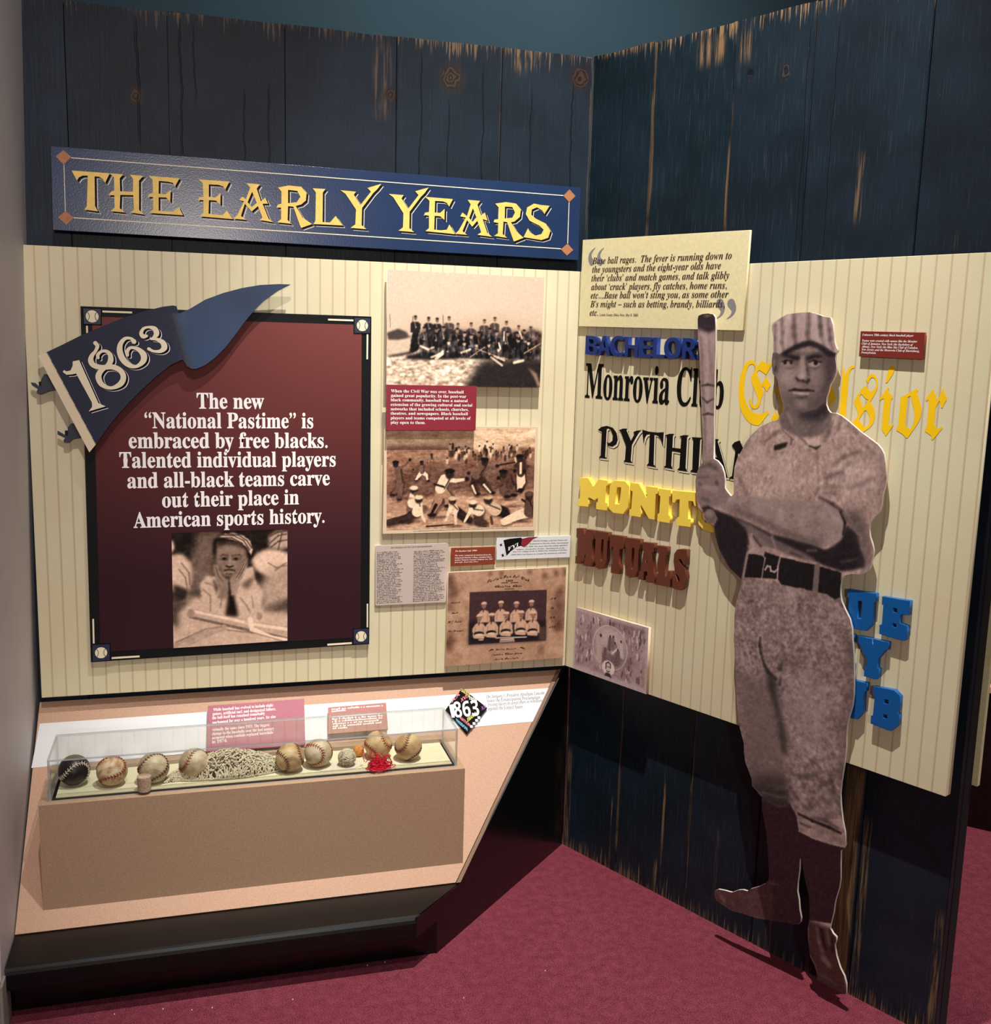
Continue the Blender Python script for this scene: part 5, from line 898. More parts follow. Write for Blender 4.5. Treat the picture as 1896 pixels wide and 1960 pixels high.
MON = [
 [[(.0763,1.2224),(.1119,1.2264),(.1341,1.2029),(.1545,1.2274),(.1918,1.2267),(.1915,1.2127),(.1849,1.2114),(.1839,1.1620),(.1938,1.1604),(.1931,1.1392),(.1490,1.1373),(.1487,1.1574),(.1545,1.1597),(.1538,1.1714),(.1404,1.1623),(.1179,1.1689),(.1123,1.1616),(.1173,1.1592),(.1175,1.1399),(.0756,1.1372),(.0757,1.1584),(.0817,1.1606),(.0816,1.1996),(.0775,1.2006)]],
 [[(.2147,1.2305),(.2563,1.2333),(.2740,1.2197),(.2722,1.1593),(.2547,1.1373),(.2166,1.1357),(.1985,1.1464),(.1985,1.2121)], [(.2273,1.2126),(.2425,1.2130),(.2398,1.1636),(.2227,1.1628)]],
 [[(.2752,1.2312),(.3084,1.2323),(.3381,1.1950),(.3398,1.2079),(.3353,1.2102),(.3348,1.2284),(.3787,1.2295),(.3782,1.2113),(.3711,1.2104),(.3717,1.1377),(.3508,1.1375),(.3195,1.1728),(.3175,1.1583),(.3223,1.1570),(.3210,1.1375),(.2774,1.1364),(.2781,1.1544),(.2843,1.1566),(.2860,1.2069),(.2785,1.2088)]],
 [[(.3800,1.2268),(.4242,1.2281),(.4237,1.2101),(.4186,1.2089),(.4197,1.1571),(.4258,1.1552),(.4253,1.1357),(.3804,1.1347),(.3811,1.1558),(.3870,1.1581),(.3873,1.2069),(.3812,1.2075)]],
 [[(.4278,1.2271),(.5133,1.2323),(.5143,1.1961),(.5062,1.1936),(.5003,1.2064),(.4853,1.2058),(.4871,1.1570),(.4971,1.1571),(.4970,1.1353),(.4497,1.1337),(.4498,1.1558),(.4565,1.1582),(.4549,1.2059),(.4448,1.2046),(.4386,1.1942),(.4300,1.1944)]],
 [[(.5347,1.2309),(.5686,1.2317),(.5856,1.2175),(.5875,1.1489),(.5728,1.1312),(.5418,1.1334),(.5221,1.1472),(.5186,1.2141)], [(.5446,1.2068),(.5592,1.2069),(.5597,1.1554),(.5435,1.1557)]],
 [[(.5909,1.2314),(.6437,1.2329),(.6599,1.2221),(.6603,1.1962),(.6503,1.1870),(.6648,1.1579),(.6664,1.1373),(.6481,1.1357),(.6295,1.1762),(.6234,1.1753),(.6234,1.1543),(.6313,1.1528),(.6311,1.1344),(.5950,1.1341),(.5952,1.1527),(.5998,1.1547),(.5985,1.2139),(.5921,1.2144)], [(.6222,1.2118),(.6361,1.2124),(.6365,1.1981),(.6223,1.1975)]],
 [[(.6832,1.2329),(.7189,1.2337),(.7237,1.2102),(.7028,1.2124),(.6925,1.2110),(.6932,1.2008),(.7251,1.1925),(.7318,1.1450),(.7208,1.1355),(.6819,1.1345),(.6771,1.1571),(.7014,1.1544),(.7072,1.1565),(.7064,1.1667),(.6755,1.1776),(.6706,1.2209)]]]
letters3d('raised_word', 'lemon yellow raised word MONITORS in slab letters, partly behind the fist', 'yellow', MON)
MUT = [
 [[(.0731,1.0687),(.1010,1.0714),(.1082,1.0529),(.1121,1.0710),(.1456,1.0722),(.1450,1.0466),(.1410,1.0460),(.1391,.9885),(.1444,.9864),(.1418,.9617),(.1093,.9596),(.1100,.9835),(.1140,.9857),(.1151,1.0025),(.1048,.9658),(.0891,.9890),(.0934,.9852),(.0967,.9628),(.0728,.9601),(.0728,.9832),(.0789,.9848),(.0789,1.0392),(.0738,1.0399)]],
 [[(.1475,1.0725),(.2028,1.0750),(.2031,1.0499),(.1992,1.0499),(.2000,.9901),(.1896,.9658),(.1720,.9597),(.1577,.9646),(.1518,.9847),(.1518,1.0477),(.1477,1.0486)], [(.1762,1.0516),(.1841,1.0517),(.1842,.9903),(.1770,.9849),(.1738,.9915)]],
 [[(.2070,1.0698),(.2625,1.0726),(.2638,1.0393),(.2516,1.0329),(.2483,1.0367),(.2466,.9894),(.2525,.9875),(.2523,.9595),(.2176,.9575),(.2180,.9829),(.2237,.9854),(.2226,1.0354),(.2180,1.0352),(.2154,1.0268),(.2096,1.0259)]],
 [[(.2657,1.0702),(.3240,1.0736),(.3239,1.0464),(.3195,1.0456),(.3206,.9823),(.3089,.9613),(.2924,.9567),(.2776,.9627),(.2709,.9850),(.2720,1.0406),(.2666,1.0427)], [(.2950,1.0459),(.3032,1.0458),(.3033,.9861),(.2968,.9815),(.2939,.9867)]],
 [[(.3335,1.0680),(.3750,1.0704),(.3748,1.0463),(.3684,1.0452),(.3789,.9844),(.3844,.9826),(.3842,.9582),(.3518,.9549),(.3506,.9734),(.3559,.9758),(.3542,.9861),(.3426,.9849),(.3424,.9589),(.3240,.9583),(.3245,.9801),(.3298,.9840),(.3370,1.0428),(.3333,1.0436)], [(.3453,1.0098),(.3526,1.0102),(.3497,1.0321)]],
 [[(.3860,1.0666),(.4222,1.0683),(.4227,1.0460),(.4175,1.0451),(.4180,.9860),(.4251,.9845),(.4275,1.0018),(.4379,1.0023),(.4382,.9573),(.3880,.9553),(.3873,.9774),(.3934,.9814),(.3928,1.0451),(.3874,1.0456)]],
 [[(.4694,1.0705),(.4898,1.0712),(.4903,1.0299),(.4809,1.0282),(.4703,1.0430),(.4636,1.0418),(.4641,1.0336),(.4867,1.0182),(.4926,.9971),(.4902,.9689),(.4757,.9554),(.4620,.9550),(.4462,.9575),(.4455,.9939),(.4558,.9944),(.4639,.9777),(.4712,.9805),(.4682,.9897),(.4514,1.0090),(.4457,1.0303),(.4466,1.0528),(.4560,1.0669)]]]
letters3d('raised_word', 'dark brown raised word MUTUALS, lowest of the raised words on the left', 'brown', MUT)
BL = {}
BL['U'] = [[(.9677,1.0555),(1.0026,1.0571),(1.0036,1.0542),(1.0049,1.0573),(1.0413,1.0593),(1.0421,1.0395),(1.0368,1.0375),(1.0391,.9849),(1.0230,.9651),(.9891,.9652),(.9740,.9767),(.9738,1.0358),(.9688,1.0360)], [(.9976,1.0334),(1.0074,1.0339),(1.0096,.9908),(.9987,.9909)]]
BL['E'] = [[(1.0559,1.0555),(1.1236,1.0584),(1.1237,1.0249),(1.1078,1.0244),(1.1036,1.0205),(1.1037,1.0024),(1.1225,.9990),(1.1244,.9693),(1.1182,.9633),(1.0568,.9658),(1.0555,.9870),(1.0610,.9898),(1.0606,1.0357),(1.0567,1.0364)], [(1.0852,1.0347),(1.0952,1.0344),(1.0955,1.0248),(1.0855,1.0251)], [(1.0870,.9987),(1.0964,.9983),(1.0962,.9901),(1.0872,.9902)]]
BL['Y'] = [[(1.0058,.9493),(1.0403,.9501),(1.0438,.9332),(1.0435,.9503),(1.0819,.9516),(1.0821,.9332),(1.0773,.9336),(1.0598,.9060),(1.0595,.8842),(1.0645,.8824),(1.0647,.8622),(1.0589,.8553),(1.0280,.8556),(1.0268,.8758),(1.0325,.8788),(1.0324,.8976),(1.0155,.9217),(1.0108,.9300),(1.0063,.9321)]]
BL['U2'] = [[(.9630,.8369),(.9987,.8383),(1.0000,.8355),(1.0010,.8386),(1.0382,.8409),(1.0378,.8203),(1.0330,.8190),(1.0344,.7669),(1.0197,.7450),(.9862,.7432),(.9692,.7544),(.9682,.8124),(.9631,.8127)], [(.9936,.8129),(1.0036,.8138),(1.0057,.7714),(.9946,.7708)]]
BL['B'] = [[(1.0541,.8374),(1.1062,.8423),(1.1213,.8310),(1.1225,.8020),(1.1179,.7913),(1.1233,.7867),(1.1237,.7620),(1.1060,.7426),(1.0550,.7460),(1.0542,.7648),(1.0589,.7671),(1.0594,.8152),(1.0543,.8170)], [(1.0835,.8142),(1.0946,.8151),(1.0946,.8048),(1.0835,.8039)], [(1.0843,.7778),(1.0948,.7783),(1.0940,.7693),(1.0839,.7688)]]
ddx = [(.9677,1.0555),(.8786,1.0541)]; dx = (ddx[1][0]-ddx[0][0], 0)
BL['L1'] = [[(.8854,1.0490),(.9304,1.0498),(.9303,1.0307),(.9201,1.0302),(.9214,.9874),(.9324,.9866),(.9359,1.0065),(.9580,1.0064),(.9581,.9668),(.8836,.9664),(.8829,.9873),(.8887,.9901),(.8899,1.0290),(.8853,1.0297)]]
BL['K'] = [[(.9219,.9491),(.9562,.9498),(.9571,.9316),(.9510,.9308),(.9515,.9175),(.9630,.9298),(.9597,.9481),(.9948,.9492),(.9948,.9309),(.9866,.9296),(.9705,.9029),(.9927,.8797),(.9995,.8783),(.9996,.8586),(.9693,.8578),(.9499,.8850),(.9498,.8737),(.9578,.8725),(.9575,.8564),(.9213,.8552),(.9214,.8747),(.9264,.8766),(.9255,.9274),(.9220,.9282)]]
BL['L2'] = [[(.8788,.8344),(.9246,.8371),(.9245,.8185),(.9140,.8174),(.9155,.7718),(.9268,.7717),(.9302,.7923),(.9527,.7936),(.9528,.7529),(.8771,.7477),(.8771,.7694),(.8822,.7725),(.8835,.8126),(.8788,.8130)]]
LBL = dict(U='bright blue raised letter U on the top row, partly behind the player’s hip', E='bright blue raised letter E at the end of the top row', Y='bright blue raised letter Y alone on the middle row', U2='bright blue raised letter U on the bottom row, mostly behind the leg', B='bright blue raised letter B at the end of the bottom row',
           L1='bright blue raised letter L hidden behind the hip on the top row', K='bright blue raised letter K hidden behind the leg beside the Y', L2='bright blue raised letter L hidden behind the leg on the bottom row')
for k, L_ in BL.items():
    e0 = L_[0][0]; t = frame_thing('raised_letter', LBL[k], 'letter', RW, e0[0], e0[1], P_OFF, group='bright blue letters beside the player cutout')
    add('letter_block', shape_mesh('letter_block', L_, .0002, .0135, .0005, e0), 'skyblue', t)
# --- allegorical engraving, low at the corner
q = [(.0837,.8254),(.3689,.8249),(.3725,.6288),(.0798,.6312)]
t, org = board_on(RW, 'allegory_print', 'mauve-grey engraving with a round scene and an oval portrait, low beside the corner', 'print', q, P_OFF+.002, .066, 'print_cream', back=False)
pic = Pic(q, .0016, (188, 166, 166)); 
pic.poly([(.0843,.8149),(.3597,.8159),(.3640,.6439),(.0882,.6471)], (160, 134, 136), 3)
pic.noise(20, .012, 4, pic.mask([(.0843,.8149),(.3597,.8159),(.3640,.6439),(.0882,.6471)], 3), seed=41, tint=(1, .95, .95)); 
r_ = random.Random(6); fr4 = [(.0856,.8133),(.3576,.8136),(.3613,.6505),(.0879,.6509)]
for i in range(110):
    a, b = r_.random(), r_.random(); x = (fr4[0][0]*(1-a)+fr4[1][0]*a)*(1-b)+(fr4[3][0]*(1-a)+fr4[2][0]*a)*b; y = (fr4[0][1]*(1-a)+fr4[1][1]*a)*(1-b)+(fr4[3][1]*(1-a)+fr4[2][1]*a)*b
    pic.line([(x, y), (x+r_.uniform(-.004, .004), y-r_.uniform(.006, .018))], r_.uniform(.0012, .0035), r_.choice(((84, 62, 68), (96, 74, 78), (214, 192, 190), (220, 200, 198))), .8)
ce = [(.2261,.7311)][0]; hx = [(.1579,.7318),(.2922,.7304)]; vy = [(.2199,.7953),(.2350,.6636)]
rx = abs(hx[1][0]-hx[0][0])/2; ry = abs(vy[0][1]-vy[1][1])/2
pic.ell(ce[0], ce[1], rx*1.03, ry*1.03, (226, 206, 202), .02); pic.ell(ce[0], ce[1], rx, ry, (170, 146, 146), .02)
pic.poly([(.1707,.7063),(.2842,.7248),(.2745,.6888),(.2396,.6686),(.1923,.6773)], (110, 86, 90), 5, .8); pic.ell(ce[0], ce[1]+ry*.45, rx*.7, ry*.4, (206, 186, 184), .5, .7)
for a, w_, c_ in (([(.1830,.7529,.0112),(.1819,.7280,.0112),(.1855,.6871,.0116)], .01, (186, 164, 160)), ([(.2258,.7573,.0067),(.2238,.7287,.0074)], .01, (110, 86, 88)), ([(.2377,.7601,.0055),(.2382,.7322,.0074)], .01, (126, 100, 100)), ([(.2472,.7437,.0066),(.2512,.7166,.0111)], .01, (140, 116, 116)), ([(.2681,.7543,.0055),(.2752,.7169,.0073)], .01, (200, 178, 176)), ([(.2579,.7257,.0074),(.2551,.6932,.0103)], .01, (112, 88, 92)), ([(.2367,.7168,.0030),(.2550,.7343,.0029)], .01, (232, 212, 208)), ([(.2094,.7233,.0067),(.2061,.6960,.0056)], .01, (112, 88, 92))): pic.line(a, w_, c_, 1, 1.5)
for p in [(.1887,.7609,.0056),(.2260,.7663,.0044),(.2385,.7681,.0044),(.2690,.7600,.0044),(.2456,.7498,.0044),(.2575,.7322,.0040)]: pic.ell(p[0], p[1], p[2]*.8, p[2], (66, 48, 54), .2)
oc = [(.2237,.6692)][0]; pic.ell(oc[0], oc[1], rx*.37, ry*.34, (226, 206, 202), .03)
pic.ell(oc[0], oc[1]+.002, .0085, .0155, (210, 186, 180), .15); pic.poly([(oc[0]-.013, oc[1]-.026), (oc[0]-.008, oc[1]-.015), (oc[0]+.008, oc[1]-.015), (oc[0]+.015, oc[1]-.028)], (52, 38, 46), .6)
pic.line([(oc[0]-.009, oc[1]-.004), (oc[0]-.0095, oc[1]+.012), (oc[0], oc[1]+.018), (oc[0]+.008, oc[1]+.013), (oc[0]+.0085, oc[1]+.002)], .002, (62, 46, 52)); pic.line([(oc[0]-.005, oc[1]+.004), (oc[0]+.005, oc[1]+.003)], .0011, (70, 52, 56)); pic.line([(oc[0]-.006, oc[1]-.010), (oc[0], oc[1]-.013), (oc[0]+.006, oc[1]-.009)], .0018, (84, 64, 66))
pic.line([(.2230,.8165,.0011),(.2231,.8016,.0029)], .003, (62, 46, 52)); pic.noise(6, .002, 2, seed=42)
pic.build('print', t, .0664, org)

# ================================================================== PLAYER CUTOUT (flat printed board, standing clear of the wall)
CO = .078
OUT = [(.4893,1.6887),(.4913,1.6976),(.5041,1.7021),(.5225,1.7035),(.5373,1.7013),(.5445,1.6931),(.5476,1.6711),(.5520,1.6121),(.5538,1.5528),(.5574,1.4932),(.5600,1.4332),(.5641,1.3730),(.5666,1.3291),(.5799,1.3244),(.5936,1.3121),(.6022,1.2949),(.6065,1.2771),(.6077,1.2560),(.6187,1.2452),(.6284,1.2373),(.6362,1.2428),(.6357,1.2594),(.6327,1.2892),(.6334,1.3133),(.6404,1.3380),(.6529,1.3600),(.6620,1.3786),(.6777,1.4005),(.7034,1.4230),(.7294,1.4365),(.7522,1.4439),(.7549,1.4512),(.7637,1.4646),(.7646,1.4817),(.7576,1.4983),(.7492,1.5205),(.7446,1.5373),(.7404,1.5484),(.7318,1.5515),(.7272,1.5592),(.7253,1.5705),(.7230,1.5874),(.7242,1.6044),(.7261,1.6101),(.7245,1.6214),(.7234,1.6438),(.7181,1.6606),(.7162,1.6719),(.7199,1.6789),(.7324,1.6873),(.7449,1.6942),(.7573,1.7006),(.7796,1.7029),(.7985,1.7045),(.8203,1.7049),(.8361,1.7016),(.8550,1.6954),(.8750,1.6921),(.8825,1.6753),(.8876,1.6513),(.8905,1.6353),(.8960,1.6233),(.9012,1.6154),(.8964,1.6086),(.8950,1.6005),(.8997,1.5818),(.9011,1.5657),(.8975,1.5548),(.8924,1.5438),(.8879,1.5368),(.8853,1.5217),(.8806,1.5051),(.8814,1.4888),(.8876,1.4768),(.8942,1.4710),(.9078,1.4713),(.9233,1.4656),(.9453,1.4523),(.9734,1.4329),(1.0007,1.4177),(1.0187,1.4073),(1.0295,1.3977),(1.0371,1.3852),(1.0427,1.3619),(1.0473,1.3358),(1.0465,1.3145),(1.0418,1.2952),(1.0412,1.2710),(1.0384,1.2545),(1.0256,1.2392)] + [(1.0168,1.2246),(1.0169,1.2083),(1.0197,1.1924),(1.0269,1.1771),(1.0321,1.1616),(1.0313,1.1450),(1.0285,1.1281),(1.0253,1.1151),(1.0118,1.1030),(.9975,1.0989),(.9799,1.0965),(.9654,1.0902),(.9574,1.0788),(.9558,1.0616),(.9576,1.0421),(.9620,1.0260),(.9727,1.0083),(.9865,.9886),(.9943,.9677)] + [(.9979,.9408),(1.0050,.9024),(1.0097,.8562),(1.0133,.8096),(1.0122,.7806),(1.0061,.7500),(1.0029,.7298),(1.0036,.6985),(1.0052,.6747),(1.0046,.6380),(1.0030,.6129),(1.0006,.5826)] + [(1.0004,.5533),(1.0046,.5231),(1.0121,.4882),(1.0204,.4624),(1.0254,.4295),(1.0225,.4210),(1.0143,.4119),(1.0161,.3818),(1.0198,.3393),(1.0183,.3150),(1.0130,.2889),(1.0101,.2698),(1.0092,.2454),(1.0053,.2197),(1.0032,.2007),(1.0125,.1900),(1.0221,.1855),(1.0225,.1737),(1.0194,.1631),(1.0263,.1364),(1.0377,.1118),(1.0514,.0946),(1.0584,.0770),(1.0604,.0539),(1.0584,.0492),(1.0418,.0472),(1.0140,.0480),(.9920,.0489),(.9810,.0479),(.9779,.0664),(.9700,.0840),(.9558,.1016),(.9505,.1268),(.9462,.1463),(.9434,.1726),(.9460,.1984),(.9432,.2307),(.9384,.2620),(.9270,.2905),(.9184,.3172),(.9113,.3446),(.9085,.3510),(.9060,.3424),(.9072,.3156),(.9053,.2812),(.9057,.2568),(.9123,.2352),(.9159,.2122),(.9225,.1906),(.9219,.1795),(.9146,.1691),(.9052,.1641),(.8794,.1583),(.8335,.1433),(.7930,.1311),(.7512,.1241),(.7158,.1168),(.6825,.1198),(.6635,.1245),(.6569,.1381),(.6579,.1501),(.6685,.1587),(.6902,.1642),(.7119,.1682),(.7323,.1842),(.7461,.1909),(.7601,.1932),(.7698,.2038),(.7929,.2202),(.8122,.2380),(.8208,.2496),(.8220,.2642),(.8168,.2995),(.8108,.3407),(.8049,.3725),(.7954,.4061),(.7868,.4369),(.7821,.4661),(.7656,.4788),(.7519,.4864)] + [(.7515,.4906),(.7489,.5057),(.7369,.5255),(.7265,.5433),(.7199,.5704),(.7183,.5911),(.7090,.6146),(.6996,.6383),(.6943,.6684),(.6871,.7033),(.6816,.7439),(.6765,.7819),(.6717,.8251),(.6660,.8602),(.6648,.8963)] + [(.6628,.9270),(.6643,.9553),(.6682,.9747),(.6739,.9944),(.6766,1.0196),(.6712,1.0293),(.6410,1.0468),(.6175,1.0674),(.6006,1.0956),(.5873,1.1245),(.5818,1.1485),(.5757,1.1553),(.5566,1.1587),(.5446,1.1679),(.5427,1.1832),(.5275,1.1937),(.5197,1.2114),(.5147,1.2389),(.5118,1.2635),(.5152,1.2856),(.5233,1.3051),(.5337,1.3185)] + [(.5331,1.3273),(.5300,1.3700),(.5218,1.4305),(.5137,1.4908),(.5075,1.5510),(.4998,1.6050),(.4931,1.6469)]
org = [(1.0577,.0493)][0]
t = frame_thing('player_cutout', 'life-size photographic cutout of a baseball player in striped cap holding an upright bat', 'cutout', RW, org[0], org[1], 0)
plate('cutout_board', t, OUT, CO-.006, CO, 'edge_white', 0, org)
for uz in [(.8658,1.3310),(.8466,.8701)]: box('standoff', (uz[0]-org[0]-.03, uz[0]-org[0]+.03, uz[1]-org[1]-.03, uz[1]-org[1]+.03, (0 if uz[1] < .6 else P_OFF), CO-.006), 'dark', t)
xs = [p[0] for p in OUT]; ys = [p[1] for p in OUT]
pic = Pic([(min(xs), max(ys)), (max(xs), max(ys)), (max(xs), min(ys)), (min(xs), min(ys))], .0017, (166, 142, 137))
TONE = lambda v: (v*1.03, v*.90, v*.885)
def T(v): return (v*1.03, v*.90, v*.885)
# trousers and shirt cloth
pic.poly([(.6293,1.0074),(.6782,1.0321),(.8017,1.0405),(.9613,1.0343),(1.0199,1.0462),(1.0390,.8340),(.6503,.7282)], T(136), 1)
pic.poly([(.6514,.8933),(1.0134,.9749),(1.0552,.5090),(.6909,.3715)], T(134), .5)
mt = pic.mask([(.6456,.9698),(1.0072,1.0433),(1.0548,.5138),(.6869,.4246)], 3)
pic.noise(5, .018, 2, None, seed=51); pic.noise(13, .0038, 2, mt, seed=52, tint=(1, .9, .85)); pic.noise(8, .0036, 2, 1-mt, (.8, 1.5), 53); pic.noise(5, .0022, 1, seed=59)
# trouser folds
pic.poly([(.6701,.7671),(.7258,.7817),(.7790,.7702),(.8108,.7280),(.8429,.6101),(.8580,.4606),(.7481,.4199),(.7007,.6439)], T(112), 12, .75)
pic.poly([(.7673,.8079),(.7881,.7981),(.8032,.7868),(.8060,.7521),(.8248,.6939),(.8392,.6549),(.8470,.6012),(.8322,.6041),(.8148,.6781),(.7934,.7333),(.7762,.7694)], T(58), 5, .9)
pic.line([(.7452,.8865,.0025),(.7456,.8637,.0035),(.7498,.8469,.0030),(.7637,.8172,.0040),(.7764,.8026,.0050),(.8001,.7898,.0035)], .004, T(58), .85, 2)
pic.line([(.8145,.8377,.0030),(.8090,.8187,.0044)], .003, T(66), .8, 2); pic.line([(.8124,.7944,.0030),(.8117,.7790,.0035)], .003, T(60), .8, 2)
pic.line([(.8147,.8352),(.8433,.8400),(.8773,.8560)], .004, T(108), .6, 3)
pic.poly([(.9789,.9435),(1.0021,.9489),(1.0166,.7867),(1.0063,.7477),(1.0062,.6629),(1.0012,.5754),(.9906,.6087),(.9926,.7315),(.9966,.8289)], T(88), 9, .75)
pic.poly([(.8456,.8132),(.9233,.8457),(.9580,.7456),(.9429,.6175),(.8753,.6206),(.8347,.7095)], T(152), 22, .5)
pic.poly([(.7322,.5478),(.7972,.5432),(.8411,.5633),(.8510,.5460),(.7900,.4883),(.7544,.4916)], T(104), 7, .7); pic.poly([(.7470,.5103),(.8510,.5460),(.8566,.5119),(.7843,.4863),(.7515,.4906)], T(64), 8, .75)
pic.line([(.7843,.4863,.0026),(.8245,.4888,.0036),(.8559,.4858,.0030)], .003, T(112), .8, 2)
for a, v_, w_ in (([(.8722,.5584,.0040),(.9074,.5629,.0054),(.9329,.5792,.0034)], 92, .004), ([(.9170,.6090,.0039),(.9304,.6084,.0029)], 80, .004), ([(.9457,.5535,.0049),(.9726,.5778,.0058),(.9852,.5524,.0048)], 88, .004), ([(.8643,.5197,.0030),(.8852,.5015,.0040),(.9143,.4814,.0035)], 66, .003), ([(.8728,.5176,.0035),(.8990,.5013,.0040)], 160, .003), ([(.9513,.5203,.0044),(.9780,.5150,.0044)], 84, .004), ([(.9592,.5507,.0049),(.9658,.5355,.0049)], 158, .004)): pic.line(a, w_, T(v_), .75, 3)
# lower legs: socks and shoes
pic.poly([(.7596,.4674),(.8661,.4783),(.8877,.4531),(.8971,.4176),(.9358,.4117),(.9821,.4152),(1.0269,.4228),(1.0361,.4192),(1.0529,.2299),(.9416,.1933),(.9250,.1609),(.8288,.1158),(.7858,.2234)], (62, 44, 50), .8)
pic.poly([(.7474,.4910),(.8601,.5123),(.8666,.4724),(.8316,.4581),(.7813,.4535),(.7799,.4715)], T(66), 4, .9); pic.line([(.7861,.4799,.0024),(.8294,.4847,.0030),(.8553,.4910,.0023)], .002, T(104), .7, 2); pic.line([(.8009,.4637,.0024),(.8348,.4592,.0024),(.8632,.4742,.0018)], .002, T(86), .7, 2)
pic.poly([(.8601,.5123),(1.0026,.5628),(1.0267,.4242),(.9820,.4166),(.9358,.4117),(.8970,.4190),(.8877,.4531),(.8654,.4871)], T(118), 2, .4)
mk = pic.mask([(.8601,.5123),(1.0026,.5628),(1.0267,.4242),(.9820,.4166),(.9358,.4117),(.8970,.4190),(.8877,.4531),(.8654,.4871)], 2); pic.noise(16, .012, 3, mk, seed=54, tint=(1, .9, .85))
pic.line([(.8934,.4613,.0029),(.9319,.4578,.0040),(.9784,.4579,.0040),(1.0090,.4551,.0034)], .003, T(48), .95, 1.5); pic.line([(.9017,.4389,.0029),(.9271,.4396,.0029)], .003, T(60), .7, 2); pic.line([(.8944,.4496),(.9334,.4405),(1.0187,.4472)], .003, T(136), .5, 2); pic.line([(.8972,.4161),(.9356,.4145),(1.0237,.4244)], .0016, T(150), .7)
pic.line([(.9314,.4636,.0029),(.9680,.4715,.0040),(1.0022,.4641,.0034)], .003, T(76), .7, 3)
pic.poly([(.6457,.1630),(.8053,.2382),(.8249,.2498),(.8379,.2147),(.8405,.1403),(.6528,.0666)], (78, 54, 54), 6, .8)
for a, v_ in (([(.6731,.1469,.0038),(.6887,.1357,.0044)], 128), ([(.7137,.1436,.0044),(.7197,.1365,.0031)], 112), ([(.7681,.1807,.0037),(.7949,.1957,.0043)], 98), ([(.7525,.1544,.0037),(.7632,.1528,.0031)], 96), ([(.8219,.2453,.0030),(.8485,.2505,.0024)], 92)): pic.line(a, .004, T(v_), .6, 3)
pic.poly([(.9415,.1948),(1.0038,.2009),(1.0272,.1789),(1.0661,.0478),(.9802,.0397),(.9700,.0840),(.9486,.1105)], (80, 56, 54), 2)
for a, v_ in (([(.9604,.1974,.0041),(.9792,.1985,.0047),(.9946,.1997,.0029)], 116), ([(.9678,.1841,.0029),(.9771,.1488,.0035),(.9882,.1298,.0047)], 118), ([(.9951,.1939,.0023),(1.0041,.1618,.0029)], 128), ([(.9927,.1137,.0076),(1.0092,.1036,.0064)], 138), ([(.9842,.0665),(1.0280,.0644)], 92)): pic.line(a, .004, T(v_), .6, 3)
for a in ([(.9802,.1868,.0035),(.9887,.1605,.0029),(.9967,.1400,.0029)], [(1.0120,.1777,.0035),(1.0150,.1429,.0029)]): pic.line(a, .003, (44, 28, 32), .8, 2)
# shirt folds
for a, v_, al_ in (([(.6777,1.4005,.0058),(.6624,1.3727,.0059),(.6477,1.3357,.0047)], 128, .6), ([(.7702,1.4252,.0028),(.7450,1.4089,.0034),(.7231,1.3898,.0035)], 96, .7), ([(.8977,1.4488,.0038),(.8935,1.4265,.0038),(.8861,1.4066,.0033)], 92, .7), ([(.9209,1.4586,.0032),(.9171,1.4338,.0033)], 100, .6), ([(.9460,1.4442,.0043),(.9649,1.4295,.0043)], 104, .6), ([(.9125,1.3483,.0033),(.9377,1.3701,.0043),(.9775,1.3875,.0037)], 104, .7), ([(.8939,1.3158,.0033),(.9349,1.3342,.0049)], 98, .7), ([(.9453,1.3518,.0038),(.9566,1.3584,.0027)], 90, .6), ([(.8928,1.2933,.0033),(.9380,1.2988,.0038)], 108, .6), ([(.9560,1.2982,.0038),(.9844,1.3098,.0043),(1.0090,1.3262,.0032)], 106, .6), ([(.8826,1.2668,.0028),(.9176,1.2545,.0039),(.9431,1.2413,.0033),(.9539,1.2206,.0038)], 62, .85), ([(.8724,1.2768,.0033),(.8776,1.2887,.0028)], 92, .7), ([(.8909,1.2791,.0028),(.9245,1.2805,.0027)], 104, .6), ([(.6436,1.2964,.0042),(.6753,1.2522,.0041),(.6979,1.2313,.0035)], 116, .6), ([(.7345,1.3734,.0040),(.7229,1.3490,.0035)], 126, .5), ([(.9878,1.4019,.0032),(1.0122,1.3854,.0037)], 116, .6), ([(.8658,1.3910,.0028),(.8678,1.3493,.0028)], 110, .7), ([(.7522,1.4439,.0028),(.7864,1.4265,.0023)], 118, .5)): pic.line(a, .004, T(v_), al_, 3.5)
for a in ([(.7087,1.3564,.0174),(.7800,1.3058,.0257),(.8159,1.2669,.0227)], [(.9629,1.3536,.0135),(.9979,1.2897,.0161)], [(.6814,1.3538,.0088),(.6640,1.3076,.0089)]): pic.line(a, .02, T(174), .30, 14)
pic.poly([(.7473,1.3803),(.7635,1.3861),(.7843,1.3922),(.7820,1.3806),(.7647,1.3718),(.7467,1.3673)], T(46), 1.5); pic.line([(.7674,1.4193,.0017),(.7915,1.4042,.0023),(.8000,1.3992,.0023)], .002, T(120), .8); pic.poly([(.8336,1.3993),(.8610,1.4100),(.8727,1.3999),(.8722,1.3887),(.8535,1.3885)], T(190), 2, .7); pic.line([(.8441,1.3876,.0017),(.8633,1.3838,.0028),(.8736,1.3903,.0017)], .003, T(60), .9, 1.5); pic.line([(.8169,1.4091,.0017),(.8375,1.3912,.0022)], .003, T(100), .8, 2)
pic.line([(.7952,1.3988,.0017),(.7929,1.3873,.0023)], .003, T(84), .8, 2)
pic.poly([(1.0141,1.3963),(1.0458,1.3887),(1.0555,1.2836),(1.0315,1.2373),(1.0247,1.2796),(1.0339,1.3343)], T(112), 9, .6)
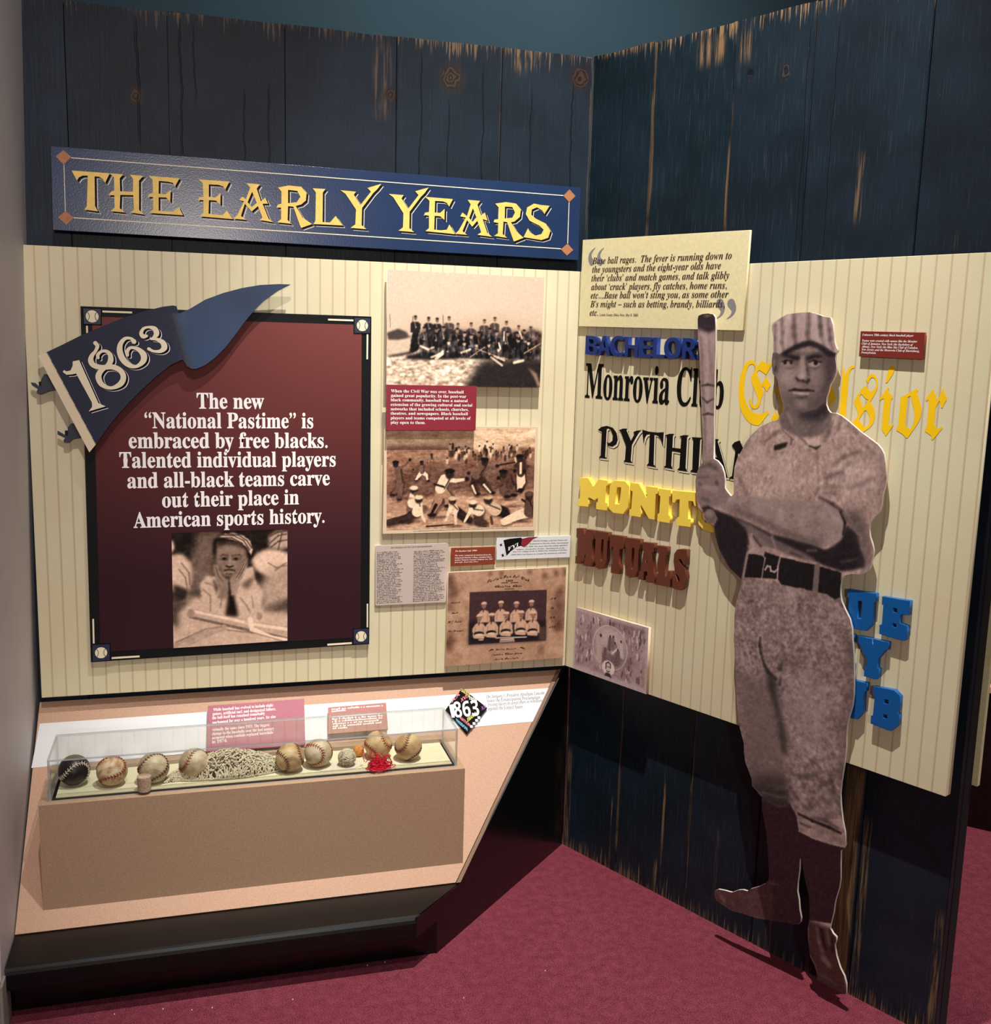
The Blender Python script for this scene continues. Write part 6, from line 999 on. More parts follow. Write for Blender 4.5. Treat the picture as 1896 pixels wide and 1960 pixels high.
# under-arm shade and belt
pic.poly([(.5424,1.1988),(.5895,1.1944),(.6522,1.1833),(.7025,1.1726),(.7586,1.1573),(.8088,1.1549),(.8737,1.1508),(.9089,1.1424),(.9293,1.1557),(.9488,1.1756),(.9578,1.2104),(.9764,1.2022),(.9924,1.1881),(1.0007,1.1618),(1.0146,1.1367),(1.0132,1.1198),(.9850,1.1064),(.9557,1.0982),(.9091,1.1040),(.8769,1.1126),(.8284,1.1158),(.7885,1.1208),(.7471,1.1317),(.7254,1.1462),(.6922,1.1710),(.6871,1.1462),(.6926,1.1199),(.6852,1.0792),(.6789,1.0231),(.6374,1.0462),(.5969,1.0950),(.5781,1.1479),(.5910,1.1745),(.5596,1.1949)], (50, 42, 47), 2.2)
pic.poly([(.9515,1.2483),(.9895,1.2535),(1.0044,1.2174),(1.0183,1.1921),(1.0298,1.1612),(1.0252,1.1165),(1.0029,1.1041),(1.0089,1.1356),(1.0002,1.1673),(.9891,1.1931),(.9608,1.2109)], T(88), 8, .8); pic.line([(.9929,1.1826,.0027),(1.0036,1.1623,.0038),(1.0141,1.1421,.0027)], .004, T(120), .7, 3); pic.line([(.9536,1.1218,.0017),(.9713,1.1263,.0022),(.9913,1.1354,.0022)], .003, T(92), .7, 2)
pic.poly([(.6416,1.1818),(.6885,1.1735),(.7383,1.1571),(.7936,1.1393),(.8469,1.1277),(.8863,1.1143),(.8551,1.1059),(.8090,1.1125),(.7681,1.1233),(.7273,1.1225),(.6984,1.1359),(.6752,1.1625)], T(116), 2.5, .92)
for a, v_ in (([(.7048,1.1429,.0024),(.7273,1.1225,.0024)], 62), ([(.7591,1.1514,.0029),(.7715,1.1239,.0023)], 146), ([(.8150,1.1194,.0035),(.8447,1.1157,.0029)], 78), ([(.8625,1.1332,.0034),(.8843,1.1369,.0034)], 100), ([(.6894,1.1163,.0018),(.7138,1.1173,.0024),(.7355,1.1060,.0018)], 150), ([(.6975,1.1478,.0024),(.7065,1.1221,.0024)], 160)): pic.line(a, .003, T(v_), .8, 2)
pic.poly([(.6852,1.0334),(.6937,1.0974),(.7395,1.0991),(.7420,1.1100),(.7865,1.1043),(.8295,1.1029),(.8810,1.1019),(.9559,1.0955),(.9586,1.0366),(.9436,1.0265),(.9243,1.0354),(.8513,1.0368),(.7955,1.0348),(.7844,1.0476)], (42, 36, 40), 1)
for a, v_ in (([(.6811,1.0311,.0030),(.6893,1.0951,.0027)], 138), ([(.6908,1.0984,.0015),(.7287,1.1048,.0015),(.7433,1.0938,.0018),(.7395,1.0647,.0015),(.7379,1.0403,.0018)], 150), ([(.7861,1.1012,.0023),(.7819,1.0783,.0023),(.7832,1.0459,.0023)], 156), ([(.8908,1.0979,.0073),(.8906,1.0633,.0074),(.8904,1.0286,.0080)], 118), ([(.7457,1.0643,.0024),(.7517,1.0744,.0024),(.7602,1.0744,.0024),(.7627,1.0644,.0024),(.7730,1.0633,.0023),(.7824,1.0725,.0023)], 176)): pic.line(a, .003, T(v_), .95, 1)
# forearm and elbow over the shade
pic.poly([(.5189,1.2332),(.6117,1.2417),(.6370,1.2418),(.7514,1.2474),(.8958,1.2576),(.9403,1.2385),(.9548,1.2100),(.9481,1.1839),(.9288,1.1612),(.8989,1.1493),(.8416,1.1528),(.7917,1.1624),(.7366,1.1776),(.7012,1.1888),(.6513,1.1953),(.6074,1.2014),(.5590,1.2041),(.5367,1.1980)], T(142), 2.5); mk = pic.mask([(.5189,1.2332),(.8958,1.2576),(.9548,1.2100),(.9288,1.1612),(.8246,1.1617),(.6074,1.2014)], 3); pic.noise(9, .008, 3, mk, seed=55, tint=(1, .9, .86))
pic.poly([(.6074,1.2014),(.6504,1.2073),(.7357,1.1893),(.7908,1.1740),(.8406,1.1642),(.8981,1.1591),(.8991,1.1479),(.8417,1.1514),(.7918,1.1610),(.7367,1.1762),(.6514,1.1938)], T(66), 7, .8)
pic.line([(.9403,1.2385,.0022),(.9544,1.2155,.0027),(.9523,1.1874,.0027)], .003, (46, 38, 42), .9, 1.5)
# fist, knob and bat
pic.poly([(.5095,1.2850),(.5335,1.3216),(.5685,1.3282),(.5920,1.3093),(.6070,1.2806),(.6092,1.2505),(.6263,1.2405),(.6137,1.2145),(.5629,1.2015),(.5409,1.1924),(.5164,1.2141)], T(128), 2)
for a, v_ in (([(.5254,1.3022,.0031),(.5549,1.3115,.0043),(.5777,1.3047,.0042)], 84), ([(.5198,1.2737,.0025),(.5534,1.2806,.0031)], 96), ([(.5803,1.2684,.0042),(.5824,1.2656,.0042)], 62), ([(.5389,1.2201,.0037),(.5581,1.2164,.0043)], 84), ([(.5266,1.2590,.0025),(.5325,1.2566,.0025)], 90), ([(.5405,1.2513,.0055),(.5817,1.2502,.0061)], 152), ([(.5487,1.2939,.0024),(.5822,1.2930,.0024)], 146)): pic.line(a, .003, T(v_), .7, 3)
pic.poly([(.5368,1.1965),(.5590,1.2041),(.5782,1.1974),(.5601,1.1888),(.5456,1.1805)], (50, 40, 46), 2, .9)
kb = [(.5667,1.1757,.0184)][0]; pic.ell(kb[0], kb[1], kb[2]*1.05, kb[2]*1.05, T(112), .1); pic.ell(kb[0]-.003, kb[1]+.008, kb[2]*.6, kb[2]*.5, T(144), .6, .8)
pic.poly([(.4850,1.7066),(.5479,1.7063),(.5549,1.6121),(.5563,1.4931),(.5674,1.3277),(.5333,1.3243),(.5218,1.4305),(.5056,1.5510)], T(142), .6)
mk = pic.mask([(.4850,1.7066),(.5479,1.7063),(.5549,1.6121),(.5563,1.4931),(.5674,1.3277),(.5333,1.3243),(.5218,1.4305),(.5056,1.5510)], 1); pic.noise(7, .01, 2, mk, (.5, 2), 56)
pic.line([(.5029,1.6410,.0036),(.5150,1.5513,.0036),(.5312,1.4311,.0036),(.5405,1.3281,.0037)], .003, T(116), .6, 2); pic.line([(.5215,1.6412,.0048),(.5298,1.5519,.0054),(.5475,1.3715,.0042)], .004, T(164), .6, 3)
pic.poly([(.4850,1.7066),(.5479,1.7063),(.5505,1.6608),(.5297,1.6547),(.5072,1.6590),(.4898,1.6663)], (62, 52, 58), 3); pic.ell(*[(.5192,1.6976)][0], .010, .004, T(110), .6, .8)
for a in ([(.5156,1.5166,.0024),(.5340,1.5205,.0030),(.5545,1.5185,.0024)], [(.5248,1.4413,.0021),(.5395,1.4454,.0027),(.5582,1.4436,.0021)], [(.5198,1.4851,.0018),(.5355,1.4739,.0024),(.5533,1.4839,.0018)]): pic.line(a, .003, T(66), .85, 1.5)
for p in [(.5342,1.4919,.0072),(.5330,1.5084,.0060),(.5383,1.4619,.0066)]: pic.ell(p[0], p[1], p[2]*1.2, p[2]*.6, T(158), .5, .7)
# neck and head
pic.poly([(.7446,1.5373),(.8864,1.5435),(.8893,1.4756),(.8990,1.4680),(.8928,1.4347),(.8670,1.4133),(.8172,1.4049),(.7906,1.4155),(.7636,1.4247),(.7548,1.4526),(.7660,1.4761)], T(112), 2)
pic.poly([(.8055,1.4628),(.8213,1.4757),(.8770,1.4996),(.8863,1.4856),(.8940,1.4716),(.8730,1.4513),(.8403,1.4489),(.8132,1.4515)], (52, 46, 52), 6, .95)
pic.line([(.7783,1.4595,.0045),(.7901,1.4423,.0045)], .006, T(150), .7, 4); pic.line([(.7711,1.4635),(.7880,1.4257)], .002, T(88), .6, 3)
pic.line([(.8719,1.4634,.0033),(.8416,1.4168,.0039)], .004, T(90), .7, 4); pic.line([(.8960,1.4678,.0033),(.8748,1.4305,.0033)], .004, T(122), .7, 3)
FACE = [(.7212,1.6052),(.7347,1.6115),(.8961,1.6122),(.8999,1.5867),(.8971,1.5638),(.8875,1.5462),(.8826,1.5288),(.8792,1.5113),(.8743,1.4936),(.8545,1.4763),(.8220,1.4669),(.7909,1.4738),(.7694,1.4844),(.7576,1.5017),(.7469,1.5252),(.7401,1.5444),(.7307,1.5530),(.7237,1.5738)]
pic.poly(FACE, T(116), 1.2)
pic.poly([(.7450,1.5700),(.7792,1.5741),(.7978,1.5542),(.7963,1.5320),(.7662,1.5231),(.7492,1.5403)], T(154), 10, .9)
pic.poly([(.8639,1.6143),(.9006,1.6152),(.9024,1.5583),(.8808,1.5113),(.8625,1.4783),(.8464,1.4744),(.8644,1.5134),(.8704,1.5571)], (68, 54, 60), 9, .9)
pic.poly([(.8302,1.5671),(.8627,1.5712),(.8684,1.5425),(.8533,1.5288),(.8341,1.5410)], T(134), 8, .8)
pic.poly([(.7536,1.5075),(.8025,1.4983),(.8600,1.5073),(.8697,1.4904),(.8469,1.4685),(.8052,1.4658),(.7696,1.4814)], T(92), 9, .7)
pic.ell(*[(.8136,1.4871)][0], .014, .009, T(140), .7, .8)
pic.poly([(.7244,1.6082),(.7457,1.6050),(.7497,1.5984),(.7401,1.5878),(.7435,1.5670),(.7395,1.5519),(.7285,1.5574),(.7231,1.5813)], T(90), 3, .9); pic.line([(.7296,1.5875,.0027),(.7326,1.5726,.0021)], .003, T(136), .8, 2); pic.line([(.7356,1.5742,.0015),(.7341,1.5651,.0012)], .002, (50, 38, 44), .9, 2)
# eye region
pic.poly([(.7476,1.6028),(.7697,1.6063),(.8278,1.6150),(.8639,1.6143),(.8823,1.6062),(.8739,1.5917),(.8186,1.5871),(.8019,1.5866),(.7504,1.5895)], T(78), 6, .85)
pic.ell(*[(.8179,1.6148)][0], .016, .008, T(132), .7, .8); pic.poly([(.8004,1.6042),(.8138,1.6045),(.8172,1.5842),(.8210,1.5580),(.8151,1.5490),(.8014,1.5514),(.8010,1.5763)], T(150), 3, .9)
pic.poly([(.7494,1.6021),(.7767,1.6036),(.8008,1.5998),(.8021,1.5940),(.7880,1.5906),(.7670,1.5974)], (44, 36, 42), 2, .95); pic.poly([(.8176,1.5988),(.8402,1.6052),(.8615,1.6042),(.8635,1.6000),(.8408,1.5979),(.8200,1.5901)], (44, 36, 42), 2, .95)
pic.ell(*[(.7674,1.5819)][0], .014, .006, T(136), .5, .9); pic.ell(*[(.7612,1.5847)][0], .0046, .0050, (48, 36, 42), .3); pic.ell(*[(.7783,1.5852)][0], .0050, .0046, (62, 48, 52), .4, .9)
pic.line([(.7524,1.5866,.0012),(.7642,1.5899,.0013),(.7814,1.5890,.0013)], .002, (40, 32, 38), .95, 1)
pic.ell(*[(.8405,1.5820)][0], .014, .0062, T(150), .5, .95); pic.ell(*[(.8451,1.5865)][0], .0056, .0058, (42, 34, 40), .25); pic.line([(.8252,1.5873,.0012),(.8397,1.5921,.0014),(.8596,1.5884,.0013)], .002, (38, 31, 37), .95, 1)
pic.line([(.7623,1.5713,.0012),(.7761,1.5696,.0012),(.7877,1.5744,.0009)], .002, T(104), .7, 2); pic.line([(.8278,1.5758,.0012),(.8430,1.5727,.0013),(.8572,1.5782,.0012)], .002, T(88), .8, 2)
pic.line([(.8205,1.5843,.0020),(.8242,1.5698,.0023),(.8277,1.5583,.0020)], .003, T(76), .8, 2.5)
# nose, mouth
pic.poly([(.7923,1.5495),(.7964,1.5512),(.8054,1.5442),(.8154,1.5453),(.8224,1.5412),(.8285,1.5488),(.8325,1.5504),(.8339,1.5439),(.8280,1.5349),(.8194,1.5382),(.8091,1.5407),(.7989,1.5410)], (48, 38, 42), 1.6, .95)
pic.ell(*[(.8097,1.5532)][0], .009, .006, T(158), .6, .8)
pic.line([(.7788,1.5170,.0021),(.7921,1.5207,.0027),(.8109,1.5194,.0029),(.8275,1.5210,.0029),(.8458,1.5197,.0017)], .003, (56, 42, 48), .95, 1.2); pic.line([(.7911,1.5128,.0018),(.8115,1.5118,.0029),(.8316,1.5124,.0018)], .003, T(168), .9, 1.5); pic.line([(.8004,1.5026,.0021),(.8157,1.5020,.0023),(.8289,1.5049,.0018)], .003, T(74), .75, 2)
pic.line([(.7999,1.5292,.0015),(.8101,1.5289,.0015)], .003, T(150), .6, 3)
# cap
CAP = [(.7154,1.6767),(.7409,1.7062),(.8265,1.7086),(.8777,1.6956),(.8879,1.6518),(.9069,1.6153),(.8980,1.6087),(.8814,1.6162),(.8645,1.6258),(.8459,1.6341),(.8257,1.6403),(.8078,1.6364),(.7849,1.6287),(.7669,1.6188),(.7457,1.6050),(.7349,1.6082),(.7225,1.6104)]
pic.poly(CAP, T(160), .6)
for a in ([(.7263,1.6723,.0039),(.7279,1.6411,.0036),(.7319,1.6129,.0030)], [(.7441,1.6871,.0044),(.7475,1.6561,.0044),(.7486,1.6325,.0041),(.7535,1.6148,.0033)], [(.7773,1.6987,.0052),(.7788,1.6710,.0055),(.7830,1.6506,.0053),(.7863,1.6317,.0044)], [(.8171,1.7029,.0055),(.8184,1.6770,.0058),(.8168,1.6568,.0055),(.8207,1.6409,.0043)], [(.8470,1.6971,.0051),(.8500,1.6714,.0054),(.8542,1.6514,.0054),(.8625,1.6301,.0049)], [(.8685,1.6914,.0037),(.8740,1.6644,.0040),(.8783,1.6432,.0043),(.8874,1.6206,.0040)]): pic.line(a, .004, T(104), .8, 3)
pic.line([(.8470,1.6971,.0029),(.8500,1.6714,.0029),(.8541,1.6529,.0026)], .003, T(70), .5, 3)
mk = pic.mask(CAP, 1); pic.noise(7, .01, 2, mk, (.6, 1.6), 57)
pic.poly([(.7448,1.6050),(.7670,1.6184),(.7849,1.6284),(.8078,1.6359),(.8257,1.6398),(.8459,1.6338),(.8645,1.6255),(.8814,1.6159),(.8988,1.6083),(.8923,1.6008),(.8762,1.6018),(.8642,1.6101),(.8455,1.6197),(.8270,1.6251),(.8090,1.6219),(.7927,1.6157),(.7763,1.6094),(.7600,1.5987)], (46, 38, 44), 2, .97)
pic.noise(2.5, .0022, 1, seed=58)
pic.a = np.where(pic.a < 120, 120-(120-pic.a)*1.16-4, 120+(pic.a-120)*1.22)
pic.build('printed_figure', t, CO+.0004, org, outline=OUT)

# ================================================================== DISPLAY CASE
t = root('display_case', 'low black display case with a sloping sandy deck in front of the left panel', 'case', Matrix.Translation((-1.0, -.25, 0)))
def W(name, v, f, m, smooth=False, label=None):
    me = mesh(name, [(p[0]+1.0, p[1]+.25, p[2]) for p in v], f, smooth); bm = bmesh.new(); bm.from_mesh(me); bmesh.ops.recalc_face_normals(bm, faces=bm.faces); bm.to_mesh(me); bm.free(); return add(name, me, m, t, label)
xl, xf = -1.576, -.454
# deck slab (top surface through DK)
dl = [(xl+.002, 0), (xf-.012, 0), (-.050, .60), (xl+.020, .60)]
k = DY.length
def dk(u, v, w=0): p = DK.pt(u, v, w); return (p.x, p.y, p.z)
top_v = .611
b_ = [(xl+.002, 0), (xf-.012, 0), (-.046, top_v), (xl+.020, top_v)]
W('deck_panel', [dk(u, v_, 0) for u, v_ in b_]+[dk(u, v_, -.018) for u, v_ in b_], [(0, 1, 2, 3), (7, 6, 5, 4), (0, 4, 5, 1), (1, 5, 6, 2), (2, 6, 7, 3), (3, 7, 4, 0)], 'mdf', label='sandy speckled sloping deck')
s_ = [(xf-.011, -.002), (xf+.001, -.002), (-.032, top_v), (-.045, top_v)]
W('deck_edge_strip', [dk(u, v_, .004) for u, v_ in s_]+[dk(u, v_, -.02) for u, v_ in s_], [(0, 1, 2, 3), (7, 6, 5, 4), (0, 4, 5, 1), (1, 5, 6, 2), (2, 6, 7, 3), (3, 7, 4, 0)], 'strip')
# black side cheek along the 45 degree line
sd = [(-.001, -.001, 0), (-.534, -.509, 0), (-.534, -.509, .095), (-.603, -.574, .095), (-.603, -.574, .15), (-.455, -.434, .15), (-.030, -.030, .606), (-.001, -.001, .606)]
th = (-.69*.02, .724*.02*0-.0, 0)
W('side_cheek', sd+[(x-.004, y+.002, z) for x, y, z in sd], [tuple(range(8)), tuple(range(15, 7, -1))]+[(i, (i+1) % 8, 8+(i+1) % 8, 8+i) for i in range(8)], 'gloss_black')
# curb with rounded nose, running across the front
prof = [(-.430, .150), (-.560, .150), (-.5665, .1475), (-.5715, .142), (-.5740, .134), (-.5745, .122), (-.5745, .100), (-.5740, .095), (-.505, .095), (-.505, .085), (-.43, .085)]
n_ = len(prof); v = []
for y, z in prof: v.append((xl+.002, y, z))
for y, z in prof: v.append(((y-.0)*1.0486+.0-.002, y, z))
W('front_curb', v, [tuple(range(n_)), tuple(range(2*n_-1, n_-1, -1))]+[(i, (i+1) % n_, n_+(i+1) % n_, n_+i) for i in range(n_)], 'curb', label='black front ledge with a rounded nose')
W('toe_kick', [(xl+.002, -.507, 0), (-.536, -.507, 0), (-.536, -.507, .096), (xl+.002, -.507, .096), (xl+.002, -.49, 0), (-.54, -.49, 0), (-.54, -.49, .096), (xl+.002, -.49, .096)], [(0, 1, 2, 3), (7, 6, 5, 4), (0, 4, 5, 1), (1, 5, 6, 2), (2, 6, 7, 3), (3, 7, 4, 0)], 'gloss_black')
# paper strip on the deck
q = [(-1.5521,.5473),(-.0766,.5509),(-.1470,.4452),(-1.5649,.4224)]
org = q[3]; t = frame_thing('paper_strip', 'long white paper strip laid across the sloping deck', 'paper', DK, org[0], org[1], 0)
plate('paper', t, q, .0002, .0010, 'white', 0, org)
e = [(-.2894,.5304),(-.1027,.5305),(-.2900,.5176),(-.1197,.5173),(-.2908,.5044),(-.1152,.5060),(-.2914,.4916),(-.1788,.4906)]
text_block('lettering', t, [(s, TL, e[2*i], e[2*i+1], .0112) for i, s in enumerate(['On January 1, President Abraham Lincoln', 'issues the Emancipation Proclamation', 'freeing slaves in areas then in rebellion', 'against the United States.'])], 'ink', .0012, org)
# diamond year card
q = [(-.3638,.5648),(-.2956,.4954),(-.3702,.4197),(-.4226,.5018)]
t = frame_thing('year_card', 'black diamond-shaped card with 1863 and bright coloured words', 'card', DK, q[2][0], q[2][1], 0); org = q[2]
plate('board', t, q, .0012, .012, 'ink', .0004, org)
x1863 = text_on('863', TS, *[(-.3997,.4716),(-.3228,.4726)], .050, .0126, org)
sc1 = flat_mesh('one', [[(-.4123,.5132),(-.3961,.5150),(-.4011,.4717),(-.4096,.4724)]], .0126, org)
parts = [(x1863, 'white_ink'), (sc1, 'white_ink')]
M['pink'] = mat('pink_ink', (240, 130, 150), .6); M['lime'] = mat('lime_ink', (222, 226, 90), .6); M['sky'] = mat('sky_ink', (110, 190, 230), .6); M['violet'] = mat('violet_ink', (150, 70, 170), .6)
for s, m_, e in (('LINCOLN', 'lime', [(-.3684,.5543),(-.3430,.5325)]), ('XX', 'pink', [(-.4028,.5185),(-.3729,.5438)]), ('XVI', 'pink', [(-.3737,.5194),(-.3511,.5331)]), ('1809', 'white_ink', [(-.3492,.5268),(-.3245,.5158)]), ('XX', 'violet', [(-.3144,.4877),(-.2985,.4956)]), ('EMANCI', 'lime', [(-.3632,.4554),(-.3342,.4741)]), ('NATION', 'pink', [(-.3847,.4660),(-.3575,.4371)]), ('FREEDOM', 'sky', [(-.3974,.4580),(-.3678,.4260)])):
    parts.append((text_on(s, TS, e[0], e[1], .0115, .0124, org, res=1), m_))
add_dots = [(-.3267,.4660),(-.3354,.4577),(-.3447,.4485),(-.3541,.4398)]
parts.append((flat_mesh('d', [[(p[0]-.004, p[1]-.004), (p[0]+.004, p[1]-.004), (p[0]+.004, p[1]+.004), (p[0]-.004, p[1]+.004)] for p in add_dots], .0124, org), 'white_ink'))
addj('lettering', parts, t)
# magenta card and rose card
q = [(-1.1089,.5567),(-.8395,.5588),(-.8459,.4195),(-1.1141,.4205)]
t, org = board_on(DK, 'text_card', 'faded magenta text card on the deck behind the acrylic cover', 'card', q, .016, .024, 'magenta', back=False)
box('riser_block', (.04, .18, .02, .07, .001, .016), 'dark', t)
e = [(-1.0949,.5391),(-.9286,.5415),(-1.0969,.5270),(-.9221,.5292),(-1.0978,.5149),(-.9528,.5180),(-1.0981,.5012),(-.9233,.5060),(-1.0985,.4797),(-.9421,.4825),(-1.0998,.4675),(-.9297,.4700),(-1.1000,.4555),(-.9328,.4589),(-1.1003,.4436),(-1.0593,.4447)]
text_block('lettering', t, [(s, TB, e[2*i], e[2*i+1], .0088) for i, s in enumerate(['While baseball has evolved to include night', 'games, artificial turf, and designated hitters,', 'the ball itself has remained remarkably', 'unchanged for over a hundred years. Its size', 'virtually the same since 1911. The biggest', 'change in the baseballs over the last century', 'occurred when cowhide replaced horsehide', 'in 1974.'])], 'white_ink', .0245, org)
q = [(-.7726,.5270),(-.6029,.5293),(-.6059,.4468),(-.7791,.4455)]
t, org = board_on(DK, 'text_card', 'small rose-brown text card on the deck behind the acrylic cover', 'card', q, .016, .024, 'rose', back=False)
box('riser_block', (.03, .11, .01, .03, .001, .016), 'dark', t)
rr = [(-.7635,.5181),(-.6137,.5189),(-.7640,.5115),(-.7224,.5123),(-.7625,.4945),(-.6238,.4949),(-.7649,.4872),(-.6171,.4877),(-.7655,.4799),(-.6197,.4807),(-.7642,.4728),(-.6298,.4736),(-.7648,.4654),(-.6231,.4664),(-.7654,.4589),(-.7235,.4587)]
add('lettering', flat_mesh('l', word_bars([(rr[i], rr[i+1]) for i in range(0, len(rr), 2)], .0062, 9), .0245, org), 'white_ink', t)

# ================================================================== RISER BOX + ACRYLIC COVER + EXHIBITS
BT = .465
t = root('riser_box', 'long sandy wedge box standing on the sloping deck', 'box', Matrix.Translation((-1.0, -.25, 0)))
def dz(y): return .153+(y+.43)*(DY.z/DY.y)
yb = -.43+(BT-.153)*(DY.y/DY.z)
x0, x1, yf = -1.513, -.438, -.396
v = [(x0, yf, dz(yf)), (x1, yf, dz(yf)), (x1, yf, BT), (x0, yf, BT), (x0, yb, BT), (x1, yb, BT)]
me = mesh('box_body', [(a+1, b+.25, c+.0004) for a, b, c in v], [(0, 1, 2, 3), (3, 2, 5, 4), (0, 3, 4), (1, 5, 2), (0, 4, 5, 1)])
add('box_body', me, 'mdf_dark', t)
VX0, VX1, VY0, VY1, VZ = -1.492, -.456, -.378, -.205, .574
t = tag(box('base_gasket', (VX0+.0062, VX1-.0062, VY0+.0062, VY1-.0062, BT+.0006, BT+.0036), 'ink'), 'thin black gasket outlining the foot of the acrylic cover', 'gasket')
t = tag(box('pad_board', (VX0+.015, VX1-.012, VY0+.010, VY1-.009, BT+.0040, BT+.0070), 'pad', None, .0008), 'pale cream pad under the baseballs inside the acrylic cover', 'pad')
t = root('acrylic_cover', 'clear acrylic box cover over the baseballs', 'cover', Matrix.Translation((VX0, VY0, BT)))
g = .005; Wd, Dd, Hd = VX1-VX0, VY1-VY0, VZ-BT
def pane(name, x0, x1, y0, y1, z0, z1, faces_clear):
    bm = bmesh.new(); box_bm(bm, x0, x1, y0, y1, z0, z1); me = bpy.data.meshes.new(name); bm.to_mesh(me); bm.free()
    o = add(name, me, 'acrylic', t); me.materials.append(M['acrylic_edge']); big = max(p.area for p in me.polygons)
    for p in me.polygons: p.material_index = 0 if p.area > big*.9 else 1
    return o
pane('front_pane', 0, Wd, 0, g, .001, Hd-g, 0); pane('back_pane', 0, Wd, Dd-g, Dd, .001, Hd-g, 0)
pane('side_pane', 0, g, g+.0002, Dd-g-.0002, .001, Hd-g, 0); pane('side_pane', Wd-g, Wd, g+.0002, Dd-g-.0002, .001, Hd-g, 0)
pane('top_pane', 0, Wd, 0, Dd, Hd-g+.0002, Hd, 0)
ZB = BT+.0072
def ray_to(px, py, z):
    X = (px-948)/1982.755; Y = -(py-980)/1982.755; m = camo.matrix_world.to_3x3(); d = m @ Vector((X, Y, -1)); c = camo.matrix_world.translation
    k = (z-c.z)/d.z; return c + d*k
def seam(r, n=216):
    P = []
    for i in range(n):
        a = 2*math.pi*i/n; A, B = .44, .56
        x = math.cos(a)+.0; t_ = a
        # tennis-ball curve
        p = Vector((.75*math.cos(t_)+.25*math.cos(3*t_), .75*math.sin(t_)-.25*math.sin(3*t_), .866*math.sin(2*t_))); P.append(p.normalized()*r)
    return P
def tube_mesh(name, paths, r, sides=5, closed=False, bead=0):
    v, f = [], []
    for P in paths:
        n = len(P); k0 = len(v)
        for i, p in enumerate(P):
            a, b = P[(i-1) % n] if closed else P[max(0, i-1)], P[(i+1) % n] if closed else P[min(n-1, i+1)]; d = (b-a).normalized(); u = d.orthogonal().normalized(); w = d.cross(u)
            for s in range(sides):
                an = 2*math.pi*s/sides; v.append(p + (u*math.cos(an)+w*math.sin(an))*r*(1+bead*(1 if i % 2 else -1)))
        for i in range(n if closed else n-1):
            for s in range(sides):
                a0 = k0+i*sides+s; a1 = k0+i*sides+(s+1) % sides; b0 = k0+((i+1) % n)*sides+s; b1 = k0+((i+1) % n)*sides+(s+1) % sides; f.append((a0, a1, b1, b0))
    me = mesh(name, v, f, True); return me
def sphere(name, r, m, parent, seg=48):
    bm = bmesh.new(); bmesh.ops.create_uvsphere(bm, u_segments=seg, v_segments=seg//2, radius=r); me = bpy.data.meshes.new(name); bm.to_mesh(me); bm.free(); me.polygons.foreach_set('use_smooth', [True]*len(me.polygons)); return add(name, me, m, parent)
def stitch_mesh(r, every=4, ln=.0056, th=.0010):
    S = seam(r*1.001); n = len(S); paths = [S[i:i+8] for i in range(0, n-7, 7)]
    for i in range(0, n, every):
        p = S[i]; d = (S[(i+1) % n]-S[i-1]).normalized(); nn = p.normalized(); sd_ = nn.cross(d)
        for sg in (-1, 1):
            a = p+sd_*sg*.0008; b = (p+sd_*sg*ln+d*ln*.55).normalized()*r*1.006; mid = ((a+b)/2).normalized()*r*1.016; paths.append([a, mid, b])
    return tube_mesh('stitching', paths, th, 4)
BALLS = [((142, 1474), 29, 'leather_black', 'stitch_white', (40, 20, 75), 'black leather ball with cream stitching at the far left of the row'),
 ((214.5, 1475), 28.5, 'ball_c', 'stitch_red', (10, 80, 20), 'blotchy brown-spotted ball with faded red seams, second from the left'),
 ((294, 1469), 29, 'ball_b', 'stitch_brown', (20, 60, 50), 'tan ball with a dark seam on its right, behind the cork plug'),
 ((371.5, 1460), 28, 'ball_b', 'stitch_red', (15, 50, 70), 'pale tan ball half hidden by the left end of the yarn heap'),
 ((555, 1450), 27, 'ball_a', 'stitch_brown', (80, 30, 10), 'dark ochre ball at the right end of the yarn heap'),
 ((609, 1441), 26.5, 'ball_b', 'stitch_red', (70, 50, 30), 'pale grey ball with a bold red curved seam'),
 ((723.5, 1425), 26, 'ball_a', 'stitch_red', (85, 10, 0), 'yellowed ball standing behind the red thread'),
 ((781, 1429), 25.5, 'ball_a', 'stitch_brown', (10, 70, 80), 'yellowed ball with a tall dark seam at the far right of the row')]
for (px, py), rp, lm, sm, rot, lab in BALLS:
    c = ray_to(px, py, ZB+.0355)
    dist = (c-camo.location).dot((camo.matrix_world.to_3x3() @ Vector((0, 0, -1)))); r = rp*dist/1982.755; c = ray_to(px, py, ZB+r)
    t = root('baseball', lab, 'ball', Matrix.Translation((c.x, c.y, ZB)), group='old balls lined up under the acrylic cover')
    o = sphere('leather_cover', r, lm, t); o.location = (0, 0, r); s = add('stitching', stitch_mesh(r), sm, t); s.location = (0, 0, r)
    e_ = [math.radians(a) for a in rot]; o.rotation_euler = e_; s.rotation_euler = e_
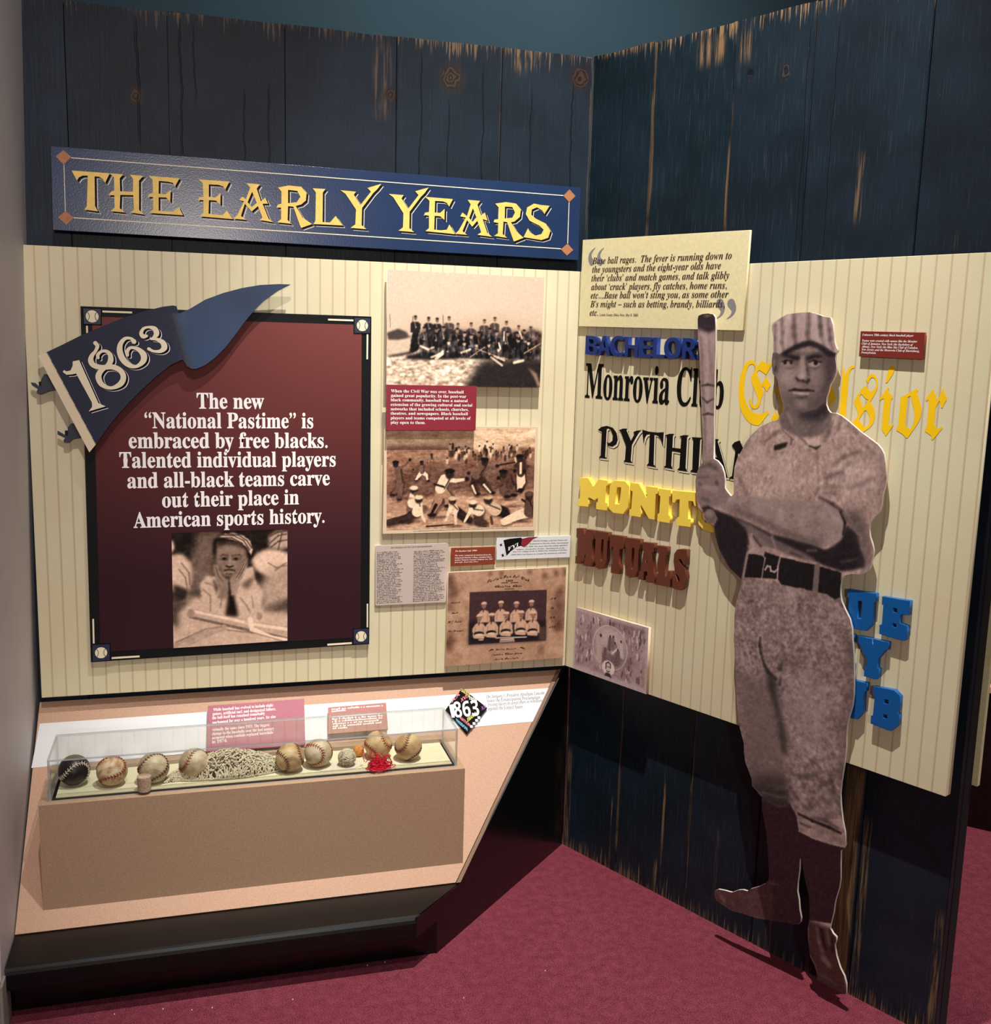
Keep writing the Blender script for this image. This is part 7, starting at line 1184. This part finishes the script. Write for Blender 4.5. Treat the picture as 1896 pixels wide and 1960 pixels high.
# string-wound ball, rubber core, cork plug
def on_pad(px, py, z): p = ray_to(px, py, z); return p
r = .0235; c = on_pad(664, 1449.5, ZB+r); t = root('string_ball', 'grey-white ball of wound string in front of the small orange core', 'ball', Matrix.Translation((c.x, c.y, ZB)))
sphere('core', r*.93, 'core_dark', t, 24).location = (0, 0, r)
paths = []
for i in range(46):
    ax = Vector((rng.normal()*.35, rng.normal()*.35+.5, rng.normal()*.6+.6)).normalized(); u = ax.orthogonal().normalized(); w = ax.cross(u); tl = rng.uniform(-.35, .35)
    paths.append([(u*math.cos(a)+w*math.sin(a)+ax*tl).normalized()*r*rng.uniform(.94, 1.02) for a in [k*2*math.pi/26 for k in range(26)]])
o = add('wound_string', tube_mesh('wound_string', paths, .0013, 5, True), 'rope', t); o.location = (0, 0, r)
r = .0155; c = on_pad(686, 1437, ZB+r); t = root('ball_core', 'small orange cork-and-rubber ball core behind the string ball', 'ball', Matrix.Translation((c.x, c.y, ZB))); sphere('core', r, 'pill', t, 32).location = (0, 0, r)
bm = bmesh.new(); bmesh.ops.create_cone(bm, cap_ends=True, segments=28, radius1=.0158, radius2=.0178, depth=.040); bmesh.ops.bevel(bm, geom=[e for e in bm.edges if abs(e.verts[0].co.z-e.verts[1].co.z) < 1e-6], offset=.0015, segments=2, affect='EDGES')
me = bpy.data.meshes.new('cork_plug'); bm.to_mesh(me); bm.free(); c = on_pad(276, 1499, ZB+.020); o = add('cork_plug', me, 'cork'); o.location = (c.x, c.y, ZB+.0201); tag(o, 'short speckled cork plug standing in front of the third ball', 'cork')
# yarn heap: one tangled skein
c0 = on_pad(330, 1500, ZB+.004); c1 = on_pad(548, 1478, ZB+.004); cm = on_pad(445, 1474, ZB+.02)
paths = []
Lx = c1.x-c0.x
def heap_h(k): return .060*math.sin(math.pi*min(1, max(0, k*.92+.04)))**.8
for i in range(270):
    k = rng.uniform(0, 1); x = c0.x+Lx*k; span = rng.uniform(.015, .045); n = 34; ph = rng.uniform(0, 6.28); P = []; yy = rng.uniform(-1, 1); lay = rng.uniform(.1, 1)**.6
    for j in range(n):
        s_ = j/(n-1); xx = x+(s_-.5)*span+.012*math.sin(s_*13+ph); kk = (xx-c0.x)/Lx; wv = .046*math.sin(math.pi*min(.97, max(.06, kk)))**.5
        yo = yy+.35*math.sin(s_*9+ph*2); yo = max(-1, min(1, yo)); zz = ZB+.003+heap_h(kk)*lay*math.sqrt(max(0, 1-yo*yo))+.002*math.sin(s_*20+ph)
        P.append(Vector((xx, -.305+yo*wv+(.0 if kk > .3 else -.012*(1-kk/.3)), max(ZB+.0024, zz))))
    paths.append(P)
me = tube_mesh('yarn_heap', paths, .0019, 5, bead=.35); o = add('yarn_heap', me, 'rope'); tag(o, 'long tangled heap of cream cotton yarn in the middle of the pad', 'yarn', kind='stuff')
c = on_pad(725, 1466, ZB+.006); paths = []
for i in range(60):
    cx, cy = c.x+rng.normal()*.012, c.y+rng.normal()*.008; ra, rb = rng.uniform(.006, .020), rng.uniform(.005, .013); ph = rng.uniform(0, 6.28); hz_ = abs(rng.normal())*.011
    paths.append([Vector((cx+ra*math.cos(a), cy+rb*math.sin(a), ZB+.0012+hz_*(1+.5*math.sin(2*a+ph)))) for a in [j*2*math.pi/20 for j in range(21)]])
o = add('red_thread_coil', tube_mesh('red_thread_coil', paths, .0011, 4), 'thread'); tag(o, 'loose tangle of bright red stitching thread before the yellowed ball', 'thread', kind='stuff')
M['scrap'] = mat('white_leather_scrap', (214, 206, 184), .6, .3, .05, 90)
sc_ = [ray_to(px, py, ZB) for px, py in ((606, 1472), (618, 1479), (640, 1477), (672, 1474), (694, 1465), (688, 1455), (660, 1452), (630, 1462))]
t = root('leather_scrap', 'flat off-white piece of leather under the string ball', 'leather', Matrix.Translation((sc_[0].x, sc_[0].y, ZB)))
plate('scrap', t, [(p.x, p.y) for p in sc_], .0002, .0010, 'scrap', 0, (sc_[0].x, sc_[0].y))

# ================================================================== NEXT EXHIBIT, SEEN PAST THE END OF THE RIGHT WALL
t = frame_thing('striped_panel', 'cream panel of the next exhibit, seen edge-on past the wall end', 'panel', RW, .7, P_BOT, 0)
box('face_board', (0, .562, 0, P_TOP-P_BOT, -.076, -.0625), 'cream', t)
a = Vector((1.405, -.171, 0)); d45 = Vector((.696, -.718, 0)); b = a+d45*.9; nn = Vector((.718, .696, 0))
t = root('display_case', 'matching black case of the next exhibit at the right edge', 'case', Matrix.Translation(a))
def quadprism(name, pts, m, dn):
    v = [tuple(p) for p in pts]+[tuple(Vector(p)+dn) for p in pts]; n = len(pts)
    return add(name, mesh(name, v, [tuple(range(n)), tuple(range(2*n-1, n-1, -1))]+[(i, (i+1) % n, n+(i+1) % n, n+i) for i in range(n)]), m, t)
e_ = b-a; bk = -d45*.75
quadprism('side_cheek', [bk, e_, e_+Vector((0, 0, .30)), Vector((0, 0, .50)), bk+Vector((0, 0, .75))], 'gloss_black', nn*.02)
quadprism('deck_panel', [bk+Vector((0, 0, .77)), Vector((0, 0, .52)), e_+Vector((0, 0, .32)), e_+nn*1.2+Vector((0, 0, .32)), bk+nn*1.2+Vector((0, 0, 1.05))], 'mdf', Vector((0, 0, -.02)))
quadprism('label_strip', [nn*.03+bk*.2+Vector((0, 0, .598)), nn*.03+e_*.1+Vector((0, 0, .525)), nn*.5+e_*.1+Vector((0, 0, .60)), nn*.5+bk*.2+Vector((0, 0, .69))], 'white', Vector((0, 0, .001)))
# lint on the carpet
lv, lf = [], []
for px, py in ((219, 1940), (312, 1930), (367, 1932), (406, 1928), (560, 1912), (703, 1847), (736, 1841), (887, 1909), (1043, 1857), (1066, 1617)):
    p = ray_to(px, py, .002); k = len(lv); s = .0016
    lv += [(p.x-s, p.y-s, .0006), (p.x+s, p.y-s, .0006), (p.x, p.y+s, .0006), (p.x, p.y, .0036)]; lf += [(k, k+1, k+3), (k+1, k+2, k+3), (k+2, k, k+3)]
o = add('lint', mesh('lint', lv, lf), 'white'); tag(o, 'tiny white crumbs of lint scattered on the carpet', 'lint', kind='stuff')
